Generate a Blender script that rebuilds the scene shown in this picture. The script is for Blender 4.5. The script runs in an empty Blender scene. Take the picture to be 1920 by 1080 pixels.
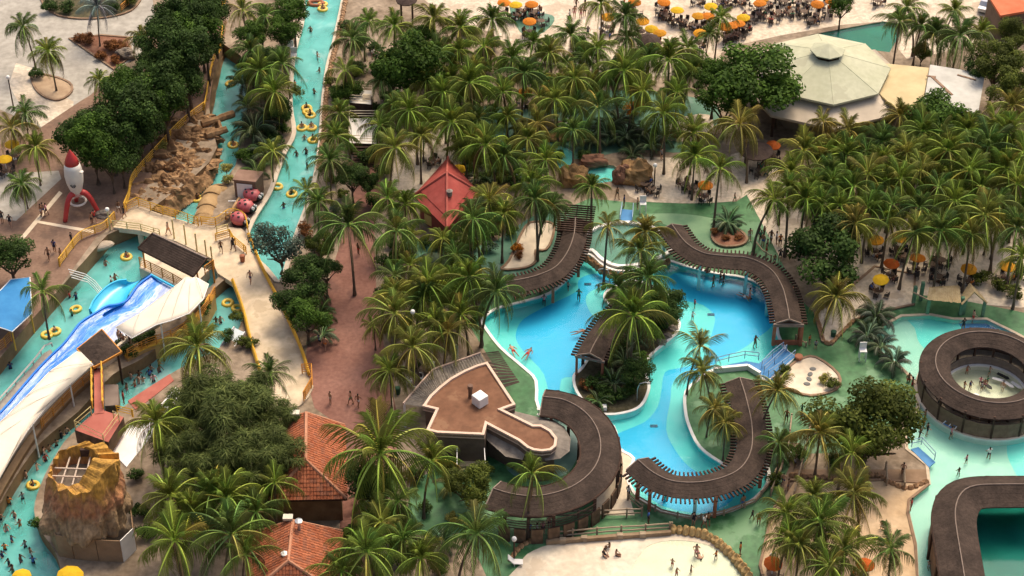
import bpy, bmesh, math, random
from mathutils import Vector, Matrix, Euler, noise
from mathutils.geometry import delaunay_2d_cdt

R = math.radians
C = bpy.context.scene.collection
scene = bpy.context.scene
rnd = random.Random(7)

# ------------------------------------------------------------------ camera, sky, sun, exposure
F_PX, PITCH, CAM_H = 3800.0, R(39.0), 132.0
cam_d = bpy.data.cameras.new('camera')
cam_d.sensor_width = 36.0
cam_d.lens = F_PX / 1920.0 * 36.0
cam_d.clip_start, cam_d.clip_end = 1.0, 9000.0
cam = bpy.data.objects.new('camera', cam_d)
C.objects.link(cam)
cam.location = (0, 0, CAM_H)
cam.rotation_euler = (math.pi / 2 - PITCH, 0, 0)
scene.camera = cam

SUN_EL, SUN_AZ = R(60), R(28)          # azimuth from +Y towards +X
world = bpy.data.worlds.new('World')
scene.world = world
world.use_nodes = True
wn = world.node_tree
sky = wn.nodes.new('ShaderNodeTexSky')
sky.sky_type = 'NISHITA'
sky.sun_disc = False
sky.sun_elevation, sky.sun_rotation = SUN_EL, SUN_AZ
sky.air_density, sky.dust_density, sky.ozone_density = 1.0, 8.0, 0.3
wn.links.new(sky.outputs[0], wn.nodes['Background'].inputs[0])
wn.nodes['Background'].inputs[1].default_value = 0.14
sun_d = bpy.data.lights.new('sun', 'SUN')
sun_d.energy, sun_d.angle, sun_d.color = 1.5, R(20), (1.0, 0.84, 0.60)
sun = bpy.data.objects.new('sun', sun_d)
C.objects.link(sun)
sd = Vector((math.sin(SUN_AZ) * math.cos(SUN_EL), math.cos(SUN_AZ) * math.cos(SUN_EL), math.sin(SUN_EL)))
sun.rotation_euler = sd.to_track_quat('Z', 'Y').to_euler()
sun.location = (0, 300, 200)
scene.view_settings.view_transform = 'Standard'
scene.view_settings.look = 'None'
scene.view_settings.gamma = 1.0
scene.view_settings.exposure = 0.45
scene.view_settings.use_curve_mapping = False
scene.cycles.max_bounces = 6
scene.cycles.transparent_max_bounces = 8

# ------------------------------------------------------------------ photograph pixel -> place
CU = Vector((0, math.sin(PITCH), math.cos(PITCH)))
CF = Vector((0, math.cos(PITCH), -math.sin(PITCH)))
def W(px, py, z=0.0):
    d = Vector(((px - 960) / F_PX, 0, 0)) + CU * (-(py - 540) / F_PX) + CF
    t = (z - CAM_H) / d.z
    return Vector((d.x * t, d.y * t, z))
def S(px, py, z=0.0):                   # photograph pixels per metre there
    return F_PX / ((W(px, py, z) - Vector((0, 0, CAM_H))).dot(CF))
def P(v):
    q = Vector(v) - Vector((0, 0, CAM_H))
    dp = q.dot(CF)
    return (960 + q.x / dp * F_PX, 540 - q.dot(CU) / dp * F_PX)

def catmull(pts, n=5, closed=True):
    out, m = [], len(pts)
    rng = range(m if closed else m - 1)
    for i in rng:
        if closed:
            p0, p1, p2, p3 = pts[i - 1], pts[i], pts[(i + 1) % m], pts[(i + 2) % m]
        else:
            p1, p2 = pts[i], pts[i + 1]
            p0 = pts[i - 1] if i else p1 + (p1 - p2)
            p3 = pts[i + 2] if i + 2 < m else p2 + (p2 - p1)
        for k in range(n):
            t = k / n
            out.append(0.5 * ((2 * p1) + (p2 - p0) * t + (2 * p0 - 5 * p1 + 4 * p2 - p3) * t * t + (3 * p1 - p0 - 3 * p2 + p3) * t ** 3))
    if not closed:
        out.append(pts[-1].copy())
    return out
def world_pts(pts, z=0.0, smooth=0, closed=True):
    v = [W(p[0], p[1], p[2] if len(p) > 2 else z) for p in pts]
    return catmull(v, smooth, closed) if smooth else v
def pip(x, y, poly):
    c, j = False, len(poly) - 1
    for i in range(len(poly)):
        a, b = poly[i], poly[j]
        if (a[1] > y) != (b[1] > y) and x < (b[0] - a[0]) * (y - a[1]) / (b[1] - a[1]) + a[0]:
            c = not c
        j = i
    return c

# ------------------------------------------------------------------ materials
MATS = {}
def nt(m):
    return m.node_tree.nodes, m.node_tree.links
def mat(name, c1, c2=None, rough=0.8, scale=1.0, bump=0.0, bscale=None, spec=0.15, metal=0.0, detail=5, fine=None, patch=None):
    """two-tone noise material in world-sized object coordinates"""
    if name in MATS: return MATS[name]
    m = bpy.data.materials.new(name); m.use_nodes = True
    N, L = nt(m)
    b = N['Principled BSDF']
    b.inputs['Roughness'].default_value = rough
    b.inputs['Specular IOR Level'].default_value = spec
    b.inputs['Metallic'].default_value = metal
    b.inputs['Base Color'].default_value = (*c1, 1)
    tc = N.new('ShaderNodeTexCoord')
    if c2:
        n = N.new('ShaderNodeTexNoise'); n.inputs['Scale'].default_value = scale; n.inputs['Detail'].default_value = detail
        n.inputs['Roughness'].default_value = 0.65
        L.new(tc.outputs['Object'], n.inputs['Vector'])
        r = N.new('ShaderNodeValToRGB')
        r.color_ramp.elements[0].position, r.color_ramp.elements[1].position = 0.35, 0.65
        r.color_ramp.elements[0].color, r.color_ramp.elements[1].color = (*c1, 1), (*c2, 1)
        L.new(n.outputs['Fac'], r.inputs['Fac'])
        col = r.outputs['Color']
        if fine:
            n2 = N.new('ShaderNodeTexNoise'); n2.inputs['Scale'].default_value = fine[0]; n2.inputs['Detail'].default_value = 3
            L.new(tc.outputs['Object'], n2.inputs['Vector'])
            mx = N.new('ShaderNodeMix'); mx.data_type = 'RGBA'; mx.blend_type = 'MULTIPLY'; mx.inputs['Factor'].default_value = 1
            mr = N.new('ShaderNodeMapRange'); mr.inputs['From Min'].default_value = .3; mr.inputs['From Max'].default_value = .7
            mr.inputs['To Min'].default_value = 1 - fine[1]; mr.inputs['To Max'].default_value = 1 + fine[1]
            L.new(n2.outputs['Fac'], mr.inputs['Value'])
            L.new(col, mx.inputs['A']); L.new(mr.outputs['Result'], mx.inputs['B'])
            col = mx.outputs['Result']
        if patch:       # worn or wet areas with an edge of their own: colour, scale, threshold, roughness
            n5 = N.new('ShaderNodeTexNoise'); n5.inputs['Scale'].default_value = patch[1]; n5.inputs['Detail'].default_value = 6; n5.inputs['Roughness'].default_value = .6
            L.new(tc.outputs['Object'], n5.inputs['Vector'])
            m5 = N.new('ShaderNodeMapRange'); m5.inputs['From Min'].default_value = patch[2]; m5.inputs['From Max'].default_value = patch[2] + .035; m5.inputs['To Max'].default_value = .75
            L.new(n5.outputs['Fac'], m5.inputs['Value'])
            x5 = N.new('ShaderNodeMix'); x5.data_type = 'RGBA'; L.new(m5.outputs['Result'], x5.inputs['Factor']); L.new(col, x5.inputs['A']); x5.inputs['B'].default_value = (*patch[0], 1)
            col = x5.outputs['Result']
            r5 = N.new('ShaderNodeMapRange'); r5.inputs['To Min'].default_value = rough; r5.inputs['To Max'].default_value = patch[3]; L.new(m5.outputs['Result'], r5.inputs['Value']); L.new(r5.outputs['Result'], b.inputs['Roughness'])
        L.new(col, b.inputs['Base Color'])
    if bump:
        n3 = N.new('ShaderNodeTexNoise'); n3.inputs['Scale'].default_value = bscale or scale * 4; n3.inputs['Detail'].default_value = 4
        L.new(tc.outputs['Object'], n3.inputs['Vector'])
        bp = N.new('ShaderNodeBump'); bp.inputs['Strength'].default_value = bump; bp.inputs['Distance'].default_value = 0.1
        L.new(n3.outputs['Fac'], bp.inputs['Height']); L.new(bp.outputs['Normal'], b.inputs['Normal'])
    MATS[name] = m
    return m
def objmat(name, rough=0.7, var=0.25, translucent=0.0, spec=0.2, mult=1.0):
    """colour comes from the object's own colour, varied a little from object to object"""
    if name in MATS: return MATS[name]
    m = bpy.data.materials.new(name); m.use_nodes = True
    N, L = nt(m)
    b = N['Principled BSDF']
    b.inputs['Roughness'].default_value = rough; b.inputs['Specular IOR Level'].default_value = spec
    oi = N.new('ShaderNodeObjectInfo')
    mr = N.new('ShaderNodeMapRange'); mr.inputs['To Min'].default_value = (1 - var) * mult; mr.inputs['To Max'].default_value = (1 + var) * mult
    L.new(oi.outputs['Random'], mr.inputs['Value'])
    mx = N.new('ShaderNodeMix'); mx.data_type = 'RGBA'; mx.blend_type = 'MULTIPLY'; mx.inputs['Factor'].default_value = 1
    L.new(oi.outputs['Color'], mx.inputs['A']); L.new(mr.outputs['Result'], mx.inputs['B'])
    L.new(mx.outputs['Result'], b.inputs['Base Color'])
    if translucent:
        t = N.new('ShaderNodeBsdfTranslucent'); L.new(mx.outputs['Result'], t.inputs['Color'])
        s = N.new('ShaderNodeMixShader'); s.inputs[0].default_value = translucent
        L.new(b.outputs[0], s.inputs[1]); L.new(t.outputs[0], s.inputs[2])
        L.new(s.outputs[0], N['Material Output'].inputs['Surface'])
    MATS[name] = m
    return m
def leafmat(name, dark, light, tr=0.25):
    """each leaf (island of the crown's mesh) gets its own green"""
    if name in MATS: return MATS[name]
    m = bpy.data.materials.new(name); m.use_nodes = True
    N, L = nt(m)
    b = N['Principled BSDF']; b.inputs['Roughness'].default_value = 0.65; b.inputs['Specular IOR Level'].default_value = 0.12
    g = N.new('ShaderNodeNewGeometry')
    r = N.new('ShaderNodeValToRGB')
    r.color_ramp.elements[0].color, r.color_ramp.elements[1].color = (*dark, 1), (*light, 1)
    L.new(g.outputs['Random Per Island'], r.inputs['Fac'])
    oi = N.new('ShaderNodeObjectInfo')
    mx = N.new('ShaderNodeMix'); mx.data_type = 'RGBA'; mx.blend_type = 'MULTIPLY'; mx.inputs['Factor'].default_value = 1
    at = N.new('ShaderNodeAttribute'); at.attribute_name = 'clump'
    m3 = N.new('ShaderNodeMix'); m3.data_type = 'RGBA'; m3.blend_type = 'MULTIPLY'; m3.inputs['Factor'].default_value = 1
    L.new(r.outputs['Color'], m3.inputs['A']); L.new(at.outputs['Fac'], m3.inputs['B'])
    L.new(m3.outputs['Result'], mx.inputs['A']); L.new(oi.outputs['Color'], mx.inputs['B'])
    L.new(mx.outputs['Result'], b.inputs['Base Color'])
    t = N.new('ShaderNodeBsdfTranslucent'); L.new(mx.outputs['Result'], t.inputs['Color'])
    s = N.new('ShaderNodeMixShader'); s.inputs[0].default_value = tr
    L.new(b.outputs[0], s.inputs[1]); L.new(t.outputs[0], s.inputs[2])
    L.new(s.outputs[0], N['Material Output'].inputs['Surface'])
    MATS[name] = m
    return m
def watermat(name, tint, murk, murk_col, ripple=0.08, rscale=1.5, streak=False):
    """tinted see-through sheet with a gloss coat; murk adds the milky body of moving water"""
    m = bpy.data.materials.new(name); m.use_nodes = True
    N, L = nt(m)
    N.remove(N['Principled BSDF'])
    tc = N.new('ShaderNodeTexCoord')
    tr = N.new('ShaderNodeBsdfTransparent'); tr.inputs['Color'].default_value = (*tint, 1)
    df = N.new('ShaderNodeBsdfDiffuse'); df.inputs['Color'].default_value = (*murk_col, 1)
    gl = N.new('ShaderNodeBsdfGlossy'); gl.inputs['Roughness'].default_value = 0.12
    n = N.new('ShaderNodeTexNoise'); n.inputs['Scale'].default_value = rscale; n.inputs['Detail'].default_value = 4
    L.new(tc.outputs['Object'], n.inputs['Vector'])
    bp = N.new('ShaderNodeBump'); bp.inputs['Strength'].default_value = ripple; bp.inputs['Distance'].default_value = 0.15
    L.new(n.outputs['Fac'], bp.inputs['Height']); L.new(bp.outputs['Normal'], gl.inputs['Normal'])
    n2 = N.new('ShaderNodeTexNoise'); n2.inputs['Scale'].default_value = 0.22 if not streak else 0.35; n2.inputs['Detail'].default_value = 5
    L.new(tc.outputs['Object'], n2.inputs['Vector'])
    mr = N.new('ShaderNodeMapRange'); mr.inputs['From Min'].default_value = .3; mr.inputs['From Max'].default_value = .7
    mr.inputs['To Min'].default_value = max(0, murk - .18 if murk > .15 else murk * .5); mr.inputs['To Max'].default_value = min(1, murk + .18 if murk > .15 else murk * 1.5)
    L.new(n2.outputs['Fac'], mr.inputs['Value'])
    a = N.new('ShaderNodeMixShader'); L.new(mr.outputs['Result'], a.inputs[0])
    L.new(tr.outputs[0], a.inputs[1]); L.new(df.outputs[0], a.inputs[2])
    if streak:      # drifting foam, with white glints of light painted into the same pale streaks
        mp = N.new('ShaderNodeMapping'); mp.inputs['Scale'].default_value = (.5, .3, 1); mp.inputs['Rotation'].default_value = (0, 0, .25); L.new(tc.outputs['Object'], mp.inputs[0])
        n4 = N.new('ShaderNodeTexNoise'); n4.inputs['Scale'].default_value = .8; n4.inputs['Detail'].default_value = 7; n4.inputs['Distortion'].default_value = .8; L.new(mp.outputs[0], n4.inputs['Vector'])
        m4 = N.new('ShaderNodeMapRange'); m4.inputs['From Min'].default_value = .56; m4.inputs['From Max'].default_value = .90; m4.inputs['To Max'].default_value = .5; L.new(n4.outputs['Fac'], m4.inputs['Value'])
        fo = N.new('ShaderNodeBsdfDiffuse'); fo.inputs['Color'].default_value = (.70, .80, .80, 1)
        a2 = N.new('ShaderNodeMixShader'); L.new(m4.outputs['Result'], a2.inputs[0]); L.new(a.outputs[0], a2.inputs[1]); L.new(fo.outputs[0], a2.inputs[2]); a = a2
    fr = N.new('ShaderNodeFresnel'); fr.inputs['IOR'].default_value = 1.33
    L.new(bp.outputs['Normal'], fr.inputs['Normal'])
    b = N.new('ShaderNodeMixShader'); L.new(fr.outputs[0], b.inputs[0])
    L.new(a.outputs[0], b.inputs[1]); L.new(gl.outputs[0], b.inputs[2])
    L.new(b.outputs[0], N['Material Output'].inputs['Surface'])
    MATS[name] = m
    return m

# ------------------------------------------------------------------ mesh helpers
class MB:
    def __init__(s): s.v, s.f, s.m = [], [], []
    def add(s, vs, fs, mi=0):
        o = len(s.v); s.v += [tuple(v) for v in vs]
        for f in fs: s.f.append(tuple(i + o for i in f)); s.m.append(mi)
        return s
    def box(s, c, size, rz=0.0, mi=0, top=None):
        hx, hy, hz = size[0] / 2, size[1] / 2, size[2] / 2
        t = top if top is not None else 1.0
        cs, sn = math.cos(rz), math.sin(rz)
        vs = []
        for z, k in ((-hz, 1.0), (hz, t)):
            for x, y in ((-hx, -hy), (hx, -hy), (hx, hy), (-hx, hy)):
                vs.append((c[0] + (x * cs - y * sn) * k, c[1] + (x * sn + y * cs) * k, c[2] + z))
        return s.add(vs, [(3, 2, 1, 0), (4, 5, 6, 7), (0, 1, 5, 4), (1, 2, 6, 5), (2, 3, 7, 6), (3, 0, 4, 7)], mi)
    def beam(s, a, b, w, h, mi=0):
        a, b = Vector(a), Vector(b); d = (b - a).normalized()
        u = d.cross(Vector((0, 0, 1)))
        u = Vector((1, 0, 0)) if u.length < 1e-3 else u.normalized()
        n = u.cross(d).normalized()
        vs = [p + u * (x * w / 2) + n * (y * h / 2) for p in (a, b) for x, y in ((-1, -1), (1, -1), (1, 1), (-1, 1))]
        return s.add(vs, [(0, 1, 2, 3), (7, 6, 5, 4), (4, 5, 1, 0), (5, 6, 2, 1), (6, 7, 3, 2), (7, 4, 0, 3)], mi)
    def tube(s, pts, r, n=6, mi=0, closed=False, caps=True):
        pts = [Vector(p) for p in pts]; m = len(pts); vs = []
        rr = r if isinstance(r, (list, tuple)) else [r] * m
        up = Vector((0, 0, 1))
        for i, p in enumerate(pts):
            if closed: d = pts[(i + 1) % m] - pts[i - 1]
            else: d = pts[min(i + 1, m - 1)] - pts[max(i - 1, 0)]
            d.normalize()
            u = d.cross(up)
            if u.length < 1e-2: u = d.cross(Vector((0, 1, 0)))
            u.normalize(); w = u.cross(d).normalized()
            for k in range(n):
                a = 2 * math.pi * k / n
                vs.append(p + (u * math.cos(a) + w * math.sin(a)) * rr[i])
        fs = []
        for i in range(m if closed else m - 1):
            j = (i + 1) % m
            for k in range(n):
                l = (k + 1) % n
                fs.append((i * n + k, i * n + l, j * n + l, j * n + k))
        if not closed and caps:
            fs.append(tuple(range(n - 1, -1, -1))); fs.append(tuple((m - 1) * n + k for k in range(n)))
        return s.add(vs, fs, mi)
    def lathe(s, prof, n=12, c=(0, 0, 0), mi=0, capb=True, capt=True, ph=0.0):
        vs, fs = [], []
        for r, z in prof:
            for k in range(n):
                a = 2 * math.pi * k / n + ph
                vs.append((c[0] + r * math.cos(a), c[1] + r * math.sin(a), c[2] + z))
        for i in range(len(prof) - 1):
            for k in range(n):
                l = (k + 1) % n
                fs.append((i * n + k, i * n + l, (i + 1) * n + l, (i + 1) * n + k))
        if capb: fs.append(tuple(range(n - 1, -1, -1)))
        if capt: fs.append(tuple((len(prof) - 1) * n + k for k in range(n)))
        return s.add(vs, fs, mi)
    def prism(s, poly, z0, z1, mi=0, side_mi=None):
        n = len(poly); a = sum(poly[i][0] * poly[(i + 1) % n][1] - poly[(i + 1) % n][0] * poly[i][1] for i in range(n))
        if a < 0: poly = poly[::-1]
        vs = [(p[0], p[1], z0) for p in poly] + [(p[0], p[1], z1) for p in poly]
        s.add(vs, [tuple(range(n - 1, -1, -1)), tuple(range(n, 2 * n))], mi)
        o = len(s.v) - 2 * n
        for i in range(n):
            j = (i + 1) % n
            s.f.append((o + i, o + j, o + n + j, o + n + i)); s.m.append(mi if side_mi is None else side_mi)
        return s
    def ellipsoid(s, c, r, n=10, m=7, mi=0, jit=0.0, seed=0):
        vs, fs = [], []
        for i in range(m + 1):
            th = math.pi * i / m
            for k in range(n):
                a = 2 * math.pi * k / n
                d = Vector((math.sin(th) * math.cos(a), math.sin(th) * math.sin(a), math.cos(th)))
                q = 1.0
                if jit: q += jit * noise.fractal(d * 1.6 + Vector((seed * 7.3, seed * 3.1, 0)), 1.0, 2.0, 3)
                vs.append((c[0] + d.x * r[0] * q, c[1] + d.y * r[1] * q, c[2] + d.z * r[2] * q))
        for i in range(m):
            for k in range(n):
                l = (k + 1) % n
                fs.append((i * n + k, (i + 1) * n + k, (i + 1) * n + l, i * n + l))
        return s.add(vs, fs, mi)
    def mesh(s, name, mats):
        me = bpy.data.meshes.new(name)
        me.from_pydata(s.v, [], s.f)
        for m in (mats if isinstance(mats, (list, tuple)) else [mats]): me.materials.append(m)
        if any(s.m): me.polygons.foreach_set('material_index', s.m)
        me.validate(); me.update()
        return me
    def obj(s, name, mats, parent=None, loc=None, smooth=False):
        me = s.mesh(name, mats)
        if smooth: me.polygons.foreach_set('use_smooth', [True] * len(me.polygons))
        return put(name, me, parent, loc)
def put(name, me, parent=None, loc=None, rot=None, scale=None, color=None):
    o = bpy.data.objects.new(name, me); C.objects.link(o)
    if parent is not None: o.parent = parent
    if loc is not None: o.location = loc
    if rot is not None: o.rotation_euler = rot
    if scale is not None: o.scale = scale if isinstance(scale, (tuple, list, Vector)) else (scale,) * 3
    if color is not None: o.color = (*color, 1)
    return o
def tag(o, label=None, cat=None, group=None, kind=None):
    if label: o['label'] = label
    if cat: o['category'] = cat
    if group: o['group'] = group
    if kind: o['kind'] = kind
    return o
def empty(name, loc, label=None, cat=None, group=None, rz=0.0):
    o = bpy.data.objects.new(name, None); C.objects.link(o)
    o.empty_display_size = 0.3
    o.location = loc; o.rotation_euler = (0, 0, rz)
    return tag(o, label, cat, group)
def rel(root, pts):
    return [Vector(p) - root.location for p in pts]

# ------------------------------------------------------------------ labels that single things out
LAND = [(130,340,'the red rocket'),(110,90,'the grey upper plaza'),(95,165,'the sandy planter'),(330,300,'the rock island'),
 (590,110,'the upper river bend'),(580,250,'the river tubes'),(685,245,'the white stair platform'),(838,375,'the red pavilion roof'),(655,600,'the red path'),
 (1545,110,'the pale octagonal roof'),(1790,160,'the flat pale annex roof'),(1790,550,'the thatched swing huts'),(1520,705,'the stepping stones'),(1840,700,'the ring roof'),
 (1810,960,'the brown corner roof'),(1150,1045,'the beach pool'),(1320,910,'the horseshoe pergola'),(900,750,'the brown flat roof'),
 (590,860,'the upper tiled roof'),(570,1030,'the lower tiled roof'),(165,940,'the volcano tower'),(150,620,'the blue wave slide'),
 (310,570,'the big white canopy'),(1340,30,'the upper cafe umbrellas'),(1215,80,'the dark octagonal kiosk'),(1720,480,'the sandy umbrella court'),
 (1180,640,'the planted pool island'),(1390,500,'the winding pergola'),(1040,490,'the slatted pergola'),(1365,430,'the round palm bed'),
 (1130,310,'the brown boulders'),(1620,780,'the big olive tree'),(1660,980,'the sandy play beach'),(510,570,'the yellow railed walkway'),
 (460,385,'the ladybird cars'),(1455,675,'the blue ramp'),(1060,800,'the curved brown roof'),(330,470,'the long brown shelter'),(1560,460,'the dark round tree'),
 (1640,290,'the dense palm grove'),(1410,140,'the big spreading tree'),(770,120,'the bushy mango tree'),(990,150,'the central palm grove'),(1270,60,'the cafe sand'),
 (1180,440,'the spa pool'),(960,465,'the small sand bed'),(780,540,'the path side palms'),(430,830,'the feathery trees'),(20,560,'the blue awning'),
 (1150,30,'the pale cafe path'),(620,160,'the river bank'),(300,100,'the dark tree row'),(500,130,'the river island palms'),(1440,640,'the pergola gable end'),
 (1330,700,'the green palm lawn'),(1545,840,'the log fence path'),(1870,390,'the right edge palms'),(850,470,'the teal walk'),(30,870,'the river wall'),(1030,990,'the lower log fence')]
ORD = ['first','second','third','fourth','fifth','sixth','seventh','eighth','ninth','tenth','eleventh','twelfth']
PENDING = []
def later(o, px, py, phrase, cat, group):
    tag(o, None, cat, group); PENDING.append((o, px, py, phrase))
def finish_labels():
    groups = {}
    for o, px, py, phrase in PENDING:
        n = sorted(LAND, key=lambda l: (l[0] - px) ** 2 + (l[1] - py) ** 2)[0]
        dx, dy = px - n[0], py - n[1]
        if math.hypot(dx, dy) < 32: r = 'right by'
        elif abs(dx) > abs(dy) * 1.1: r = 'left of' if dx < 0 else 'right of'
        else: r = 'behind' if dy < 0 else 'in front of'
        if r == 'right by': r = 'beside'
        groups.setdefault(f'{phrase} {r} {n[2]}', []).append((px, py, o))
    for k, v in groups.items():
        if len(v) == 1: v[0][2]['label'] = k; continue
        v.sort(key=lambda t: (t[0], t[1]))
        for i, (px, py, o) in enumerate(v):
            if i == 0: q = 'leftmost'
            elif i == len(v) - 1: q = 'rightmost'
            elif i < 12: q = ORD[i] + ' from left'
            elif len(v) - 1 - i < 12: q = ORD[len(v) - 1 - i] + ' from right'
            else: q = f'{i + 1}th from left'
            o['label'] = f'{k}, {q}'
# ------------------------------------------------------------------ base materials
M_SAND = mat('sand', (.50, .41, .31), (.64, .55, .43), .95, .35, .4, 2.2, fine=(2.2, .2), patch=((.44, .35, .26), .3, .57, .95))
M_EARTH = mat('earth', (.17, .125, .085), (.33, .26, .19), .95, .25, .3, 2.5, fine=(1.6, .22))
M_GREY = mat('grey_paving', (.30, .275, .235), (.40, .37, .32), .85, .3, .1, 5, fine=(1.2, .1))
M_BROWNPAVE = mat('brown_paving', (.17, .105, .074), (.24, .155, .11), .9, .35, .1, 6, fine=(3, .14), patch=((.14, .09, .065), .2, .58, .7))
M_RED = mat('red_paving', (.185, .088, .067), (.265, .136, .105), .9, .22, .1, 6, fine=(2.6, .15), patch=((.15, .075, .06), .14, .58, .7))
M_GREEN = mat('green_deck', (.026, .112, .036), (.075, .190, .080), .5, .22, .05, 6, spec=.25, fine=(1.3, .24), patch=((.12, .25, .125), .16, .55, .3))
M_TEALDECK = mat('teal_deck', (.05, .15, .095), (.09, .20, .13), .55, .3, .05, 6, spec=.25, fine=(1.1, .15), patch=((.13, .22, .17), .2, .56, .3))
M_SOIL = mat('planting_soil', (.055, .05, .028), (.11, .095, .055), 1, .8, .5, 4, fine=(3, .3))
M_REDSOIL = mat('red_soil', (.17, .075, .045), (.27, .14, .09), 1, .9, .4, 4)
M_CREAM = mat('cream_deck', (.60, .50, .37), (.70, .60, .46), .9, .3, .1, 5, fine=(1.5, .1))
M_LINE = mat('cream_line', (.62, .50, .36), (.70, .58, .43), .85, 1.5)
M_AQUA = mat('aqua_paint', (.10, .62, .58), (.13, .66, .62), .6, .5, spec=.3)
M_BLUE = mat('blue_paint', (.010, .43, .70), (.014, .46, .74), .6, .4, spec=.3)
M_MINT = mat('mint_paint', (.30, .58, .49), (.37, .64, .55), .6, .4)
M_PALEAQUA = mat('pale_aqua_paint', (.10, .60, .58), (.14, .65, .62), .6, .4)
M_DEEP = mat('deep_blue_paint', (.01, .15, .42), (.015, .18, .48), .6, .4)
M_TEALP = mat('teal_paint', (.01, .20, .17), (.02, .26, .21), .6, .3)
M_RIVER = mat('river_paint', (.13, .56, .53), (.20, .65, .61), .6, .3)
M_BEACH = mat('wet_beach', (.54, .45, .34), (.66, .58, .46), .6, .25, .2, 2, fine=(1.6, .12), patch=((.52, .42, .31), .35, .58, .4))
M_BEACHWET = mat('flooded_beach', (.52, .52, .40), (.63, .62, .49), .35, .25, .05, 4, spec=.6)
M_MURK = mat('murky_paint', (.14, .28, .19), (.22, .35, .25), .5, .3)
M_ROCK = mat('rock', (.17, .095, .048), (.38, .235, .12), .95, .5, .6, 2.0, fine=(1.4, .3))
M_ROCKD = mat('rock_dark', (.085, .055, .035), (.17, .11, .07), .95, .6, .6, 2.0, fine=(1.4, .3))
M_WALLB = mat('brown_wall', (.16, .095, .05), (.27, .17, .09), .9, .5, .3, 3)
M_WHITE = mat('white_paint', (.74, .72, .68), (.82, .80, .76), .55, 1.0)
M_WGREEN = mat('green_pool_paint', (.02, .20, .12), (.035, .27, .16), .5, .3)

W_POOL = watermat('pool_water_gloss', (.88, .97, .98), .05, (.1, .5, .6), .22, 1.0)
W_MINT = watermat('mint_water_gloss', (.92, .98, .96), .08, (.4, .7, .63), .16, 1.0)
W_BEACH = watermat('beach_water_gloss', (.93, .97, .93), .10, (.58, .66, .54), .06, 1.2)
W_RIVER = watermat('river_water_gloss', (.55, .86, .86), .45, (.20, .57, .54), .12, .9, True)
W_MURK = watermat('murky_water_gloss', (.60, .80, .72), .40, (.16, .38, .30), .08, 1.2)
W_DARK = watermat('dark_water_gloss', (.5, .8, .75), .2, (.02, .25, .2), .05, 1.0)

# ------------------------------------------------------------------ the ground as one planar map
REG = []   # name, world polygon, z, material, water (z, material) or None, parent index or None, wall material
def region(name, pts, z=0.0, m=None, zp=None, smooth=0, water=None, inside=None, wall=None):
    REG.append(dict(name=name, poly=[(v.x, v.y) for v in world_pts(pts, z if zp is None else zp, smooth)], z=z, m=m, water=water,
                    inside=inside, wall=wall))
    return len(REG) - 1
REG.append(dict(name='ground', poly=[(-1500, -500), (1500, -500), (1500, 2600), (-1500, 2600)], z=0.0, m=M_EARTH, water=None, inside=None, wall=None))
# pavements
region('cafe_sand', [(840,-60),(1990,-60),(1990,60),(1900,60),(1700,110),(1660,40),(1380,85),(1340,125),(1210,145),(1100,130),(980,110),(920,60),(860,40)], .012, M_SAND, smooth=3)
region('sand_slope', [(1370,290),(1440,300),(1490,370),(1510,440),(1470,480),(1440,470),(1410,420),(1385,360)], .012, M_SAND, smooth=3)
region('sand_court', [(1560,430),(1700,395),(1850,400),(1990,440),(1990,570),(1720,560),(1640,570),(1560,520)], .012, M_SAND, smooth=3)
region('sand_clearing', [(770,250),(890,250),(900,330),(840,330),(760,380),(730,320)], .012, M_SAND, smooth=3)
region('grey_pavement', [(-80,-80),(275,-80),(292,40),(262,105),(212,132),(150,200),(130,262),(60,232),(0,205),(-80,200)], .01, M_GREY)
region('sand_patch', [(30,118),(62,128),(112,178),(138,190),(132,255),(60,232),(16,160)], .02, M_SAND)
region('planting_bed', [(130,72),(190,66),(240,70),(248,105),(214,130)], .10, M_REDSOIL)
region('planting_bed', [(60,140),(95,142),(130,155),(134,172),(112,187),(85,182),(66,165)], .12, mat('tan_bed', (.32,.22,.14), (.44,.32,.21), 1, .8), smooth=3)
region('planting_bed', [(85,-20),(250,-20),(255,12),(215,30),(150,35),(95,22)], .1, M_SOIL, smooth=3)
region('plaza', [(-90,300),(60,250),(150,190),(250,130),(330,30),(425,30),(418,110),(395,200),(330,240),(300,320),(245,385),(230,412),(180,445),(110,540),(60,610),(0,668),(-90,730)], .01, M_BROWNPAVE)
region('grey_pavement', [(-60,330),(110,320),(115,335),(30,414),(-60,400)], .02, M_GREY)
region('paving_line', [(111,358),(117,362),(30,466),(22,464)], .025, M_LINE)
region('paving_line', [(66,417),(70,413),(178,432),(174,437)], .03, M_LINE)
region('red_path', [(650,300),(662,380),(640,450),(610,545),(578,620),(572,700),(590,765),(640,800),(635,1100),(700,1100),(750,800),(728,700),(706,560),(702,430),(720,300)], .01, M_RED)
region('paving_line', [(728,700),(731,700),(742,800),(739,800)], .02, M_LINE)
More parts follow.
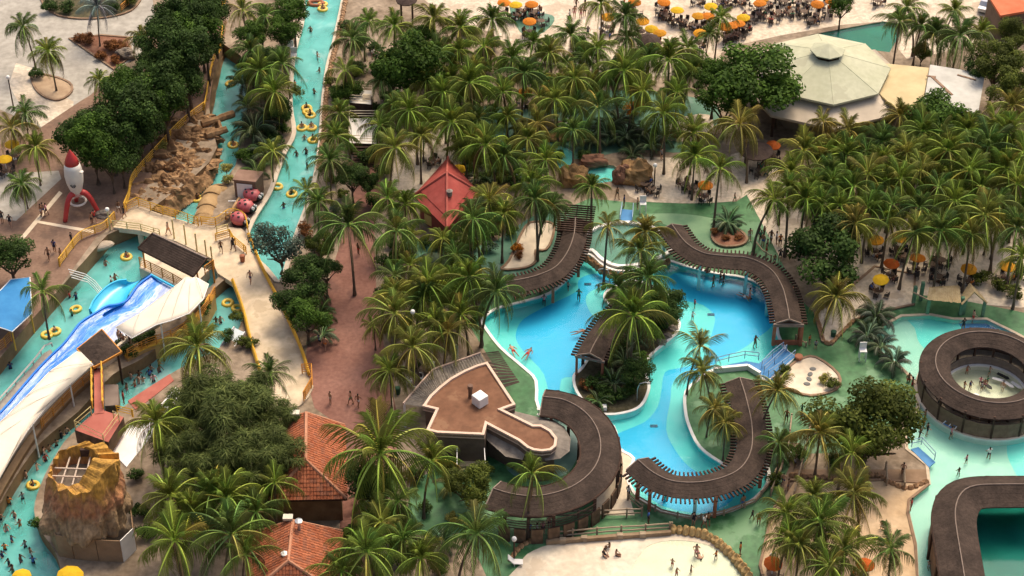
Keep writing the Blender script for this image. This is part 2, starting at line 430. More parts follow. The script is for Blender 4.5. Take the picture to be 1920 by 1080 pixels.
# green decks
region('green_deck', [(770,905),(850,862),(905,760),(935,700),(880,610),(905,560),(950,480),(985,420),(1040,400),(1105,372),(1190,380),(1250,372),(1380,378),(1400,365),(1440,440),(1500,560),(1540,600),(1560,650),(1600,600),(1650,560),(1720,552),(1820,566),(1990,600),(1990,700),(1720,760),(1640,830),(1590,850),(1520,850),(1440,965),(1425,1120),(930,1120),(880,1010),(760,1000)], .01, M_GREEN)
region('teal_deck', [(760,452),(860,462),(920,455),(960,430),(1010,400),(1050,398),(1070,410),(1050,470),(1015,505),(950,520),(850,500),(780,495)], .014, M_TEALDECK, smooth=3)
region('teal_deck', [(900,200),(1000,205),(1100,172),(1230,172),(1340,195),(1340,240),(1290,285),(1190,280),(1060,300),(930,262)], .014, M_TEALDECK, smooth=3)
region('pale_deck', [(1190,405),(1260,400),(1330,408),(1390,430),(1410,470),(1360,480),(1300,460),(1260,425)], .018, mat('pale_green_deck', (.13,.26,.135), (.19,.32,.175), .55, .4, spec=.25), smooth=3)
region('teal_deck', [(955,12),(985,20),(1035,28),(1036,45),(1010,65),(975,60)], .02, M_TEALDECK, smooth=3)
region('cafe_sand', [(1170,300),(1300,300),(1380,330),(1385,372),(1330,380),(1250,380),(1180,368)], .02, M_SAND, smooth=3)
region('cafe_sand', [(1265,225),(1330,215),(1330,260),(1250,262)], .02, M_SAND, smooth=3)
# sand beds with kerbs
region('sand_bed', [(955,488),(985,425),(1010,416),(1037,420),(1036,445),(1024,468),(1004,470),(1004,490),(985,502),(940,505)], .12, M_CREAM, smooth=3)
region('sand_bed', [(1478,690),(1500,674),(1530,670),(1572,702),(1568,730),(1520,742),(1480,730),(1462,715)], .06, M_CREAM, smooth=3)
region('sand_bed', [(1528,588),(1542,640),(1557,645),(1600,602),(1627,589),(1713,571),(1716,515),(1640,500),(1570,560)], .14, M_SAND)
region('sand_bed', [(1448,960),(1480,900),(1560,905),(1650,900),(1730,905),(1741,908),(1704,938),(1702,962),(1716,1020),(1722,1120),(1440,1120),(1425,1060)], .12, mat('tan_beach', (.46,.32,.19), (.58,.43,.28), .95, .3, .2, 4, fine=(1.3,.12)))
region('planting_bed', [(1335,440),(1352,428),(1380,428),(1400,445),(1392,458),(1362,462),(1342,455)], .18, M_REDSOIL, smooth=3)
region('pale_walk', [(1160,838),(1192,858),(1196,885),(1180,930),(1190,966),(1110,966),(1128,905),(1150,860)], .03, M_CREAM)
region('log_walk', [(1455,925),(1478,880),(1482,830),(1500,830),(1505,880),(1470,935)], .03, mat('walk_board', (.14,.10,.075), (.22,.16,.12), .9, .6))
region('stone_floor', [(1490,880),(1740,880),(1738,905),(1650,900),(1480,905)], .02, mat('brown_floor', (.20,.13,.08), (.30,.20,.13), .9, .5))
# main pool
PZ, PF = -.10, -.70
MAIN = [(905,600),(928,580),(980,566),(1030,550),(1066,520),(1088,482),(1108,478),(1135,500),(1165,508),(1205,500),(1245,488),(1290,500),(1340,512),(1400,522),(1436,545),(1455,590),(1459,628),(1476,660),(1487,672),(1440,712),(1424,703),(1402,688),(1342,692),(1310,712),(1286,735),(1285,770),(1293,802),(1312,838),(1346,864),(1378,878),(1430,860),(1440,905),(1395,948),(1320,968),(1240,958),(1190,925),(1176,890),(1188,860),(1160,840),(1150,800),(1110,795),(1060,772),(1010,765),(1005,715),(982,690),(938,652),(908,612)]
MP = region('pool_floor', MAIN, PF, M_AQUA, zp=0, smooth=3, water=(PZ, W_POOL, 'pool_water'), wall=M_AQUA)
MAIN_W = REG[-1]['poly']
region('pool_floor', [(968,622),(982,598),(1027,573),(1080,547),(1084,527),(1104,515),(1147,512),(1182,513),(1182,528),(1140,535),(1108,546),(1098,562),(1108,588),(1128,606),(1150,630),(1085,700),(1052,712),(1050,760),(1034,760),(1020,702),(990,668),(970,642)], PF + .006, M_BLUE, zp=PF, smooth=3, inside=MP)
region('pool_floor', [(1250,527),(1275,510),(1330,520),(1390,528),(1432,545),(1452,580),(1448,610),(1420,634),(1390,655),(1345,678),(1334,690),(1300,720),(1276,702),(1260,722),(1257,750),(1249,805),(1267,845),(1293,876),(1330,897),(1380,925),(1330,962),(1240,948),(1190,900),(1180,850),(1150,840),(1155,816),(1190,800),(1213,788),(1233,763),(1240,733),(1247,698),(1275,690),(1325,676),(1330,642),(1340,606),(1338,590),(1318,572),(1290,565),(1262,556)], PF + .006, M_BLUE, zp=PF, smooth=3, inside=MP)
ISL = [(1152,538),(1136,548),(1134,562),(1143,577),(1120,640),(1092,690),(1076,705),(1082,735),(1110,768),(1140,777),(1178,772),(1202,760),(1215,735),(1216,716),(1209,695),(1217,670),(1238,650),(1266,627),(1274,607),(1266,585),(1258,555),(1220,535),(1185,525)]
region('planted_island', ISL, .12, M_SOIL, smooth=3, wall=M_WHITE)
ISL_W = REG[-1]['poly']
# spa
SPA = [(1090,470),(1105,435),(1160,418),(1215,425),(1255,445),(1262,466),(1240,482),(1205,495),(1160,500),(1130,488),(1110,470)]
region('spa_floor', SPA, -.35, M_MURK, zp=.15, smooth=3, water=(.05, W_MURK, 'spa_water'), wall=M_MURK)
SPA_W = REG[-1]['poly']
# small rock pools
region('rock_pool_floor', [(1040,270),(1075,280),(1068,312),(1050,318)], -.4, M_PALEAQUA, zp=0, smooth=3, water=(-.1, W_MINT, 'rock_pool_water'))
region('rock_pool_floor', [(1105,315),(1150,310),(1160,335),(1110,342)], -.4, M_PALEAQUA, zp=0, smooth=3, water=(-.1, W_MINT, 'rock_pool_water'))
# upper right green pool
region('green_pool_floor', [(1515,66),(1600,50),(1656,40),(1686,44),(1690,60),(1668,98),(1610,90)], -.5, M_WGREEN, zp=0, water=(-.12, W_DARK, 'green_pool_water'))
# right mint pool
MINT = [(1652,612),(1690,592),(1745,590),(1788,598),(1850,598),(1905,625),(1995,675),(1995,1130),(1724,1130),(1716,1020),(1702,960),(1704,938),(1742,907),(1738,872),(1700,842),(1698,800),(1722,765),(1715,715),(1690,690),(1650,660),(1640,630)]
RP = region('pool_floor', MINT, -.6, M_MINT, zp=0, water=(PZ, W_MINT, 'pool_water'), wall=M_MINT)
MINT_W = REG[-1]['poly']
region('pool_floor', [(1700,592),(1790,596),(1806,615),(1830,650),(1760,665),(1725,645),(1715,615)], -.595, M_PALEAQUA, zp=-.6, smooth=3, inside=RP)
region('pool_floor', [(1786,590),(1855,590),(1930,625),(1990,660),(1900,665),(1810,625)], -.595, M_DEEP, zp=-.6, inside=RP)
region('pool_floor', [(1900,825),(1990,800),(1990,920),(1930,920),(1895,870),(1888,840)], -.595, M_PALEAQUA, zp=-.6, smooth=3, inside=RP)
# ring building stands on a round slab in the mint pool; inner pool
RC = W(1847, 738, 0)
def circ(r, n=40, c=None):
    c = c or RC
    return [(c.x + r * math.cos(2 * math.pi * k / n), c.y + r * math.sin(2 * math.pi * k / n)) for k in range(n)]
REG.append(dict(name='ring_floor', poly=circ(6.75), z=.15, m=M_CREAM, water=None, inside=None, wall=M_WHITE))
REG.append(dict(name='ring_pool_floor', poly=circ(3.95), z=-.4, m=mat('ring_pool_paint', (.52,.53,.40), (.64,.63,.50), .5, .4), water=(0, W_BEACH, 'ring_pool_water'), inside=None, wall=M_CREAM))
# beach pool
BEACH = [(962,1130),(975,1058),(1000,1032),(1060,1014),(1160,1006),(1262,1000),(1310,1006),(1345,1024),(1385,1060),(1420,1130)]
BP = region('beach_sand', BEACH, -.02, M_BEACH, zp=0, smooth=3)
BEACH_W = REG[-1]['poly']
region('beach_sand', [(1180,1130),(1200,1040),(1240,1015),(1300,1015),(1345,1030),(1385,1065),(1410,1130)], -.05, M_BEACHWET, zp=0, smooth=3, inside=BP, water=(-.03, W_BEACH, 'beach_water'))
# rivers
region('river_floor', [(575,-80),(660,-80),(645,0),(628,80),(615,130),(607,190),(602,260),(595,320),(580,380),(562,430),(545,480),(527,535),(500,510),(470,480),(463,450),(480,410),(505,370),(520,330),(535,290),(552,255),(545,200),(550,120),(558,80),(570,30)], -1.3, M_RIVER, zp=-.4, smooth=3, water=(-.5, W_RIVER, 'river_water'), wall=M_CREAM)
RIV_W = REG[-1]['poly']
LZ = -1.8
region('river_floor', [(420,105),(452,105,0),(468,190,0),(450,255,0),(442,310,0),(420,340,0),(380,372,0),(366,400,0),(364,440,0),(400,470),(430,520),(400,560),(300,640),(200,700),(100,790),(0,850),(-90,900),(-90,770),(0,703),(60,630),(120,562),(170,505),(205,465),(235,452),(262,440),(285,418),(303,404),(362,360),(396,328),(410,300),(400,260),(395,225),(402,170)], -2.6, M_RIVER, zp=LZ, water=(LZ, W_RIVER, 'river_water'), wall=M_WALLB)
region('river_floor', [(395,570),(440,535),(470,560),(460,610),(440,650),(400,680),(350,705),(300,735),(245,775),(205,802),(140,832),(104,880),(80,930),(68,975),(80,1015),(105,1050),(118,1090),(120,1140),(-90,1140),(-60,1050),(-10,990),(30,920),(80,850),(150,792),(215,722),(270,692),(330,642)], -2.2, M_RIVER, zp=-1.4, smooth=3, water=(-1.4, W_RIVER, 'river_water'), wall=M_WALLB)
# wet court inside the curved roof
region('wet_court', [(985,785),(1060,785),(1086,815),(1085,850),(1060,890),(1000,900),(950,880),(960,820)], -.05, mat('wet_teal_floor', (.10,.22,.18), (.16,.30,.25), .35, .3, spec=.5), zp=0, smooth=3)
# teal pool in the brown corner building
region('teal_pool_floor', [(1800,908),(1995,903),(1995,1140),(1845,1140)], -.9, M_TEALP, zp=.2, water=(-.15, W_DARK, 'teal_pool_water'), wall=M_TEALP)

def build_ground():
    verts, faces, idx = [], [], {}
    for r in REG:
        f = []
        for x, y in r['poly']:
            k = (round(x, 3), round(y, 3))
            if k not in idx: idx[k] = len(verts); verts.append(Vector(k))
            if not f or f[-1] != idx[k]: f.append(idx[k])
        if f[0] == f[-1]: f.pop()
        ar = sum(verts[f[i - 1]].x * verts[f[i]].y - verts[f[i]].x * verts[f[i - 1]].y for i in range(len(f)))
        if ar < 0: f.reverse()
        faces.append(f)
    ov, oe, of, _, _, orig = delaunay_2d_cdt(verts, [], faces, 0, 1e-4)
    top = []
    for o in orig:
        best = -1
        for i in sorted(o, reverse=True):
            p = REG[i]['inside']
            if p is not None and p not in o: continue
            if p is not None and any(j > i for j in o if REG[j]['inside'] is None): continue
            best = i; break
        # a zone only shows where nothing drawn later covers its pool
        if best >= 0: pass
        top.append(best)
    bym, edge = {}, {}
    for fi, f in enumerate(of):
        t = top[fi]
        if t < 0: continue
        bym.setdefault(t, []).append(f)
        for a, b in zip(f, list(f[1:]) + [f[0]]):
            edge.setdefault((min(a, b), max(a, b)), []).append((t, a, b))
    out, wat, walls = {}, {}, {}
    for t, fs in bym.items():
        r = REG[t]
        mb = out.setdefault((r['name'], r['m'].name), MB())
        mp = {}
        def gi(i, z):
            if (i, z) not in mp: mp[(i, z)] = len(mb.v); mb.v.append((ov[i].x, ov[i].y, z))
            return mp[(i, z)]
        for f in fs:
            mb.f.append(tuple(gi(i, r['z']) for i in f)); mb.m.append(0)
        src = r if r['water'] else (REG[r['inside']] if r['inside'] is not None and REG[r['inside']]['water'] else None)
        if src:
            wz, wm, wnme = src['water']
            mw = wat.setdefault((wnme, wm.name), MB())
            mp2 = {}
            for f in fs:
                g = []
                for i in f:
                    if i not in mp2: mp2[i] = len(mw.v); mw.v.append((ov[i].x, ov[i].y, wz))
                    g.append(mp2[i])
                mw.f.append(tuple(g)); mw.m.append(0)
    for e, l in edge.items():
        if len(l) != 2: continue
        (t1, a, b), (t2, _, _) = l
        z1, z2 = REG[t1]['z'], REG[t2]['z']
        if abs(z1 - z2) < 1e-4: continue
        lo, hi = (t1, t2) if z1 < z2 else (t2, t1)
        if lo == t1: a, b = b, a
        wm = REG[hi]['wall'] or REG[lo]['wall'] or REG[hi]['m']
        if REG[lo]['inside'] is not None and not REG[hi]['wall']: wm = REG[REG[lo]['inside']]['wall'] or wm
        mb = walls.setdefault(wm.name, MB())
        zl, zh = min(z1, z2), max(z1, z2)
        mb.add([(ov[a].x, ov[a].y, zl), (ov[b].x, ov[b].y, zl), (ov[b].x, ov[b].y, zh), (ov[a].x, ov[a].y, zh)], [(3, 2, 1, 0)])
    for (n, mn), mb in out.items(): tag(mb.obj(n, bpy.data.materials[mn]), kind='structure')
    for (n, mn), mb in wat.items(): tag(mb.obj(n, bpy.data.materials[mn]), kind='structure')
    for mn, mb in walls.items(): tag(mb.obj('pool_wall' if 'wall' not in mn else 'river_bank_wall', bpy.data.materials[mn]), kind='structure')
build_ground()

def coping(name, poly, z, w, h, m, a=0.0, b=1.0, closed=True, label=None, cat=None):
    """a low rim that follows an outline"""
    pts = [Vector((p[0], p[1], z)) for p in poly]
    n = len(pts); i0, i1 = int(a * n), int(b * n)
    if not closed: pts = [pts[i % n] for i in range(i0, i1)]
    mb = MB(); m_ = len(pts); vs = []
    for i, p in enumerate(pts):
        d = (pts[(i + 1) % m_] - pts[i - 1]) if closed else (pts[min(i + 1, m_ - 1)] - pts[max(i - 1, 0)])
        d.z = 0; d.normalize(); u = Vector((d.y, -d.x, 0)) * (w / 2)
        for q, zz in ((-1, -.06), (1, -.06), (1, h), (-1, h)): vs.append((p.x + u.x * q, p.y + u.y * q, p.z + zz))
    fs = []
    for i in range(m_ if closed else m_ - 1):
        j = (i + 1) % m_
        for k in range(4):
            l = (k + 1) % 4
            fs.append((i * 4 + k, i * 4 + l, j * 4 + l, j * 4 + k))
    mb.add(vs, fs)
    o = mb.obj(name, m)
    if label: tag(o, label, cat)
    else: tag(o, kind='structure')
    return o
coping('pool_coping', MAIN_W, .012, .30, .07, M_WHITE)
coping('pool_coping', ISL_W, .12, .28, .06, M_WHITE)
coping('spa_rim', SPA_W, .10, .40, .22, M_WHITE)
coping('pool_coping', MINT_W, .012, .32, .06, mat('tan_coping', (.46,.36,.26), (.55,.45,.33), .8, 2))
coping('pool_coping', [(p[0], p[1]) for p in circ(4.0)], .15, .25, .1, M_WHITE)
coping('river_rim', RIV_W, .012, .5, .12, mat('pale_rim', (.50,.42,.33), (.62,.54,.44), .8, 1))
for k, r in enumerate(REG):
    if r['name'] in ('sand_bed', 'planting_bed') and k:
        coping('bed_kerb', r['poly'], r['z'], .26, .10, mat('brown_kerb', (.20,.13,.085), (.30,.20,.13), .9, 1.5))
# ------------------------------------------------------------------ curved shingle roofs on posts
M_SHING = mat('shingle', (.036, .026, .021), (.068, .048, .038), .9, .7, .35, 6, fine=(4, .2))
M_RIDGE = mat('ridge_cap', (.20, .155, .125), (.26, .20, .165), .85, 2)
M_TIMBER = mat('dark_timber', (.045, .027, .02), (.085, .05, .036), .85, 2.0, .2, 8)
M_POSTRED = mat('red_post', (.30, .11, .06), (.38, .15, .085), .7, 2)
M_POSTAQUA = mat('aqua_post', (.25, .55, .56), (.32, .62, .62), .6, 2)
M_BOARD = mat('brown_board', (.15, .095, .065), (.24, .155, .11), .85, 1.2, .2, 6)

def pergola(name, label, cat, pts, zr, ze, w, closed=False, smooth=8, rafters=True, ends=True, course=.34, rstep=.42, world=None, w2=None, mroof=None):
    """gable roof swept along a plan curve; pts are photo pixels of the ridge"""
    path = world if world else world_pts(pts, zr, smooth, closed)
    # even spacing
    L = [0]; q = path + ([path[0]] if closed else [])
    for a, b in zip(q, q[1:]): L.append(L[-1] + (b - a).length)
    n = max(4, int(L[-1] / .55)); even = []
    for k in range(n if closed else n + 1):
        t = L[-1] * k / n; i = 0
        while i < len(L) - 2 and L[i + 1] < t: i += 1
        f = (t - L[i]) / max(1e-6, L[i + 1] - L[i]); even.append(q[i].lerp(q[i + 1], f))
    path = even; m = len(path)
    def nrm(i):
        d = (path[(i + 1) % m] - path[i - 1]) if closed else (path[min(i + 1, m - 1)] - path[max(i - 1, 0)])
        d.z = 0; d.normalize(); return Vector((d.y, -d.x, 0))
    c = path[m // 2].copy(); c.z = 0
    root = empty(name, c, label, cat)
    segs = m if closed else m - 1
    slopes = {}
    for side, wd in ((1, w), (-1, w2 or w)):
        mb = MB(); nc = max(2, int(wd / course))
        for k in range(nc):
            t0, t1 = k / nc, (k + 1) / nc
            vs = []
            for i in range(m):
                N = nrm(i) * side
                for t, dz in ((t0, .0), (t1, .012), (t1, .0)):
                    p = path[i] - c + N * (wd * t); p.z = zr + (ze - zr) * t + dz; vs.append(p)
            fs = []
            for i in range(segs):
                j = (i + 1) % m
                a, b = (0, 1), (1, 2)
                for u, v in (a, b):
                    f = (i * 3 + u, i * 3 + v, j * 3 + v, j * 3 + u)
                    fs.append(f if side > 0 else f[::-1])
            mb.add(vs, fs)
        vs, fs = [], []
        for i in range(m):
            N = nrm(i) * side
            for t in (0, 1):
                p = path[i] - c + N * (wd * t); p.z = zr + (ze - zr) * t - .10; vs.append(p)
        for i in range(segs):
            j = (i + 1) % m
            f = (i * 2, j * 2, j * 2 + 1, i * 2 + 1); fs.append(f if side > 0 else f[::-1])
        mb.add(vs, fs, 1)
        slopes[side] = mb.obj('roof_slope', [mroof or M_SHING, M_TIMBER], root)
    cap = MB(); pp = [p - c for p in path]
    for p in pp: p.z = zr + .03
    cap.tube(pp, .055, 5, 0, closed); cap.obj('ridge_cap', M_RIDGE, root)
    if ends and not closed:
        for i in (0, m - 1):
            N = nrm(i); p = path[i] - c
            a, b = p + N * (w - .1), p - N * ((w2 or w) - .1)
            a.z = b.z = ze + .04; t = p.copy(); t.z = zr - .04
            MB().add([a, b, t], [(0, 1, 2), (2, 1, 0)]).obj('gable', M_TIMBER, root)
            d = (path[min(i + 1, m - 1)] - path[max(i - 1, 0)]).normalized() * .03 * (1 if i else -1)
            g = MB(); g.beam(a + d, t + d, .1, .16); g.beam(b + d, t + d, .1, .16); g.obj('barge_board', M_RIDGE, root)
    if rafters:
        rme = MB().box((0, 0, 0), (.74, .15, .18)).mesh('rafter', M_TIMBER)
        for side, wd in ((1, w), (-1, w2 or w)):
            E = []
            for i in range(m):
                p = path[i] - c + nrm(i) * (side * (wd + .20)); p.z = ze - .1; E.append(p)
            acc = 0.0
            for i in range(segs):
                a, b = E[i], E[(i + 1) % m]; ln = (b - a).length
                while acc < ln:
                    p = a.lerp(b, acc / ln); N = nrm(i)
                    put('rafter', rme, slopes[side], p, (0, R(4) * side, math.atan2(N.y, N.x)))
                    acc += rstep
                acc -= ln
    return root, path, nrm, c
def posts(root, pts, h, m, r=.16, z0=0.0, name='post', sq=True):
    for px, py in pts:
        p = W(px, py, z0) - root.location
        mb = MB()
        if sq: mb.box((0, 0, h / 2), (r * 2, r * 2, h))
        else: mb.lathe([(r * 1.15, 0), (r, .3), (r, h)], 8)
        mb.obj(name, m, root, p)
def autoposts(root, path, nrm, c, w, h, m, every, z0=0.0, side=(1, -1), r=.15):
    me = MB().box((0, 0, h / 2), (r * 2, r * 2, h)).mesh('post', m)
    for i in range(2, len(path) - 1, every):
        for s in side:
            p = path[i] - c + nrm(i) * (w * s); p.z = z0
            put('post', me, root, p)
    # plates that carry the rafters
    for s in side:
        pts = [path[i] - c + nrm(i) * (w * s) for i in range(0, len(path), 2)]
        for p in pts: p.z = z0 + h
        MB().tube(pts, .09, 4).obj('beam', M_TIMBER, root)

r_, p_, n_, c_ = pergola('slatted_pergola', 'curved brown pergola with an open slatted head, left of the spa pool', 'pergola',
    [(1079,408),(1076,440),(1064,472),(1042,500),(1008,516),(975,524),(950,528)], 3.3, 2.75, 1.30)
autoposts(r_, p_, n_, c_, 1.1, 2.72, M_POSTRED, 8)
# open slats at its head
a, b = W(1083, 388, 3.1), W(1075, 436, 3.1)
d = (b - a).normalized(); u = Vector((d.y, -d.x, 0))
for s in (-1.15, 0, 1.15): MB().beam(a + u * s - r_.location, b + u * s - r_.location, .12, .16).obj('beam', M_TIMBER, r_)
sm = MB().box((0, 0, 0), (.1, 3.9, .14)).mesh('slat', M_TIMBER)
for k in range(13): put('slat', sm, r_, a.lerp(b, k / 12) + Vector((0, 0, .17)) - r_.location, (0, 0, math.atan2(d.y, d.x)))
posts(r_, [(1052, 470), (1108, 412), (1040, 425)], 3.0, M_TIMBER, .12)

r_, p_, n_, c_ = pergola('winding_pergola', 'long winding brown shingle pergola along the right pool edge', 'pergola',
    [(1259,420),(1285,454),(1318,474),(1360,480),(1404,484),(1444,504),(1466,536),(1476,572),(1480,598)], 3.4, 2.8, 1.32)
autoposts(r_, p_, n_, c_, 1.25, 3.2, M_POSTAQUA, 9, -.5, side=(1,))
autoposts(r_, p_, n_, c_, 1.25, 2.75, M_POSTRED, 9, 0, side=(-1,))
# gable end frame
e = p_[-1]
MB().beam(e + n_(len(p_) - 1) * 1.5 + Vector((0, -.1, -.75)) - c_, e - n_(len(p_) - 1) * 1.5 + Vector((0, -.1, -.75)) - c_, .18, .35).obj('tie_beam', M_RIDGE, r_)
for s in (-1.35, 1.35):
    p = e + n_(len(p_) - 1) * s - c_; MB().box((p.x, p.y, 1.3), (.32, .32, 2.6)).obj('post', M_POSTRED, r_)
p = e - c_; MB().box((p.x, p.y + .1, .25), (2.4, .25, .5)).obj('low_wall', M_POSTRED, r_)

r_, p_, n_, c_ = pergola('island_pergola', 'short brown shingle pergola at the left edge of the planted pool island', 'pergola',
    [(1170,575),(1148,596),(1128,622),(1114,645),(1106,662)], 3.3, 2.7, 1.35)
autoposts(r_, p_, n_, c_, 1.2, 3.1, M_TIMBER, 3, -.4)
e = p_[-1]
for s in (-1.3, 1.3):
    p = e + n_(len(p_) - 1) * s - c_; MB().box((p.x, p.y, 1.15), (.24, .24, 3.1)).obj('post', M_POSTRED, r_)
MB().beam(e + n_(len(p_) - 1) * 1.5 + Vector((0, -.1, -.7)) - c_, e - n_(len(p_) - 1) * 1.5 + Vector((0, -.1, -.7)) - c_, .15, .25).obj('tie_beam', M_RIDGE, r_)

r_, p_, n_, c_ = pergola('horseshoe_pergola', 'J-shaped brown shingle pergola hooked round the lower end of the pool', 'pergola',
    [(1387,708),(1400,750),(1410,800),(1408,845),(1388,878),(1352,896),(1310,904),(1262,902),(1225,886),(1196,862)], 3.4, 2.8, 1.42, rstep=.40)
autoposts(r_, p_, n_, c_, 1.3, 2.75, M_POSTRED, 9, 0, side=(-1,))
autoposts(r_, p_, n_, c_, 1.3, 3.3, M_POSTAQUA, 12, -.55, side=(1,))
posts(r_, [(1301, 975)], 2.6, M_POSTAQUA, .14); posts(r_, [(1195, 938)], 2.6, M_POSTRED, .18)

# the wide curved roof round the bar
r_, p_, n_, c_ = pergola('curved_roof', 'wide curved brown shingle roof wrapping round the bar terrace', 'roof',
    [(1018,744),(1058,750),(1096,772),(1120,805),(1126,845),(1112,880),(1080,908),(1040,924),(1000,930),(960,926),(925,916)], 4.0, 3.2, 1.9, rafters=False)
autoposts(r_, p_, n_, c_, 1.85, 3.25, M_TIMBER, 6)
# brown boarded wall pieces under its outer side
wm_ = MB().box((0, 0, .9), (1.05, .16, 1.8)).mesh('wall_panel', M_ROCKD)
for i in range(14, len(p_) - 2, 2):
    p = p_[i] - c_ + n_(i) * -2.0; p.z = 0; q = n_(i)
    if True: put('wall_panel', wm_, r_, p, (0, 0, math.atan2(q.y, q.x) + math.pi / 2))
# outer rail slats
for k in range(4):
    pts = [p_[i] - c_ + n_(i) * -2.05 for i in range(int(len(p_) * .62), len(p_))]
    for p in pts: p.z = 1.9 + .3 * k
    MB().tube(pts, .05, 4).obj('rail', M_TIMBER, r_)
posts_in = [p_[i] for i in range(6, 22, 3)]
barst = MB(); 
# bar stools glimpsed along the inner edge
sme = MB().lathe([(.2, 0), (.05, .05), (.04, .62), (.2, .66), (.2, .74)], 8).mesh('bar_stool', mat('white_plastic', (.62,.62,.6), (.7,.7,.68), .5, 2))
for k in range(8):
    q = W(1010 + k * 7.5, 777 + (k * .9) ** 1.3, 0)
    later(put('bar_stool', sme, None, q), 1010 + k * 7.5, 777 + k * 2, 'white bar stool in the row', 'stool', 'bar stools by the curved roof')

# ring building
def ring_world(r, z, n=56): return [Vector((RC.x + r * math.cos(2 * math.pi * k / n), RC.y + r * math.sin(2 * math.pi * k / n), z)) for k in range(n)]
r_, p_, n_, c_ = pergola('ring_pavilion', 'round brown shingle ring roof around a small children pool', 'pavilion', None, 3.5, 2.75, 1.5, closed=True, rafters=False, world=ring_world(5.22, 3.5))
wme = MB().box((0, 0, 0), (1.36, .14, 1.75)).mesh('wall_panel', M_BOARD)
wm2 = MB().box((0, 0, 0), (.86, .12, 1.0)).mesh('low_panel', mat('grey_brown_board', (.17,.135,.11), (.24,.19,.155), .85, 1))
for k in range(30):
    a = 2 * math.pi * (k + .5) / 30
    put('wall_panel', wme, r_, (RC.x + 6.45 * math.cos(a) - c_.x, RC.y + 6.45 * math.sin(a) - c_.y, 1.02), (0, 0, a + math.pi / 2))
    put('low_panel', wm2, r_, (RC.x + 4.2 * math.cos(a) - c_.x, RC.y + 4.2 * math.sin(a) - c_.y, .65), (0, 0, a + math.pi / 2))
pme = MB().box((0, 0, 1.4), (.2, .2, 2.8)).mesh('post', M_TIMBER)
for k in range(15):
    a = 2 * math.pi * k / 15
    for rr in (6.5, 4.35): put('post', pme, r_, (RC.x + rr * math.cos(a) - c_.x, RC.y + rr * math.sin(a) - c_.y, .1), (0, 0, a))

# brown corner building: wide hipped strip
r_, p_, n_, c_ = pergola('corner_roof_building', 'wide brown shingle roof bent round a dark teal pool at the corner', 'building',
    [(1816,1130),(1805,1060),(1792,980),(1793,945),(1806,921),(1832,910),(1890,908),(1990,908)], 4.2, 3.3, 2.0, smooth=6, rafters=False)
autoposts(r_, p_, n_, c_, 1.9, 3.3, M_TIMBER, 7, side=(-1,))
for s, nme in ((2.05, 'outer_wall'),):
    mb = MB(); vs = []
    for i in range(len(p_)):
        p = p_[i] - c_ - n_(i) * (s * .9)
        vs += [(p.x, p.y, 0), (p.x, p.y, 3.1)]
    mb.add(vs, [(2 * i, 2 * i + 2, 2 * i + 3, 2 * i + 1) for i in range(len(p_) - 1)] + [(2 * i + 1, 2 * i + 3, 2 * i + 2, 2 * i) for i in range(len(p_) - 1)])
    mb.obj(nme, M_BOARD, r_)

# ------------------------------------------------------------------ bar building with the flat brown roof
M_ROOFB = mat('brown_roof_coat', (.145, .067, .037), (.20, .098, .056), .75, .35, .05, 3, fine=(1.5, .16), patch=((.235, .125, .07), .35, .58, .7))
M_PARAPET = mat('parapet', (.60, .43, .33), (.68, .50, .39), .8, 1)
M_WALLC = mat('bar_wall', (.12, .085, .065), (.18, .13, .10), .9, .6)
M_GREYROOF = mat('grey_corrugated', (.155, .135, .115), (.215, .185, .155), .8, .8, .2, 4, fine=(2, .2))
ZB = 4.0
FLAT = [(914,679),(967,759),(942,768),(1000,797),(1015,797),(1033,807),(1045,822),(1043,837),(1033,845),(1016,847),(1000,845),(988,840),(972,827),(913,796),(908,816),(820,812),(799,807),(817,768),(792,762),(805,743),(823,726),(843,710),(870,695),(893,685)]
fw = [W(x, y, ZB) for x, y in FLAT]
c0 = W(905, 790, 0)
bar = empty('bar_building', c0, 'bar building with a flat brown roof, pale parapet and a white water tank', 'building')
MB().prism([(p.x - c0.x, p.y - c0.y) for p in fw], ZB - .35, ZB - .12).obj('flat_roof', M_ROOFB, bar)
fi = [(p.x - c0.x, p.y - c0.y) for p in fw]
mb = MB(); n = len(fi); cen = Vector((sum(p[0] for p in fi) / n, sum(p[1] for p in fi) / n))
area = sum(fi[i][0] * fi[(i + 1) % n][1] - fi[(i + 1) % n][0] * fi[i][1] for i in range(n))
ins = []
for i in range(n):
    a, b, d = Vector(fi[i - 1]), Vector(fi[i]), Vector(fi[(i + 1) % n])
    e1, e2 = (b - a).normalized(), (d - b).normalized(); s = 1 if area > 0 else -1
    n1, n2 = Vector((-e1.y, e1.x)) * s, Vector((-e2.y, e2.x)) * s
    m_ = (n1 + n2); m_ = m_.normalized() * min(.7, .26 / max(.35, m_.normalized().dot(n1)))
    ins.append(b + m_)
for i in range(n):
    j = (i + 1) % n
    A, B, A2, B2 = fi[i], fi[j], ins[i], ins[j]
    mb.add([(A[0], A[1], ZB - .5), (B[0], B[1], ZB - .5), (B[0], B[1], ZB + .08), (A[0], A[1], ZB + .08), (A2[0], A2[1], ZB + .08), (B2[0], B2[1], ZB + .08), (A2[0], A2[1], ZB - .13), (B2[0], B2[1], ZB - .13)],
           [(0, 1, 2, 3), (3, 2, 5, 4), (4, 5, 7, 6)])
mb.obj('parapet', M_PARAPET, bar)
wl = [(p[0] * .96 + cen.x * .04, p[1] * .96 + cen.y * .04) for p in fi]
MB().prism(wl, 0, ZB - .52).obj('wall', M_WALLC, bar)
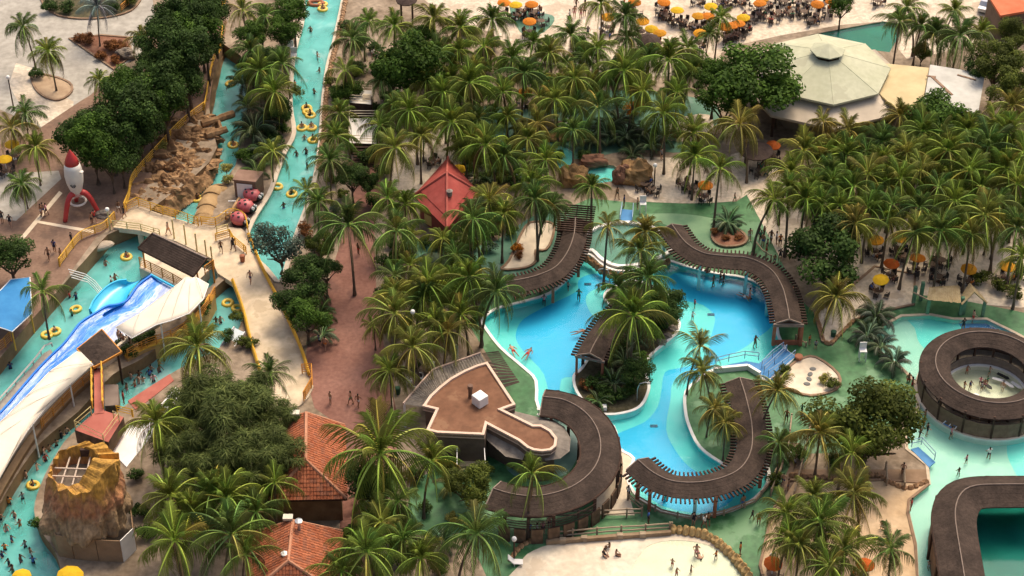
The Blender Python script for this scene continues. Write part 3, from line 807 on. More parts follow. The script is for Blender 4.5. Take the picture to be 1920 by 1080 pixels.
# lower grey terrace roof, sheets one by one
O = [(901,662),(858,677),(812,693),(784,724),(756,757)]
I_ = [(912,681),(868,697),(826,726),(806,745),(793,763)]
for k in range(4):
    for h in range(3):
        t0, t1 = h / 3 + .01, (h + 1) / 3 - .01
        a0 = W(*O[k], 3.0).lerp(W(*O[k + 1], 3.0), t0); a1 = W(*O[k], 3.0).lerp(W(*O[k + 1], 3.0), t1)
        b0 = W(*I_[k], 3.35).lerp(W(*I_[k + 1], 3.35), t0); b1 = W(*I_[k], 3.35).lerp(W(*I_[k + 1], 3.35), t1)
        mb = MB(); N = 6; vs = []
        for i in range(N + 1):
            t = i / N; q = .035 if i % 2 else -.035
            vs += [a0.lerp(a1, t) + Vector((0, 0, q)) - c0, b0.lerp(b1, t) + Vector((0, 0, q)) - c0]
        mb.add(vs, [(2 * i, 2 * i + 1, 2 * i + 3, 2 * i + 2) for i in range(N)]).obj('roof_sheet', M_GREYROOF, bar)
op = [W(*p, 3.05) - c0 for p in O]
mb = MB()
for a, b in zip(op, op[1:]): mb.beam(a, b, .14, .22)
mb.obj('white_fascia', M_PARAPET, bar)
posts(bar, [(858, 690), (815, 722), (760, 800)], 3.0, M_WHITE, .1)
# right: dark shingle skirt
sk = [(902,661),(933,658),(955,690),(972,717),(944,723),(922,690)]
A = [W(903,662,2.9), W(912,677,3.3), W(946,728,3.3)]; B = [W(935,658,2.5), W(953,686,2.5), W(975,718,2.5)]
mb = MB()
for k in range(14):
    t0, t1 = k / 14, (k + .9) / 14
    def on(Lp, t): return Lp[0].lerp(Lp[1], t * 2) if t < .5 else Lp[1].lerp(Lp[2], t * 2 - 1)
    mb.add([on(A, t0) - c0, on(A, t1) - c0 + Vector((0, 0, .04)), on(B, t1) - c0 + Vector((0, 0, .04)), on(B, t0) - c0], [(0, 1, 2, 3), (3, 2, 1, 0)])
mb.obj('shingle_skirt', M_SHING, bar)
# grey apron roof round the round end
ap = [(1000,797),(960,776),(985,778),(1020,784),(1050,790),(1072,812),(1072,840),(1055,856),(1030,864)]
ring_in = [(955,775),(1000,797),(1015,797),(1033,807),(1045,822),(1043,837),(1033,845),(1016,847)]
ring_out = [(962,770),(1010,782),(1035,786),(1058,800),(1070,822),(1068,846),(1050,860),(1022,864)]
mb = MB()
for k in range(7):
    a, b = W(*ring_in[k], 3.3) - c0, W(*ring_in[k + 1], 3.3) - c0
    d, e = W(*ring_out[k + 1], 2.8) - c0, W(*ring_out[k], 2.8) - c0
    mb.add([a, b, d, e], [(0, 1, 2, 3), (3, 2, 1, 0)])
mb.obj('apron_roof', M_GREYROOF, bar)
mb = MB()
q = [W(915,800,3.2) - c0, W(972,829,3.2) - c0, W(988,842,3.2) - c0, W(980,862,2.7) - c0, W(948,856,2.7) - c0, W(912,824,2.7) - c0]
mb.add(q, [(0, 1, 2, 3, 4, 5), (5, 4, 3, 2, 1, 0)]).obj('apron_roof', M_GREYROOF, bar)
# roof furniture
t_ = MB().box((0, 0, .55), (1.15, 1.15, 1.1), R(42)); tank = t_.obj('water_tank', M_WHITE, None, W(900, 757, ZB - .12))
bv = tank.modifiers.new('edge', 'BEVEL'); bv.width = .09; bv.segments = 2
tag(tank, 'white cube water tank standing on the flat brown roof', 'tank')
mb = MB().lathe([(.2, 0), (.2, 1.1), (.26, 1.12), (.26, 1.5), (.2, 1.52)], 12)
tag(mb.obj('roof_vent', mat('brown_metal', (.13, .075, .05), (.18, .10, .07), .5, 2), None, W(882, 745, ZB - .12)), 'brown cylindrical vent pipe beside the white water tank', 'vent')
# kitchen yard below the flat roof
M_METAL = mat('galvanised', (.42, .42, .42), (.55, .55, .54), .35, 2, metal=.7)
yard = empty('yard_frame', W(880, 850, 0), 'pale pipe frame over the tan kitchen yard below the brown flat roof', 'frame')
for a, b in (((857,835,2.3),(908,835,2.3)), ((857,840,1.9),(908,840,1.9)), ((857,845,1.5),(908,845,1.5)), ((857,838,2.3),(857,872,2.3)), ((908,838,2.3),(910,868,2.3))):
    MB().beam(W(*a) - yard.location, W(*b) - yard.location, .07, .07).obj('pipe', M_WHITE, yard)
MB().prism([(p.x - yard.location.x, p.y - yard.location.y) for p in (W(858,850), W(908,850), W(912,880), W(860,882))], .0, .5).obj('platform', mat('tan_block', (.42,.32,.2), (.52,.41,.27), .9, 1.5), yard)

# ------------------------------------------------------------------ tiled huts
M_TILE = mat('clay_tile', (.29, .088, .042), (.42, .15, .075), .85, 1.2, .2, 8, fine=(5, .3))
M_TILE2 = mat('clay_tile_worn', (.22, .085, .05), (.36, .14, .08), .85, 1.6, .2, 8)
def tile_slope(parent, P4, tw=.30, tl=.38):
    """barrel tiles laid one by one over a sloping polygon (eave first edge p0-p1)"""
    p0, p1 = P4[0], P4[1]
    ex = (p1 - p0).normalized(); nrm = (p1 - p0).cross(P4[2] - p0).normalized()
    if nrm.z < 0: nrm = -nrm
    ey = nrm.cross(ex).normalized()
    if (P4[2] - p0).dot(ey) < 0: ey = -ey
    loc = [((p - p0).dot(ex), (p - p0).dot(ey)) for p in P4]
    x0, x1 = min(p[0] for p in loc), max(p[0] for p in loc); y1 = max(p[1] for p in loc)
    mb = MB(); y = 0.0
    while y < y1:
        x = x0 + tw / 2
        while x < x1:
            if pip(x, y + tl / 2, loc):
                j = rnd.uniform(-.012, .012); mi = 1 if rnd.random() < .22 else 0
                vs = []
                for yy, lift in ((y - .04, .07 + j), (y + tl, .02 + j)):
                    for k, zz in ((-.5, 0.0), (-.25, .065), (.25, .065), (.5, 0.0)):
                        vs.append(p0 + ex * (x + k * tw) + ey * yy + nrm * (zz + lift))
                mb.add(vs, [(0, 1, 5, 4), (1, 2, 6, 5), (2, 3, 7, 6), (0, 4, 7, 3)], mi)
            x += tw
        y += tl
    mb.add([p - nrm * .02 for p in P4], [tuple(range(len(P4))), tuple(range(len(P4)))[::-1]], 1)
    return tag(mb.obj('roof_tiles', [M_TILE, M_TILE2], parent), kind='stuff')
def ridge(parent, a, b, r=.16):
    MB().tube([a + (b - a) * (k / 4) + Vector((0, 0, .05)) for k in range(5)], r, 6).obj('ridge_tiles', mat('ridge_tile', (.42, .19, .11), (.52, .26, .16), .85, 3), parent)
def tiled_hut(label, ridge_a, ridge_b, ecs, zr, ze, wall_m):
    """ridge ends (px at zr), eave corners (px at ze): back-left, back-right, front-right, front-left"""
    ra, rb = W(*ridge_a, zr), W(*ridge_b, zr)
    e = [W(*p, ze) for p in ecs]
    c = (e[0] + e[1] + e[2] + e[3]) / 4; c.z = 0
    root = empty('tiled_hut', c, label, 'hut')
    ra, rb = ra - c, rb - c; e = [p - c for p in e]
    tile_slope(root, [e[2], e[1], ra, rb]) ; tile_slope(root, [e[0], e[3], rb, ra]); tile_slope(root, [e[3], e[2], rb])
    MB().add([e[0], e[1], ra], [(0, 1, 2), (2, 1, 0)]).obj('gable', wall_m, root)
    ridge(root, ra, rb); ridge(root, rb, e[2]); ridge(root, rb, e[3]); ridge(root, ra, e[1], .1); ridge(root, ra, e[0], .1)
    m_ = (e[0] + e[1] + e[2] + e[3]) / 4
    MB().prism([tuple((p * .86 + m_ * .14).xy) for p in e], 0, ze - .1).obj('wall', wall_m, root)
    mb = MB()
    for a, b in ((0, 1), (1, 2), (2, 3), (3, 0)): mb.beam(e[a] - Vector((0, 0, .12)), e[b] - Vector((0, 0, .12)), .1, .18)
    mb.obj('fascia', M_TIMBER, root)
    return root
h1 = tiled_hut('upper hut with a long clay tile hip roof beside the red path', (574,774), (573,862), [(500,800),(646,797),(650,935),(505,938)], 5.6, 3.4, M_WALLB)
h2 = tiled_hut('lower hut with a clay tile hip roof and two metal vents at the bottom edge', (549,976), (541,1052), [(470,1000),(642,996),(640,1118),(462,1118)], 5.6, 3.4, M_WALLB)
def vent(px, py, z, label, kind):
    root = empty('roof_vent', W(px, py, z), label, 'vent')
    if kind == 'box':
        MB().box((0, 0, .35), (.35, .35, .7)).obj('stack', M_METAL, root)
        MB().box((0, 0, .78), (.85, .6, .26)).obj('cap', mat('pale_cap', (.55, .5, .4), (.62, .57, .47), .6, 2), root)
    elif kind == 'pipe':
        MB().lathe([(.14, -.6), (.14, 1.3)], 10).obj('pipe', M_METAL, root)
        MB().lathe([(.05, 1.35), (.34, 1.42), (.34, 1.56), (.06, 1.66)], 12).obj('cap', M_METAL, root)
        MB().box((.05, 0, -.1), (.95, .75, .12)).obj('flashing', M_METAL, root)
    else:
        MB().lathe([(.26, -.5), (.26, .55)], 10).obj('stack', M_ROCKD, root)
        MB().lathe([(.3, .6), (.3, .7), (.05, .78)], 12).obj('cap', M_WHITE, root)
vent(554, 786, 5.0, 'pale box vent on the left slope of the upper tiled roof', 'box')
vent(541, 982, 5.1, 'pale box vent at the top of the lower tiled roof', 'box')
vent(562, 1000, 4.9, 'shiny metal chimney pipe on the lower tiled roof', 'pipe')
vent(534, 1048, 4.9, 'short dark vent with a white cap on the lower tiled roof', 'cap')

# ------------------------------------------------------------------ red pavilion
M_REDROOF = mat('red_roof', (.30, .055, .045), (.37, .085, .07), .75, .5, .1, 3, fine=(1.2, .15))
ap_ = W(838, 325, 5.6); ec = [W(775, 367, 3.1), W(838, 429, 3.1), W(898, 360, 3.1)]
ctr = Vector((ap_.x, ap_.y, 0)); ec.append(Vector((2 * ap_.x - ec[1].x, 2 * ap_.y - ec[1].y, 3.1)))
pav = empty('red_pavilion', ctr, 'red painted pyramid roof pavilion among palms beside the red path', 'pavilion')
a = ap_ - ctr; e = [p - ctr for p in ec]
for k in range(4):
    b, d = e[k], e[(k + 1) % 4]
    mid = [b.lerp(a, .2), d.lerp(a, .2)]
    MB().add([b, d, mid[1], mid[0], mid[0] + Vector((0, 0, .07)), mid[1] + Vector((0, 0, .07)), a + Vector((0, 0, .07))], [(0, 1, 2, 3), (3, 2, 5, 4), (4, 5, 6)]).obj('roof_face', M_REDROOF, pav)
    MB().tube([b + Vector((0, 0, .08)), b.lerp(a, .5) + Vector((0, 0, .12)), a + Vector((0, 0, .12))], .13, 6).obj('hip_cap', mat('hip_red', (.38, .09, .07), (.43, .12, .09), .7, 1), pav)
MB().prism([tuple((p * .82).xy) for p in e], 0, 2.9).obj('wall', mat('red_wall', (.22, .06, .045), (.28, .08, .06), .85, 1), pav)
p0, p1 = W(796, 418, .4) - ctr, W(823, 432, .4) - ctr
MB().add([p0, p1, p1 + Vector((0, 0, 1.3)), p0 + Vector((0, 0, 1.3))], [(0, 1, 2, 3), (3, 2, 1, 0)]).obj('counter_panel', mat('yellow_panel', (.50, .36, .12), (.58, .43, .17), .8, 1), pav)
MB().lathe([(.3, 0), (.3, .55), (.36, .58), (.05, .75)], 10).obj('vent', mat('dull_metal', (.2, .17, .15), (.28, .25, .22), .6, 2), pav, W(843, 366, 4.55) - ctr)

# ------------------------------------------------------------------ octagon hall
M_PALEROOF = mat('pale_green_roof', (.42, .42, .29), (.50, .495, .36), .8, .22, .05, 3, fine=(1.6, .07), patch=((.40, .39, .28), .25, .56, .8))
M_TANROOF = mat('tan_roof', (.46, .39, .30), (.54, .46, .36), .8, .15, fine=(.6, .08))
M_SANDROOF = mat('sand_roof', (.50, .40, .22), (.56, .45, .26), .8, .15, fine=(.6, .08))
M_GREYWHITE = mat('weathered_white_roof', (.46, .445, .40), (.56, .545, .50), .8, .25, fine=(.8, .1))
OC = W(1548, 128, 5.0); OC.z = 0
Ro = 122 / S(1548, 128, 5.0)
hall = empty('octagon_hall', OC, 'large hall with a pale green octagonal roof, small lantern roof and tan skirt roof', 'hall')
def octa(r, z, k, ph=-90): return Vector((r * math.cos(R(45 * k + ph)), r * math.sin(R(45 * k + ph)), z))
for k in range(8):
    b, d = octa(Ro, 5.0, k), octa(Ro, 5.0, k + 1)
    t0, t1 = octa(1.6, 6.9, k), octa(1.6, 6.9, k + 1)
    MB().add([b, d, t1, t0, b - Vector((0, 0, .25)), d - Vector((0, 0, .25))], [(0, 1, 2, 3), (4, 5, 1, 0), (5, 4, 0, 1)]).obj('roof_panel', M_PALEROOF, hall)
    MB().tube([b + Vector((0, 0, .0)), t0 + Vector((0, 0, .0))], .035, 4).obj('roof_seam', M_PALEROOF, hall)
    b, d = octa(2.0, 7.55, k), octa(2.0, 7.55, k + 1)
    MB().add([b, d, Vector((0, 0, 8.35)), b - Vector((0, 0, .12)), d - Vector((0, 0, .12))], [(0, 1, 2), (3, 4, 1, 0)]).obj('lantern_roof', M_PALEROOF, hall)
    # skirt
    b, d = octa(Ro * 1.30, 3.2, k), octa(Ro * 1.30, 3.2, k + 1)
    t0, t1 = octa(Ro * .86, 4.5, k), octa(Ro * .86, 4.5, k + 1)
    MB().add([b, d, t1, t0, b - Vector((0, 0, .3)), d - Vector((0, 0, .3))], [(0, 1, 2, 3), (4, 5, 1, 0), (5, 4, 0, 1)]).obj('skirt_roof', M_TANROOF, hall) if k in (5, 6, 7, 0, 1, 2) else None
    b, d = octa(Ro * .9, 0, k), octa(Ro * .9, 0, k + 1)
    MB().add([b, d, d + Vector((0, 0, 4.2)), b + Vector((0, 0, 4.2))], [(0, 1, 2, 3)]).obj('wall', mat('hall_wall', (.22, .17, .13), (.3, .24, .19), .9, .6), hall)
    p = octa(Ro * 1.22, 0, k); MB().box((p.x, p.y, 1.6), (.3, .3, 3.2)).obj('post', M_TIMBER, hall)
MB().lathe([(1.3, 6.6), (1.3, 7.6)], 8, ph=R(-90)).obj('lantern_drum', M_TIMBER, hall)
for nm, lab, pts, z, m_ in (('annex', 'annex with a flat sand coloured roof joined to the octagonal hall', [(1662,119),(1742,127),(1728,203),(1680,204),(1645,172)], 4.2, M_SANDROOF),
                            ('annex', 'annex with a weathered white flat roof at the palm grove edge', [(1744,121),(1847,138),(1834,212),(1782,205),(1731,200)], 4.5, M_GREYWHITE)):
    w_ = [W(x, y, z) for x, y in pts]; c = sum(w_, Vector()) / len(w_); c.z = 0
    root = empty(nm, c, lab, 'annex')
    MB().prism([tuple((p - c).xy) for p in w_], z - .25, z).obj('roof', m_, root)
    MB().prism([tuple(((p - c) * .95).xy) for p in w_], 0, z - .26).obj('wall', mat('annex_wall', (.34, .27, .2), (.42, .34, .26), .9, .6), root)
    if m_ is M_GREYWHITE:
        mb = MB()
        mb.beam(W(1747, 143, z + .05) - c, W(1785, 178, z + .05) - c, .35, .06); mb.beam(W(1737, 142, z + .05) - c, W(1755, 144, z + .05) - c, .25, .05); mb.beam(W(1795, 140, z + .05) - c, W(1830, 150, z + .05) - c, .25, .05)
        mb.obj('rust_patch', mat('rusted_felt', (.20, .12, .08), (.32, .22, .15), .95, 2), root)
# orange roof and car, top right
w_ = [W(x, y, 4) for x, y in [(1850,-14),(1876,29),(1960,14),(1960,-40),(1860,-40)]]; c = sum(w_, Vector()) / 5; c.z = 0
root = empty('orange_roof_house', c, 'house with an orange roof in the far upper right corner', 'house')
MB().prism([tuple((p - c).xy) for p in w_], 3.7, 4.0).obj('roof', mat('orange_roof', (.50, .13, .06), (.58, .18, .09), .8, .6), root)
MB().prism([tuple(((p - c) * .92).xy) for p in w_], 0, 3.69).obj('wall', M_WALLC, root)

def roof_cone(name, label, cat, px, py, z, r, h, n, m_, post_m=None, ph=0.0, posts_n=4):
    c = W(px, py, z); c.z = 0
    root = empty(name, c, label, cat)
    MB().lathe([(r, z - .12), (r, z), (r * .5, z + h * .55), (.05, z + h)], n, ph=ph).obj('roof', m_, root)
    me = MB().box((0, 0, z / 2), (.16, .16, z)).mesh('post', post_m or M_TIMBER)
    for k in range(posts_n):
        a = 2 * math.pi * (k + .5) / posts_n; put('post', me, root, (r * .75 * math.cos(a), r * .75 * math.sin(a), 0))
    return root
M_DARKTHATCH = mat('dark_thatch', (.05, .035, .03), (.085, .06, .05), .95, 1.5, .5, 6)
roof_cone('kiosk', 'dark octagonal kiosk roof beside the upper cafe umbrellas', 'kiosk', 1215, 74, 3.0, 1.5, .7, 8, M_DARKTHATCH)
roof_cone('kiosk', 'dark round kiosk roof at the top edge above the mango tree', 'kiosk', 762, 0, 3.0, 1.3, .6, 10, M_DARKTHATCH)
roof_cone('kiosk', 'round brown thatch roof under palms beside the octagonal hall', 'kiosk', 1418, 282, 2.6, 1.9, .8, 14, M_DARKTHATCH)
roof_cone('kiosk', 'dark green round shade roof among palms by the teal walk', 'kiosk', 810, 492, 2.4, 1.7, .6, 12, mat('dark_canvas', (.03, .045, .03), (.05, .07, .045), .9, 1))
# ------------------------------------------------------------------ railings
M_YEL = mat('yellow_paint', (.62, .33, .035), (.72, .42, .06), .6, 2)
M_ORANGE = mat('orange_paint', (.52, .22, .04), (.62, .28, .06), .6, 2)
M_PALEY = mat('pale_yellow_paint', (.58, .46, .2), (.66, .54, .26), .6, 2)
def railing(label, pts, z=0.0, h=1.1, n=4, m=None, step=1.6, smooth=0, r=.05, zs=None, group=None):
    path = [W(p[0], p[1], p[2] if len(p) > 2 else z) for p in pts]
    if smooth: path = catmull(path, smooth, False)
    c = path[len(path) // 2].copy(); root = empty('railing', c, label, 'railing', group)
    path = [p - c for p in path]
    for k in range(n):
        zz = h * (k + 1) / n
        MB().tube([p + Vector((0, 0, zz)) for p in path], r if k < n - 1 else r * 1.35, 4).obj('rail', m or M_YEL, root)
    me = MB().box((0, 0, h / 2), (.1, .1, h)).mesh('post', m or M_YEL)
    acc = 0.0
    for a, b in zip(path, path[1:]):
        ln = (b - a).length
        while acc < ln:
            put('post', me, root, a.lerp(b, acc / ln)); acc += step
        acc -= ln
    put('post', me, root, path[-1])
    return root
# ------------------------------------------------------------------ footbridge and walkway
WALK = [(237,398),(258,386),(300,401),(345,414),(372,424),(410,424),(452,428),(467,440),(470,470),(492,505),(520,560),(545,612),(566,660),(578,705),(588,724),(578,745),(545,775),(515,760),(490,700),(470,640),(455,580),(436,530),(408,512),(396,484),(330,452),(262,432),(212,426)]
ww = world_pts(WALK, .25)
c = W(480, 560); c.z = 0
walk = empty('walkway', c, 'cream concrete walkway and footbridge with yellow railings above the river', 'walkway')
M_WALKC = mat('walk_concrete', (.50, .40, .27), (.60, .49, .35), .9, .35, .1, 5, fine=(1.2, .16), patch=((.42, .33, .22), .3, .56, .9))
MB().prism([tuple((p - c).xy) for p in ww], -.35, .25, 0, 1).obj('deck', [M_WALKC, M_CREAM], walk)
for px, py in ((455, 600), (480, 660), (420, 500), (330, 450), (262, 430)):
    q = W(px, py) - c; MB().box((q.x, q.y, -1.35), (.5, .5, 2.0)).obj('pier', M_CREAM, walk)
railing('yellow railing on the far side of the footbridge', [(238,396),(258,386),(300,401),(345,414),(372,424)], .25, 1.15, 4, M_YEL)
railing('yellow railing curving round the footbridge landing by the ladybird cars', [(378,422),(405,424),(430,408),(450,410),(461,420),(466,440)], .25, 1.15, 4, M_YEL, smooth=4)
railing('yellow parapet rail along the outer edge of the walkway', [(468,446),(492,505),(520,560),(545,612),(566,660),(579,705)], .25, .55, 2, M_YEL, smooth=4, r=.07)
railing('yellow parapet rail along the river side of the walkway', [(437,530),(455,580),(470,640),(488,700)], .25, .55, 2, M_YEL, smooth=4, r=.07)
for L_ in ([(466,441),(492,505),(520,560),(545,612),(566,660),(580,706)], [(436,528),(455,580),(470,640),(488,700)]):
    wallstrip_pts = catmull([W(x, y, .25) - c for x, y in L_], 5, False)
    MB().tube([p + Vector((0, 0, .26)) for p in wallstrip_pts], .17, 4).obj('kerb', M_YEL, walk)
railing('orange stair railing at the lower end of the walkway', [(567,700),(585,699),(586,724),(570,752)], .25, 1.2, 5, M_ORANGE)
railing('pale yellow railing on the near side of the footbridge', [(212,426),(262,432),(300,443)], .25, .9, 3, M_PALEY)
railing('yellow ramp railing on the footbridge landing', [(405,452),(432,444),(438,456),(462,476)], .25, 1.0, 4, M_YEL)
railing('yellow stair railing beside the ladybird cars', [(407,440),(428,434)], .25, 1.0, 4, M_PALEY)
railing('long yellow railing along the rock island', [(234,396),(243,372),(248,345),(268,318),(300,283),(332,248),(362,222),(384,206)], 0, 1.1, 4, M_YEL, smooth=4)
railing('golden railing above the brown river wall by the dark trees', [(384,206),(388,185),(392,160),(400,120),(414,95),(418,50)], 0, .8, 3, M_YEL, smooth=4)
railing('orange railing on the plaza edge above the slide pool', [(216,412),(196,432),(172,441),(150,452),(130,476),(112,500)], 0, 1.1, 5, M_YEL, smooth=4)
railing('red brown railing at the top of the river', [(228,22),(240,12),(250,2)], 0, 1.0, 4, M_ORANGE)
railing('yellow railing panel at the very top by the river', [(428,-6),(420,12),(417,28)], 0, 1.3, 6, M_YEL)
# tall pale posts on the footbridge
pm = MB().box((0, 0, 1.3), (.14, .14, 2.6)).mesh('bridge_post', M_PALEY)
for x, y in ((327,447),(349,458),(370,474),(388,486),(399,498)):
    later(put('bridge_post', pm, None, W(x, y, .25)), x, y, 'tall pale yellow post', 'post', 'posts on the footbridge')

# ------------------------------------------------------------------ brown shelters over the wave slide
def quad_roof(name, label, cat, ridge2, eave2, zr, ze, back=1.6, legs=(), leg_m=None):
    ra, rb = W(*ridge2[0], zr), W(*ridge2[1], zr); ea, eb = W(*eave2[0], ze), W(*eave2[1], ze)
    c = (ra + rb + ea + eb) / 4; c.z = 0
    root = empty(name, c, label, cat)
    ba = ra + (ra - ea) * .35; bb = rb + (rb - eb) * .35; ba.z = bb.z = ze + .5
    for nm, q in (('roof_slope', (ea, eb, rb, ra)), ('roof_slope', (ra, rb, bb, ba))):
        mb = MB(); n = 9
        for k in range(n):
            t0, t1 = k / n, (k + 1) / n
            a0, a1, b0, b1 = q[0].lerp(q[3], t0), q[0].lerp(q[3], t1), q[1].lerp(q[2], t0), q[1].lerp(q[2], t1)
            lift = Vector((0, 0, .05)) if nm and q[0] is ea else Vector((0, 0, .0))
            mb.add([a0 - c + lift, b0 - c + lift, b1 - c, a1 - c], [(0, 1, 2, 3)])
        dz = Vector((0, 0, .12)); qq = [p - c - dz for p in q]
        mb.add(qq, [(3, 2, 1, 0)], 1); mb.obj(nm, [M_SHING, M_TIMBER], root)
    MB().beam(ra - c, rb - c, .2, .1).obj('ridge_cap', M_RIDGE, root)
    mb = MB(); mb.beam(ea - c - Vector((0, 0, .1)), eb - c - Vector((0, 0, .1)), .12, .18); mb.beam(eb - c, rb - c, .12, .2); mb.beam(ea - c, ra - c, .12, .2); mb.obj('barge_board', M_TIMBER, root)
    for p in (ea.lerp(ra, .25), eb.lerp(rb, .25), ba.lerp(ra, .1), bb.lerp(rb, .1)):
        q = p - c; MB().box((q.x, q.y, (q.z - .3 - .3) / 2), (.16, .16, q.z + .3)).obj('post', M_ORANGE, root)
    return root
quad_roof('shelter', 'long brown sloping shelter roof between footbridge and wave slide', 'shelter', ((287,437),(388,484)), ((259,465),(363,518)), 3.6, 2.5)
railing('orange railing under the long brown shelter', [(263,499),(300,517),(325,530),(347,543)], -.3, 1.2, 5, M_ORANGE)
railing('red orange railing at the right end of the long brown shelter', [(385,516),(402,504)], .25, 1.2, 4, M_ORANGE)
MB_ = MB().prism([tuple(W(x, y, -.3).xy) for x, y in ((261,502),(275,460),(392,506),(352,546))], -1.5, -.32)
tag(MB_.obj('shelter_platform', M_CREAM), 'cream platform wall under the long brown shelter', 'platform')
# square shelter
def hyp_roof(label, P4, zs, zc):
    w_ = [W(x, y, z) for (x, y), z in zip(P4, zs)]; c = sum(w_, Vector()) / 4; c.z = 0
    root = empty('shelter', c, label, 'shelter'); n = 8; vs = []
    for i in range(n + 1):
        for j in range(n + 1):
            u, v = i / n, j / n
            p = w_[0].lerp(w_[1], u).lerp(w_[3].lerp(w_[2], u), v) - c
            p.z += zc * (1 - max(abs(2 * u - 1), abs(2 * v - 1))) ; vs.append(p)
    fs = [(i * (n + 1) + j, (i + 1) * (n + 1) + j, (i + 1) * (n + 1) + j + 1, i * (n + 1) + j + 1) for i in range(n) for j in range(n)]
    MB().add(vs, fs).add([v - Vector((0, 0, .15)) for v in vs], [f[::-1] for f in fs], 1).obj('roof', [M_SHING, M_TIMBER], root)
    mb = MB(); cs = [p - c - Vector((0, 0, .1)) for p in w_]
    for k in range(4): mb.beam(cs[k], cs[(k + 1) % 4], .1, .25)
    mb.obj('fascia', M_ORANGE, root)
    for p in cs:
        q = p * .82; MB().box((q.x, q.y, p.z / 2 - .5), (.2, .2, p.z + 1)).obj('post', M_TIMBER, root)
    return root
hyp_roof('square brown peaked shelter standing over the middle of the wave slide', [(144,654),(191,617),(228,659),(176,688)], (3.3, 3.7, 3.3, 3.0), .5)

# ------------------------------------------------------------------ the wave slide: a blue trough with running water
def flowmat(name):
    m = bpy.data.materials.new(name); m.use_nodes = True
    N, L = nt(m); b = N['Principled BSDF']; b.inputs['Roughness'].default_value = .25
    uv = N.new('ShaderNodeUVMap'); uv.uv_map = 'flow'
    mp = N.new('ShaderNodeMapping'); mp.inputs['Scale'].default_value = (3.0, 9.0, 1)
    L.new(uv.outputs[0], mp.inputs[0])
    n = N.new('ShaderNodeTexNoise'); n.inputs['Scale'].default_value = 1.6; n.inputs['Detail'].default_value = 6; n.inputs['Distortion'].default_value = .6
    L.new(mp.outputs[0], n.inputs['Vector'])
    sx = N.new('ShaderNodeSeparateXYZ'); L.new(uv.outputs[0], sx.inputs[0])
    ad = N.new('ShaderNodeMath'); ad.operation = 'MULTIPLY_ADD'; ad.inputs[1].default_value = .55; L.new(n.outputs['Fac'], ad.inputs[0]); 
    sb = N.new('ShaderNodeMath'); sb.operation = 'SUBTRACT'; sb.inputs[1].default_value = .275; L.new(sx.outputs['Y'], sb.inputs[0])
    L.new(sb.outputs[0], ad.inputs[2])
    r = N.new('ShaderNodeValToRGB'); e = r.color_ramp.elements
    e[0].position, e[0].color = .0, (.01, .15, .60, 1)
    e[1].position, e[1].color = 1.0, (.66, .68, .72, 1)
    for p, cc in ((.24, (.02, .20, .66, 1)), (.36, (.12, .36, .76, 1)), (.46, (.55, .64, .80, 1)), (.58, (.28, .36, .62, 1)), (.78, (.62, .66, .76, 1))):
        x = e.new(p); x.color = cc
    L.new(ad.outputs[0], r.inputs['Fac']); L.new(r.outputs['Color'], b.inputs['Base Color'])
    bp = N.new('ShaderNodeBump'); bp.inputs['Strength'].default_value = .4; bp.inputs['Distance'].default_value = .2
    L.new(n.outputs['Fac'], bp.inputs['Height']); L.new(bp.outputs['Normal'], b.inputs['Normal'])
    return m
M_FLOW = flowmat('rushing_water')
M_SLIDEB = mat('slide_blue', (.01, .15, .60), (.02, .22, .68), .3, .4, spec=.5)
M_SLIDEC = mat('slide_cyan', (.03, .42, .68), (.06, .52, .75), .3, .4, spec=.5)
LEFT = [(283,516,1.3),(258,535,1.2),(238,562,1.15),(222,570,1.15),(200,574,1.1),(176,588,1.05),(150,605,1.0),(134,625,1.0),(118,645,.95),(100,662,.9),(72,690,.8),(44,722,.7),(10,762,.6),(-30,805,.5),(-70,850,.4)]
RIGHT = [(335,540,1.3),(325,560,1.2),(310,578,1.1),(296,590,1.1),(280,603,1.0),(262,616,1.0),(248,632,1.0),(228,650,1.0),(206,668,.95),(176,690,.9),(132,730,.8),(92,770,.7),(52,815,.6),(20,858,.5),(-10,900,.4)]
sl0 = W(150, 640); sl0.z = 0
slide = empty('wave_slide', sl0, 'broad blue wave slide with foaming white water running down to the left edge', 'water slide')
A = catmull([W(x, y, z) for x, y, z in LEFT], 5, False); B = catmull([W(x, y, z) for x, y, z in RIGHT], 5, False)
mb = MB(); nv = 14; vs = []
for i, (a, b) in enumerate(zip(A, B)):
    for j in range(nv + 1):
        v = j / nv; p = a.lerp(b, v) - sl0
        p.z += .30 * (2 * v - 1) ** 4 - .25 + .18 * noise.noise(Vector((p.x * .5, p.y * .5, 3))) * (1 - abs(2 * v - 1)); vs.append(p)
ns = len(A); fs = [(i * (nv + 1) + j, i * (nv + 1) + j + 1, (i + 1) * (nv + 1) + j + 1, (i + 1) * (nv + 1) + j) for i in range(ns - 1) for j in range(nv)]
mb.add(vs, fs); fo = mb.obj('running_water', M_FLOW, slide, smooth=True)
uvl = fo.data.uv_layers.new(name='flow')
for lp in fo.data.loops:
    i, j = divmod(lp.vertex_index, nv + 1); uvl.data[lp.index].uv = (i / (ns - 1) * 4, j / nv)
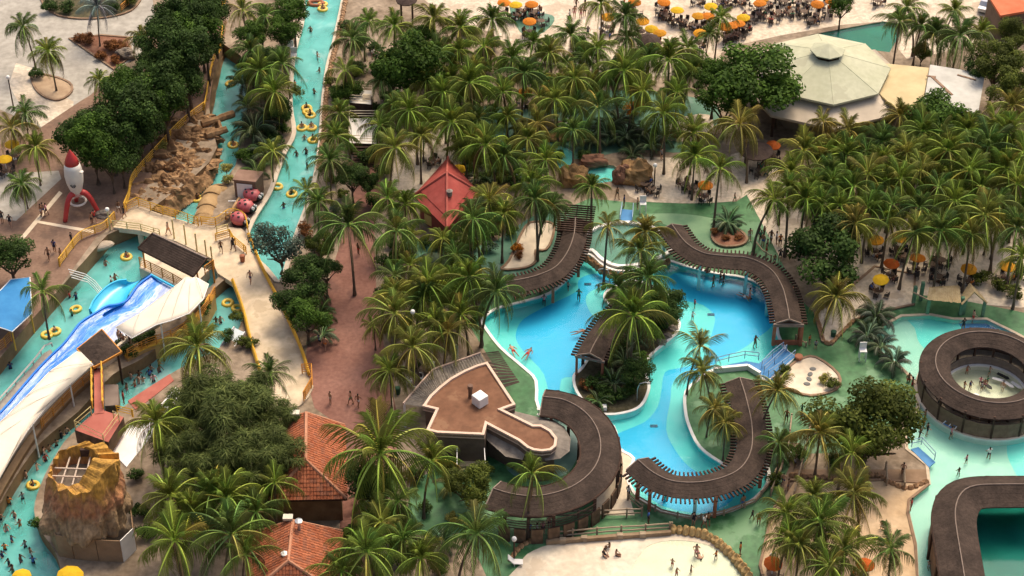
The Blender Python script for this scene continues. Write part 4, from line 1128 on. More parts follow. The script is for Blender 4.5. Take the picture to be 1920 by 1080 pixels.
def wallstrip(name, pts, h0, h1, th, m, parent, off):
    mb = MB(); vs = []; n = len(pts)
    for i, p in enumerate(pts):
        d = pts[min(i + 1, n - 1)] - pts[max(i - 1, 0)]; d.z = 0; d.normalize(); u = Vector((d.y, -d.x, 0)) * th
        for q, z in ((0, h0), (1, h0), (1, h1), (0, h1)): vs.append(Vector((p.x, p.y, 0)) + u * q + Vector((0, 0, z if z < -.5 else p.z + z)) - off)
    fs = [(i * 4 + k, i * 4 + (k + 1) % 4, (i + 1) * 4 + (k + 1) % 4, (i + 1) * 4 + k) for i in range(n - 1) for k in range(4)]
    fs += [(0, 1, 2, 3), tuple((n - 1) * 4 + k for k in (3, 2, 1, 0))]
    return mb.add(vs, fs).obj(name, m, parent)
wallstrip('side_wall', A, -2.0, .14, -.2, M_SLIDEB, slide, sl0)
wallstrip('side_wall', B, -2.0, .35, .3, M_CREAM, slide, sl0)
# the upper cyan trough (curling lip)
U1 = [(283,516,1.2),(262,530,1.1),(243,553,1.05),(234,572,1.0),(215,580,1.0),(196,590,1.0)]
U2 = [(238,530,1.3),(222,532,1.25),(206,540,1.2),(192,552,1.15),(178,568,1.1),(170,585,1.05)]
a_, b_ = catmull([W(*p) for p in U1], 4, False), catmull([W(*p) for p in U2], 4, False)
mb = MB(); vs = []
for a, b in zip(a_, b_):
    for j in range(9):
        v = j / 8; p = a.lerp(b, v) - sl0; p.z += .45 * (2 * v - 1) ** 4 - .2; vs.append(p)
mb.add(vs, [(i * 9 + j, (i + 1) * 9 + j, (i + 1) * 9 + j + 1, i * 9 + j + 1) for i in range(len(a_) - 1) for j in range(8)])
mb.obj('cyan_trough', M_SLIDEC, slide, smooth=True)
wallstrip('trough_rim', b_, -2.0, .4, .16, M_SLIDEC, slide, sl0)
k0 = [W(x, y, 1.35) - sl0 for x, y in ((283,515),(305,527),(328,539))]
MB().tube(k0, .14, 6).obj('top_rim', M_SLIDEC, slide)
# lower outer concrete strip
railing('grey pipe rail along the lower wave slide', [(98,650),(85,655),(66,680),(44,705),(20,733),(-10,765)], -.8, .5, 1, mat('grey_pipe', (.45,.42,.38), (.55,.52,.47), .6, 1), r=.08)
mb = MB(); q = world_pts([(95,655),(82,662),(45,703),(0,752),(-40,796),(-30,808),(15,760),(60,712),(100,664)], -.9)
tag(mb.prism([tuple(p.xy) for p in q], -1.9, -.9).obj('slide_ledge', M_GREY), 'grey concrete ledge along the river beside the wave slide', 'ledge')

# ------------------------------------------------------------------ white canopies
M_CANVAS = mat('white_canvas', (.66, .59, .48), (.74, .67, .56), .8, .3)
def canopy(label, pts, z, posts_px):
    w_ = [W(p[0], p[1], z + (p[2] if len(p) > 2 else 0)) for p in pts]; c = sum(w_, Vector()) / len(w_); c.z = 0
    root = empty('canopy', c, label, 'canopy')
    pl = [p - c for p in w_]; n = len(pl); ctr = sum(pl, Vector()) / n
    mb = MB(); rings = 5; vs = []
    for k in range(rings):
        t = k / rings
        for i, p in enumerate(pl):
            q = p.lerp(ctr, t); q.z += .35 * math.sin(t * math.pi / 2); vs.append(q)
    vs.append(ctr + Vector((0, 0, .36)))
    fs = []
    for k in range(rings - 1):
        for i in range(n):
            j = (i + 1) % n; fs.append((k * n + i, k * n + j, (k + 1) * n + j, (k + 1) * n + i))
    for i in range(n): fs.append(((rings - 1) * n + i, (rings - 1) * n + (i + 1) % n, rings * n))
    mb.add(vs, fs); o = mb.obj('fabric', M_CANVAS, root, smooth=True)
    sl = o.modifiers.new('thickness', 'SOLIDIFY'); sl.thickness = .05
    MB().tube([p for p in pl], .06, 5, closed=True).obj('hem', M_WHITE, root)
    for i in range(1, n // 2):
        a, b = pl[i], pl[-i]
        MB().tube([a.lerp(b, t / 6) + Vector((0, 0, .06 + .34 * math.sin(math.pi * t / 6) ** .7)) for t in range(7)], .03, 4).obj('seam', mat('canvas_seam', (.55, .50, .42), (.62, .57, .49), .8, 1), root)
    for px, py in posts_px:
        q = W(px, py, z) - c; MB().lathe([(.09, -1.2), (.07, z)], 8, (q.x, q.y, 0)).obj('mast', M_WHITE, root)
    return root
canopy('big white fabric canopy over the upper wave slide', [(217,614,-.3),(262,588),(327,538),(349,520,.2),(358,522),(367,520,.2),(391,533,-.2),(381,561),(354,588),(321,601),(293,609),(247,634,-.3)], 3.6, [(330,545),(372,560),(300,598)])
canopy('second white fabric canopy hanging over the lower wave slide at the left edge', [(148,657,-.2),(174,684),(140,708),(112,735),(85,765),(55,803),(24,850),(0,895),(-30,955),(-60,1010),(-60,860),(0,792),(48,745),(92,698)], 3.4, [(130,712),(60,790)])
# ------------------------------------------------------------------ terrace wall with orange rail south-east of the slide
T1 = [(404,556),(384,590),(354,619),(318,640),(276,655),(240,674)]
T2 = [(178,710),(146,736),(112,771),(79,806),(49,849),(25,889),(4,926),(-26,990)]
for T, lab in ((T1, 'tan curved terrace wall below the big white canopy'), (T2, 'brown curved terrace wall below the lower white canopy')):
    pth = catmull([W(x, y, .3) for x, y in T], 5, False); c = pth[len(pth) // 2].copy(); c.z = 0
    root = empty('terrace_wall', c, lab, 'wall')
    wallstrip('wall', pth, -2.2, .1, .6, mat('terrace_tan', (.42, .25, .09), (.58, .38, .16), .9, .6, .2, 4) if T is T1 else M_WALLB, root, c)
    wallstrip('cap', pth, .1, .22, .7, M_YEL if T is T1 else mat('tan_cap', (.30,.19,.10), (.4,.26,.14), .9, 1), root, c)
railing('orange railing along the terrace below the big white canopy', [(p[0], p[1] - 3) for p in T1], .5, 1.1, 4, M_ORANGE, smooth=4)
railing('orange railing along the terrace at the square shelter end of the lower canopy', [(p[0], p[1] - 3) for p in T2[:4]], .5, 1.1, 4, M_ORANGE, smooth=4)
mb = MB(); q = world_pts([(395,560),(360,600),(330,640),(270,672),(222,700),(150,765),(82,830),(40,890),(-5,965),(-50,1060),(-60,1060),(-20,960),(20,890),(70,815),(135,755),(205,692),(260,655),(320,625),(355,585)], -1.2)
tag(mb.prism([tuple(p.xy) for p in q], -1.8, -1.2).obj('river_ledge', M_CREAM), 'pale ledge along the river under the terrace walls', 'ledge')

# ------------------------------------------------------------------ red platform and little bridge to the volcano
M_REDDECK = mat('red_deck', (.34, .10, .075), (.42, .145, .11), .8, .5, .05, 4)
pc = W(185, 780, 2.4); pc.z = 0
plat = empty('red_platform', pc, 'red painted platform and narrow bridge with yellow rails behind the volcano tower', 'platform')
for nm, pts, z0, z1 in (('bridge_deck', ((176,690),(193,690),(195,774),(177,776)), 2.1, 2.3), ('deck', ((178,772),(196,770),(232,782),(203,829),(140,806)), .6, 2.25)):
    w_ = [W(x, y, z1) - pc for x, y in pts]; MB().prism([tuple(p.xy) for p in w_], z0, z1, 0, 0 if nm == 'bridge_deck' else 1).obj(nm, [M_REDDECK, M_ROCKD], plat)
for L_ in ([(173,692),(174,766)], [(192,692),(194,766)]):
    for zz in (2.7, 3.3): MB().beam(W(*L_[0], 2.3) + Vector((0, 0, zz - 2.3)) - pc, W(*L_[1], 2.3) + Vector((0, 0, zz - 2.3)) - pc, .09, .09).obj('rail', M_YEL, plat)
    for t in range(6): 
        p = W(*L_[0], 2.3).lerp(W(*L_[1], 2.3), t / 5) - pc; MB().box((p.x, p.y, 2.8), (.1, .1, 1.0)).obj('post', M_YEL, plat)
rl = [W(x, y, 2.3) - pc for x, y in ((172,778),(142,804),(195,830),(224,790),(214,786))]
for zz in (.55, 1.05): MB().tube([p + Vector((0, 0, zz)) for p in rl], .045, 4).obj('rail', M_PALEY, plat)
for p in rl: MB().box((p.x, p.y, 2.8), (.09, .09, 1.1)).obj('post', M_PALEY, plat)
w_ = [W(x, y, .3) for x, y in ((196,722),(221,722),(222,758),(197,760))]; c = sum(w_, Vector()) / 4; c.z = 0
root = empty('pump_house', c, 'small grey brown flat roofed box beside the narrow red bridge', 'pump house')
MB().prism([tuple((p - c).xy) for p in w_], -2.0, .15).obj('wall', M_BOARD, root)
MB().prism([tuple(((p - c) * 1.06).xy) for p in w_], .153, .3).obj('roof', mat('grey_brown_roof', (.17,.13,.11), (.23,.18,.15), .9, .6), root)
w_ = [W(x, y, .0) for x, y in ((240,752),(318,702),(326,714),(255,770))]
tag(MB().prism([tuple(p.xy) for p in w_], -1.9, .06).obj('red_bank', M_REDDECK), 'red painted river bank wall by the feathery trees', 'bank')
w_ = [W(x, y, -.2) for x, y in ((205,845),(246,800),(262,808),(330,730),(345,742),(262,850),(238,880))]
tag(MB().prism([tuple(p.xy) for p in w_], -.6, .10).obj('white_slab', M_WHITE), 'bright white slab sloping beside the volcano tower', 'slab')
railing('yellow railing on the red platform stairs', [(220,775),(250,782)], .6, 1.0, 3, M_YEL)

# ------------------------------------------------------------------ volcano tower
VC, VB = W(158, 872, 8.0), W(168, 1000, 0)
vb = VB.copy(); vtop = Vector((VC.x - vb.x, VC.y - vb.y, 0))
vol = empty('volcano_tower', vb, 'artificial rock volcano tower with painted lava rim and open crater', 'tower')
n, mz = 110, 46; vs, fs = [], []
CO = Vector((-.95, .35, 0))            # the crater sits left of the middle, the peak on the right
def rimz(a):
    d = (a - R(-25) + math.pi) % (2 * math.pi) - math.pi
    return 7.3 + 2.1 * math.exp(-(d / .62) ** 2) + .4 * noise.noise(Vector((math.cos(a) * 4, math.sin(a) * 4, 1))) + (.6 if math.sin(a) > .3 else 0)
for i in range(mz + 1):
    t = i / mz
    for k in range(n):
        a = 2 * math.pi * k / n
        z = 2.2 + (rimz(a) - 2.2) * t
        d = Vector((math.cos(a), math.sin(a), 0))
        r = 3.75 + (3.05 - 3.75) * t ** 1.3
        col = abs(noise.noise(Vector((d.x * 2.6, d.y * 2.6, z * .12)))) * 1.1            # upright buttresses
        fl = noise.fractal(Vector((d.x * 3.2, d.y * 3.2, z * .55)), .9, 2.1, 5) * .42
        bulge = max(0, noise.noise(Vector((d.x * 3.0, d.y * 3.0, z * .45 + 9)))) * 1.15 * math.exp(-((t - .2) / .28) ** 2)
        r += (col * .9 - .35 + fl + bulge) * (1 - .35 * t)
        vs.append((d.x * r + vtop.x * t, d.y * r + vtop.y * t, z))
for i in range(mz):
    for k in range(n): fs.append((i * n + k, i * n + (k + 1) % n, (i + 1) * n + (k + 1) % n, (i + 1) * n + k))
o = len(vs); q0 = vtop + CO
for i in range(4):
    for k in range(n):
        a = 2 * math.pi * k / n; r = 2.15 - .08 * i; zr = rimz(a) + .12 * noise.noise(Vector((math.cos(a) * 9, math.sin(a) * 9, 2))); z = zr - .1 - (zr - 6.1) * (i / 3)
        vs.append((math.cos(a) * r + q0.x, math.sin(a) * r + q0.y, z))
for k in range(n): fs.append((mz * n + k, mz * n + (k + 1) % n, o + (k + 1) % n, o + k))
for i in range(3):
    for k in range(n): fs.append((o + i * n + k, o + i * n + (k + 1) % n, o + (i + 1) * n + (k + 1) % n, o + (i + 1) * n + k))
crater = ([vs[o + 3 * n + k] for k in range(n)])
def volcmat():
    m = bpy.data.materials.new('painted_rock'); m.use_nodes = True
    N, L = nt(m); b = N['Principled BSDF']; b.inputs['Roughness'].default_value = .9
    tc = N.new('ShaderNodeTexCoord'); sx = N.new('ShaderNodeSeparateXYZ'); L.new(tc.outputs['Object'], sx.inputs[0])
    n = N.new('ShaderNodeTexNoise'); n.inputs['Scale'].default_value = 1.1; n.inputs['Detail'].default_value = 6
    mp = N.new('ShaderNodeMapping'); mp.inputs['Scale'].default_value = (1.3, 1.3, .6); L.new(tc.outputs['Object'], mp.inputs[0]); L.new(mp.outputs[0], n.inputs['Vector'])
    ma = N.new('ShaderNodeMath'); ma.operation = 'MULTIPLY_ADD'; ma.inputs[1].default_value = 3.4; L.new(n.outputs['Fac'], ma.inputs[0]); L.new(sx.outputs['Z'], ma.inputs[2])
    mr = N.new('ShaderNodeMapRange'); mr.inputs['From Min'].default_value = 3.6; mr.inputs['From Max'].default_value = 10.6; L.new(ma.outputs[0], mr.inputs['Value'])
    r = N.new('ShaderNodeValToRGB'); e = r.color_ramp.elements
    e[0].position, e[0].color = 0, (.24, .165, .095, 1); e[1].position, e[1].color = 1, (.38, .20, .035, 1)
    for p, cc in ((.35, (.26, .17, .09, 1)), (.52, (.30, .13, .06, 1)), (.66, (.34, .17, .06, 1)), (.80, (.42, .22, .035, 1))):
        x = e.new(p); x.color = cc
    L.new(mr.outputs[0], r.inputs['Fac'])
    n2 = N.new('ShaderNodeTexNoise'); n2.inputs['Scale'].default_value = 2.4; n2.inputs['Detail'].default_value = 5; L.new(mp.outputs[0], n2.inputs['Vector'])
    m2 = N.new('ShaderNodeMapRange'); m2.inputs['From Min'].default_value = .35; m2.inputs['From Max'].default_value = .65; m2.inputs['To Min'].default_value = .7; m2.inputs['To Max'].default_value = 1.4; L.new(n2.outputs['Fac'], m2.inputs['Value'])
    mx = N.new('ShaderNodeMix'); mx.data_type = 'RGBA'; mx.blend_type = 'MULTIPLY'; mx.inputs['Factor'].default_value = 1
    L.new(r.outputs['Color'], mx.inputs['A']); L.new(m2.outputs['Result'], mx.inputs['B']); L.new(mx.outputs['Result'], b.inputs['Base Color'])
    bp = N.new('ShaderNodeBump'); bp.inputs['Strength'].default_value = .8; bp.inputs['Distance'].default_value = .15; L.new(n2.outputs['Fac'], bp.inputs['Height']); L.new(bp.outputs['Normal'], b.inputs['Normal'])
    return m
mb = MB().add(vs, fs); mb.obj('rock', volcmat(), vol)
MB().add(crater, [tuple(range(n))]).obj('crater_floor', mat('crater_floor', (.12,.095,.075), (.18,.145,.115), .95, 1), vol)
q = vtop + CO
for k in range(3):
    x = -1.0 + k; MB().beam((q.x + x, q.y - 1.75, 6.95), (q.x + x * .9 + .1, q.y + 1.75, 6.95), .12, .1).obj('beam', mat('pale_timber', (.42,.33,.26), (.52,.42,.33), .85, 2), vol)
for k in range(2): MB().beam((q.x - 1.9, q.y - .7 + k * 1.0, 7.02), (q.x + 1.9, q.y - .9 + k * 1.0, 7.02), .12, .1).obj('beam', bpy.data.materials['pale_timber'], vol)
MB().box((q.x + .6, q.y + 2.0, 7.3), (.9, .3, .8)).obj('doorway', M_TIMBER, vol)
# board skirt
M_PLY = mat('plywood', (.24, .155, .09), (.33, .22, .13), .9, .6, .1, 6)
ply = [W(x, y, 0) - vb for x, y in ((96,1012),(112,1043),(140,1048),(186,1052),(232,1054),(256,1030),(250,985))]
for i, (a, b) in enumerate(zip(ply, ply[1:])):
    d = (b - a); n_ = max(1, round(d.length / 1.5))
    for k in range(n_):
        p0, p1 = a.lerp(b, (k + .015) / n_), a.lerp(b, (k + .985) / n_)
        m_ = M_WHITE if i == 4 else M_PLY
        MB().beam(p0 + Vector((0, 0, 1.35)), p1 + Vector((0, 0, 1.35)), .08, 2.7).obj('board_panel', m_, vol)

# ------------------------------------------------------------------ rocket
rc = W(150, 398, 0)
rk = empty('rocket', rc, 'white rocket sculpture with red nose on three curved red legs', 'sculpture')
M_ROCKETW = mat('rocket_white', (.66, .60, .53), (.72, .66, .58), .45, 1, spec=.4)
M_ROCKETR = mat('rocket_red', (.42, .035, .035), (.50, .05, .045), .4, 1, spec=.4)
MB().lathe([(.30, 2.5), (.55, 2.75), (.62, 2.95), (.90, 4.0), (1.0, 4.9), (.93, 5.9), (.80, 6.5)], 24).obj('body', M_ROCKETW, rk, smooth=True)
MB().lathe([(.80, 6.5), (.62, 7.1), (.36, 7.7), (.1, 8.15), (.02, 8.3)], 24).obj('nose_cone', M_ROCKETR, rk, smooth=True)
MB().lathe([(.52, 2.35), (.60, 2.5), (.60, 2.7), (.5, 2.76)], 20).obj('collar', mat('pink_trim', (.55, .3, .27), (.6, .35, .3), .5, 2), rk)
MB().tube([(0.85 * math.cos(2 * math.pi * k / 20), .85 * math.sin(2 * math.pi * k / 20), 1.5) for k in range(20)], .12, 6, closed=True).obj('ring', M_ROCKETW, rk)
for a in (R(232), R(-8), R(110)):
    d = Vector((math.cos(a), math.sin(a), 0))
    pts = [d * .45 + Vector((0, 0, 2.75)), d * .95 + Vector((0, 0, 2.7)), d * 1.4 + Vector((0, 0, 2.1)), d * 1.75 + Vector((0, 0, 1.2)), d * 2.15 + Vector((0, 0, 0))]
    MB().tube(catmull(pts, 4, False), [.34, .34, .33, .32, .31, .3, .3, .29, .29, .28, .28, .27, .27, .26, .26, .25, .24], 8).obj('leg', M_ROCKETR, rk, smooth=True)
MB().lathe([(.1, 1.9), (.28, 2.1), (.3, 2.4)], 12).obj('nozzle', M_ROCKETR, rk)
# the small dark face-like emblem on the body
em = MB(); M_INK = mat('dark_ink', (.03, .03, .03), None, .6)
def onbody(u, z):
    r = 1.0 if z > 4.6 else .62 + (z - 2.95) * .285
    a = R(-90) + u; return Vector((math.cos(a) * (r + .03), math.sin(a) * (r + .03), z))
for u0 in (-.18, .14): em.tube([onbody(u0 + t * .05, 4.35 + .07 * math.sin(t * 1.57)) for t in range(-2, 3)], .035, 4)
em.tube([onbody(t * .07, 3.95 + .02 * t * t) for t in range(-4, 5)], .04, 4)
em.tube([onbody(t * .05, 4.15) for t in range(-4, 5)], .03, 4)
em.obj('emblem', M_INK, rk)
MB().lathe([(.0, 0), (.22, .02), (.22, .1), (.0, .12)], 10).obj('porthole', M_ROCKETW, rk, (.98, -.35, 5.6))

# ------------------------------------------------------------------ rock island
isl = [(384,210),(352,236),(318,270),(288,302),(258,336),(248,372),(250,392),(302,402),(360,358),(395,326),(409,300),(404,270),(398,235)]
iw = world_pts(isl, -.2); c = sum(iw, Vector()) / len(iw); c.z = 0
root = empty('rock_island', c, 'rugged brown artificial rock mound between the yellow railing and the river', 'rock')
pol = [((p - c).x, (p - c).y) for p in iw]
mb = MB(); st = .17; xs = [p[0] for p in pol]; ys = [p[1] for p in pol]; idx = {}
nx, ny = int((max(xs) - min(xs)) / st) + 2, int((max(ys) - min(ys)) / st) + 2
def edge_d(x, y):
    best = 9
    for i in range(len(pol)):
        a, b = Vector(pol[i - 1]), Vector(pol[i]); p = Vector((x, y)); t = max(0, min(1, (p - a).dot(b - a) / (b - a).length_squared))
        best = min(best, (p - a.lerp(b, t)).length)
    return best
def vat(i, j):
    if (i, j) not in idx:
        x, y = min(xs) + i * st, min(ys) + j * st
        e = edge_d(x, y); 
        h = noise.hetero_terrain(Vector((x * .6, y * .6, 4.2)), .8, 2.1, 5, .6)
        rg = abs(noise.noise(Vector((x * .9, y * .9, 8)))) * 1.3
        q_ = .9 * noise.noise(Vector((x * .45, y * .45, 3))) + .75 * abs(noise.noise(Vector((x * .8, y * .8, 7)))) + .35 * noise.noise(Vector((x * 1.7, y * 1.7, 2)))
        q_ = 1.25 + q_ * 1.3; lv = q_ / .55; fr = lv - math.floor(lv); q_ = (math.floor(lv) + min(1, max(0, (fr - .35) / .3)) * .85 + fr * .15) * .55
        z = -1.75 + min(1, e / .8) ** .7 * max(.1, q_ + .25 * noise.noise(Vector((x * 3, y * 3, 1))))
        idx[(i, j)] = len(mb.v); mb.v.append((x + noise.noise(Vector((x, y, 1))) * .12, y + noise.noise(Vector((x, y, 5))) * .12, z))
    return idx[(i, j)]
for i in range(nx):
    for j in range(ny):
        if pip(min(xs) + (i + .5) * st, min(ys) + (j + .5) * st, pol):
            mb.f.append((vat(i, j), vat(i + 1, j), vat(i + 1, j + 1), vat(i, j + 1))); mb.m.append(0)
mb.obj('rock_mound', M_ROCK, root)
rim = [W(x, y, -1.7) - c for x, y in isl[6:]]
MB().tube(catmull(rim, 4, False), .22, 6).obj('rim', mat('red_rim', (.40,.17,.09), (.5,.24,.13), .85, 1), root)
for k, (x, y, r) in enumerate(((338,238,.9),(372,258,1.1),(320,292,1.0),(290,325,1.0),(352,300,.9),(378,290,.8),(270,352,.8),(312,345,.9),(395,262,.7),(340,328,.8),(360,232,.8),(355,262,1.0),(335,265,.9),(308,270,.9),(300,300,1.0),(335,300,.8),(275,325,.9),(318,322,.9),(362,318,.8),(388,310,.7),(345,345,.7),(300,360,.8),(322,368,.7),(262,375,.8),(285,380,.7),(378,225,.8),(392,240,.7),(400,285,.6))):
    p = W(x, y, -.6) - c; MB().ellipsoid((p.x, p.y, rnd.uniform(-.85, -.3)), (r * rnd.uniform(1.4, 2.1), r * rnd.uniform(.8, 1.3), r * rnd.uniform(.8, 1.4)), 24, 16, 0, .75, k).obj('boulder', M_ROCK, root)
# brown wall that drops from the railing to the left river channel
tw = catmull([W(x, y, .5) for x, y in ((384,208),(387,180),(394,150),(403,115),(414,75),(422,40))], 4, False); bw = catmull([W(x, y, -1.8) for x, y in ((394,238),(400,205),(406,170),(418,118),(430,80),(440,40))], 4, False)
c = tw[8].copy(); c.z = 0; rw = empty('river_wall', c, 'brown rock wall dropping from the golden railing to the left river channel', 'wall')
vs = []
for i, (p_, q_) in enumerate(zip(tw, bw)):
    for k in range(6): vs.append(p_.lerp(q_, k / 5) - c + Vector((rnd.uniform(-.1, .1), rnd.uniform(-.05, .05), .12 if k == 0 else 0)))
MB().add(vs, [(i * 6 + k, i * 6 + k + 1, (i + 1) * 6 + k + 1, (i + 1) * 6 + k) for i in range(len(tw) - 1) for k in range(5)]).obj('face', M_WALLB, rw)
# rock arch beams over the river
for k, (a, b, lab) in enumerate(((( 378,232),(438,214),'upper rock arch beam crossing the left river channel'),((386,254),(426,242),'lower rock arch beam crossing the left river channel'))):
    A_, B_ = W(*a, .4), W(*b, .4); c = (A_ + B_) / 2
    pts = [A_.lerp(B_, t / 8) - c + Vector((0, rnd.uniform(-.06, .06), rnd.uniform(-.06, .06))) for t in range(9)]
    o = MB().tube(pts, [rnd.uniform(.38, .55) for _ in pts], 8).obj('rock_beam', M_ROCK, None, c); tag(o, lab, 'rock')
o = MB().tube([W(410,228,.4) - W(414,240,0), W(416,246,.4) - W(414,240,0)], .22, 6).obj('rock_beam', M_ROCK, None, W(414,240,0)); tag(o, 'short rock strut linking the two arch beams', 'rock')

# fallen log shaped rock
lp = [(424,372,-1.2),(408,364,-.9),(396,378,-.8),(390,396,-.7),(384,414,-.8),(378,430,-1.0)]
c = W(395, 395, 0)
root = empty('log_rock', c, 'thick brown log shaped rock lying beside the ladybird cars', 'rock')
pts = catmull([W(*p) - c for p in lp], 4, False)
mb = MB().tube(pts, [1.2 + .07 * math.sin(i * 1.3) + .05 * math.sin(i * 3.1) - (.5 if i in (0, len(pts) - 1) else 0) for i in range(len(pts))], 14)
mb.obj('log', mat('log_rock_tan', (.30,.19,.09), (.42,.28,.14), .9, .8, .4, 3), root, smooth=True)
for k in (3, 8, 13, 17): MB().tube([pts[k] + Vector((1.22 * math.cos(a), .2, 1.22 * math.sin(a))) for a in [R(20 + 15 * t) for t in range(10)]], .1, 5).obj('knot', bpy.data.materials['log_rock_tan'], root)

# ladybird cars
lm = MB()
M_LADY = mat('ladybird_red', (.40, .075, .085), (.52, .14, .14), .5, 1, spec=.5)
def ladybird(px, py, rz, i):
    root = empty('ladybird_car', W(px, py, 0), None, 'ride car', 'ladybird ride cars', rz)
    root['label'] = ['red spotted ladybird ride car nearest the brown hut', 'red spotted ladybird ride car in the middle of the three', 'red spotted ladybird ride car nearest the yellow railing'][i]
    MB().ellipsoid((0, 0, .75), (1.0, .85, .72), 18, 12).obj('shell', M_LADY, root, smooth=True)
    MB().ellipsoid((.92, 0, .62), (.42, .5, .42), 12, 8).obj('head', M_INK, root, smooth=True)
    for s in (-1, 1):
        MB().ellipsoid((1.12, .24 * s, .88), (.2, .17, .22), 8, 6).obj('eye', M_WHITE, root)
        MB().tube([(1.1, .2 * s, 1.0), (1.35, .3 * s, 1.35)], .035, 4).obj('antenna', M_INK, root)
    for x, y in ((.3, .38), (-.35, .42), (.3, -.38), (-.35, -.42), (0, 0), (-.65, 0)):
        z = .75 + .72 * math.sqrt(max(.02, 1 - (x / 1.0) ** 2 - (y / .85) ** 2))
        MB().ellipsoid((x, y, z - .02), (.17, .17, .07), 8, 4).obj('spot', M_INK, root)
    MB().lathe([(.8, 0), (.8, .22)], 16).obj('chassis', M_TIMBER, root)
for i, (x, y, a) in enumerate(((473,375,R(-20)),(461,396,R(-25)),(449,420,R(-30)))): ladybird(x, y, a, i)
for i, (a, b, lab) in enumerate((((428,377),(446,377),'upper'),((414,399),(434,399),'lower'))):
    o = MB().tube([W(*a, .6), W(*b, .6)], .07, 5).obj('rail_bar', M_WHITE); tag(o, f'{lab} white bar between log rock and ladybird cars', 'bar')
o = MB().tube([W(x, y, .5) for x, y in ((449,372),(438,390),(424,410))], .22, 6).obj('rock_beam', M_ROCK); tag(o, 'thin grey rock branch along the ladybird cars', 'rock')
# brown hut with white door
c = W(462, 345, 0); root = empty('pump_hut', c, 'small brown flat roofed hut with a white door near the ladybird cars', 'hut')
w_ = [W(x, y, 2.4) - c for x, y in ((438,336),(478,340),(492,322),(448,318))]
MB().prism([tuple(p.xy) for p in w_], 0, 2.2).obj('wall', mat('hut_brown', (.16,.10,.07), (.22,.145,.10), .9, 1), root)
MB().prism([tuple(((p - sum(w_, Vector()) / 4) * 1.08 + sum(w_, Vector()) / 4).xy) for p in w_], 2.203, 2.4).obj('roof', mat('hut_roof', (.20,.12,.085), (.27,.17,.125), .9, .8), root)
a, b = w_[0].lerp(w_[1], .12), w_[0].lerp(w_[1], .85); a.z = b.z = 0; off = Vector((-(b - a).y, (b - a).x, 0)).normalized() * -.05
MB().beam(a + off + Vector((0, 0, .95)), b + off + Vector((0, 0, .95)), .06, 1.9).obj('door', M_WHITE, root)

# blue awning at the left edge
w_ = [W(x, y, 2.6) for x, y in ((-40,548),(0,545),(20,524),(56,520),(60,588),(23,622),(0,614),(-40,600))]; c = sum(w_, Vector()) / len(w_); c.z = 0
root = empty('awning', c, 'blue awning on a yellow frame at the left edge beside the plaza', 'awning')
MB().prism([tuple((p - c).xy) for p in w_], 2.52, 2.6).obj('sheet', mat('awning_blue', (.03, .18, .42), (.05, .24, .50), .55, .4), root)
MB().tube([p - c for p in w_], .06, 5, closed=True).obj('frame', M_WHITE, root)
for p in (w_[3], w_[4], w_[5], w_[2]): q = (p - c) * .95; MB().box((q.x, q.y, 1.25), (.12, .12, 2.5)).obj('post', M_YEL, root)
railing('yellow slatted railing under the blue awning', [(-10,668),(8,655),(22,640)], 0, 1.3, 5, M_ORANGE)
# white chute rails in the slide pool
root = empty('handrails', W(165, 510, 0), 'white handrails bending down from the plaza wall into the slide pool', 'handrail')
for k in range(4):
    pts = [W(128 + k * 2, 505 + k * 5, .5), W(160 + k * 1.5, 514 + k * 5, .4), W(178 - k, 527 + k * 4, -.4), W(195 - k * 2, 548 + k * 2.5, -1.4)]
    MB().tube([p - root.location for p in pts], .05, 5).obj('rail', M_WHITE, root)
# boats/planters by the plaza wall and white chute under the feathery tree
c = W(185, 462, -.5); o = MB().ellipsoid((0, 0, 0), (1.7, .7, .45), 14, 8).obj('planter_boat', mat('pale_boat', (.34,.27,.2), (.42,.35,.27), .8, 1), None, c); o.rotation_euler = (0, 0, R(20)); tag(o, 'pale boat shaped planter on the wall above the slide pool', 'planter')
a, b = W(450, 618, .6), W(424, 655, -.4); c = (a + b) / 2
root = empty('chute', c, 'white water chute sloping under the feathery trees beside the walkway', 'chute')
mb = MB(); d = (b - a).normalized(); u = Vector((d.y, -d.x, 0)).normalized()
for s, h in ((-.7, .35), (.7, .35)): mb.beam(a + u * s - c, b + u * s - c, .12, h)
mb.obj('side', M_WHITE, root); MB().beam(a - c - Vector((0, 0, .1)), b - c - Vector((0, 0, .1)), 1.3, .08).obj('bed', mat('foam_white', (.62,.70,.72), (.75,.8,.82), .3, 2), root)

# white stair platforms
for pts, z, lab in (([(656,222),(708,222),(707,270),(655,268)], 1.6, 'white deck platform with pale rails above the dark stairs'), ([(655,168),(699,170),(697,196),(655,192)], 2.2, 'smaller pale stair landing above the white platform')):
    w_ = [W(x, y, z) for x, y in pts]; c = sum(w_, Vector()) / 4; c.z = 0
    root = empty('stair_platform', c, lab, 'platform')
    MB().prism([tuple((p - c).xy) for p in w_], 0, z, 0, 1).obj('deck', [mat('white_deck', (.66,.62,.56), (.75,.71,.65), .8, .5), M_TIMBER], root)
    for k in range(4):
        a, b = w_[k] - c, w_[(k + 1) % 4] - c
        for h in (.35, .7, 1.05): MB().beam(a + Vector((0, 0, h)), b + Vector((0, 0, h)), .06, .06).obj('rail', M_CREAM, root)
        MB().box((a.x, a.y, z + .55), (.09, .09, 1.1)).obj('post', M_TIMBER, root)
st = empty('stairs', W(690, 290, 0), 'dark timber stairs below the white deck platform', 'stairs')
for k in range(7): q = W(656 + 26, 276 + k * 5.5, 1.4 - k * .2) - st.location; MB().box((q.x, q.y, q.z), (2.4, .32, .08)).obj('tread', M_TIMBER, st)
st = empty('stairs', W(678, 205, 0), 'pale timber steps between the two stair landings', 'stairs')
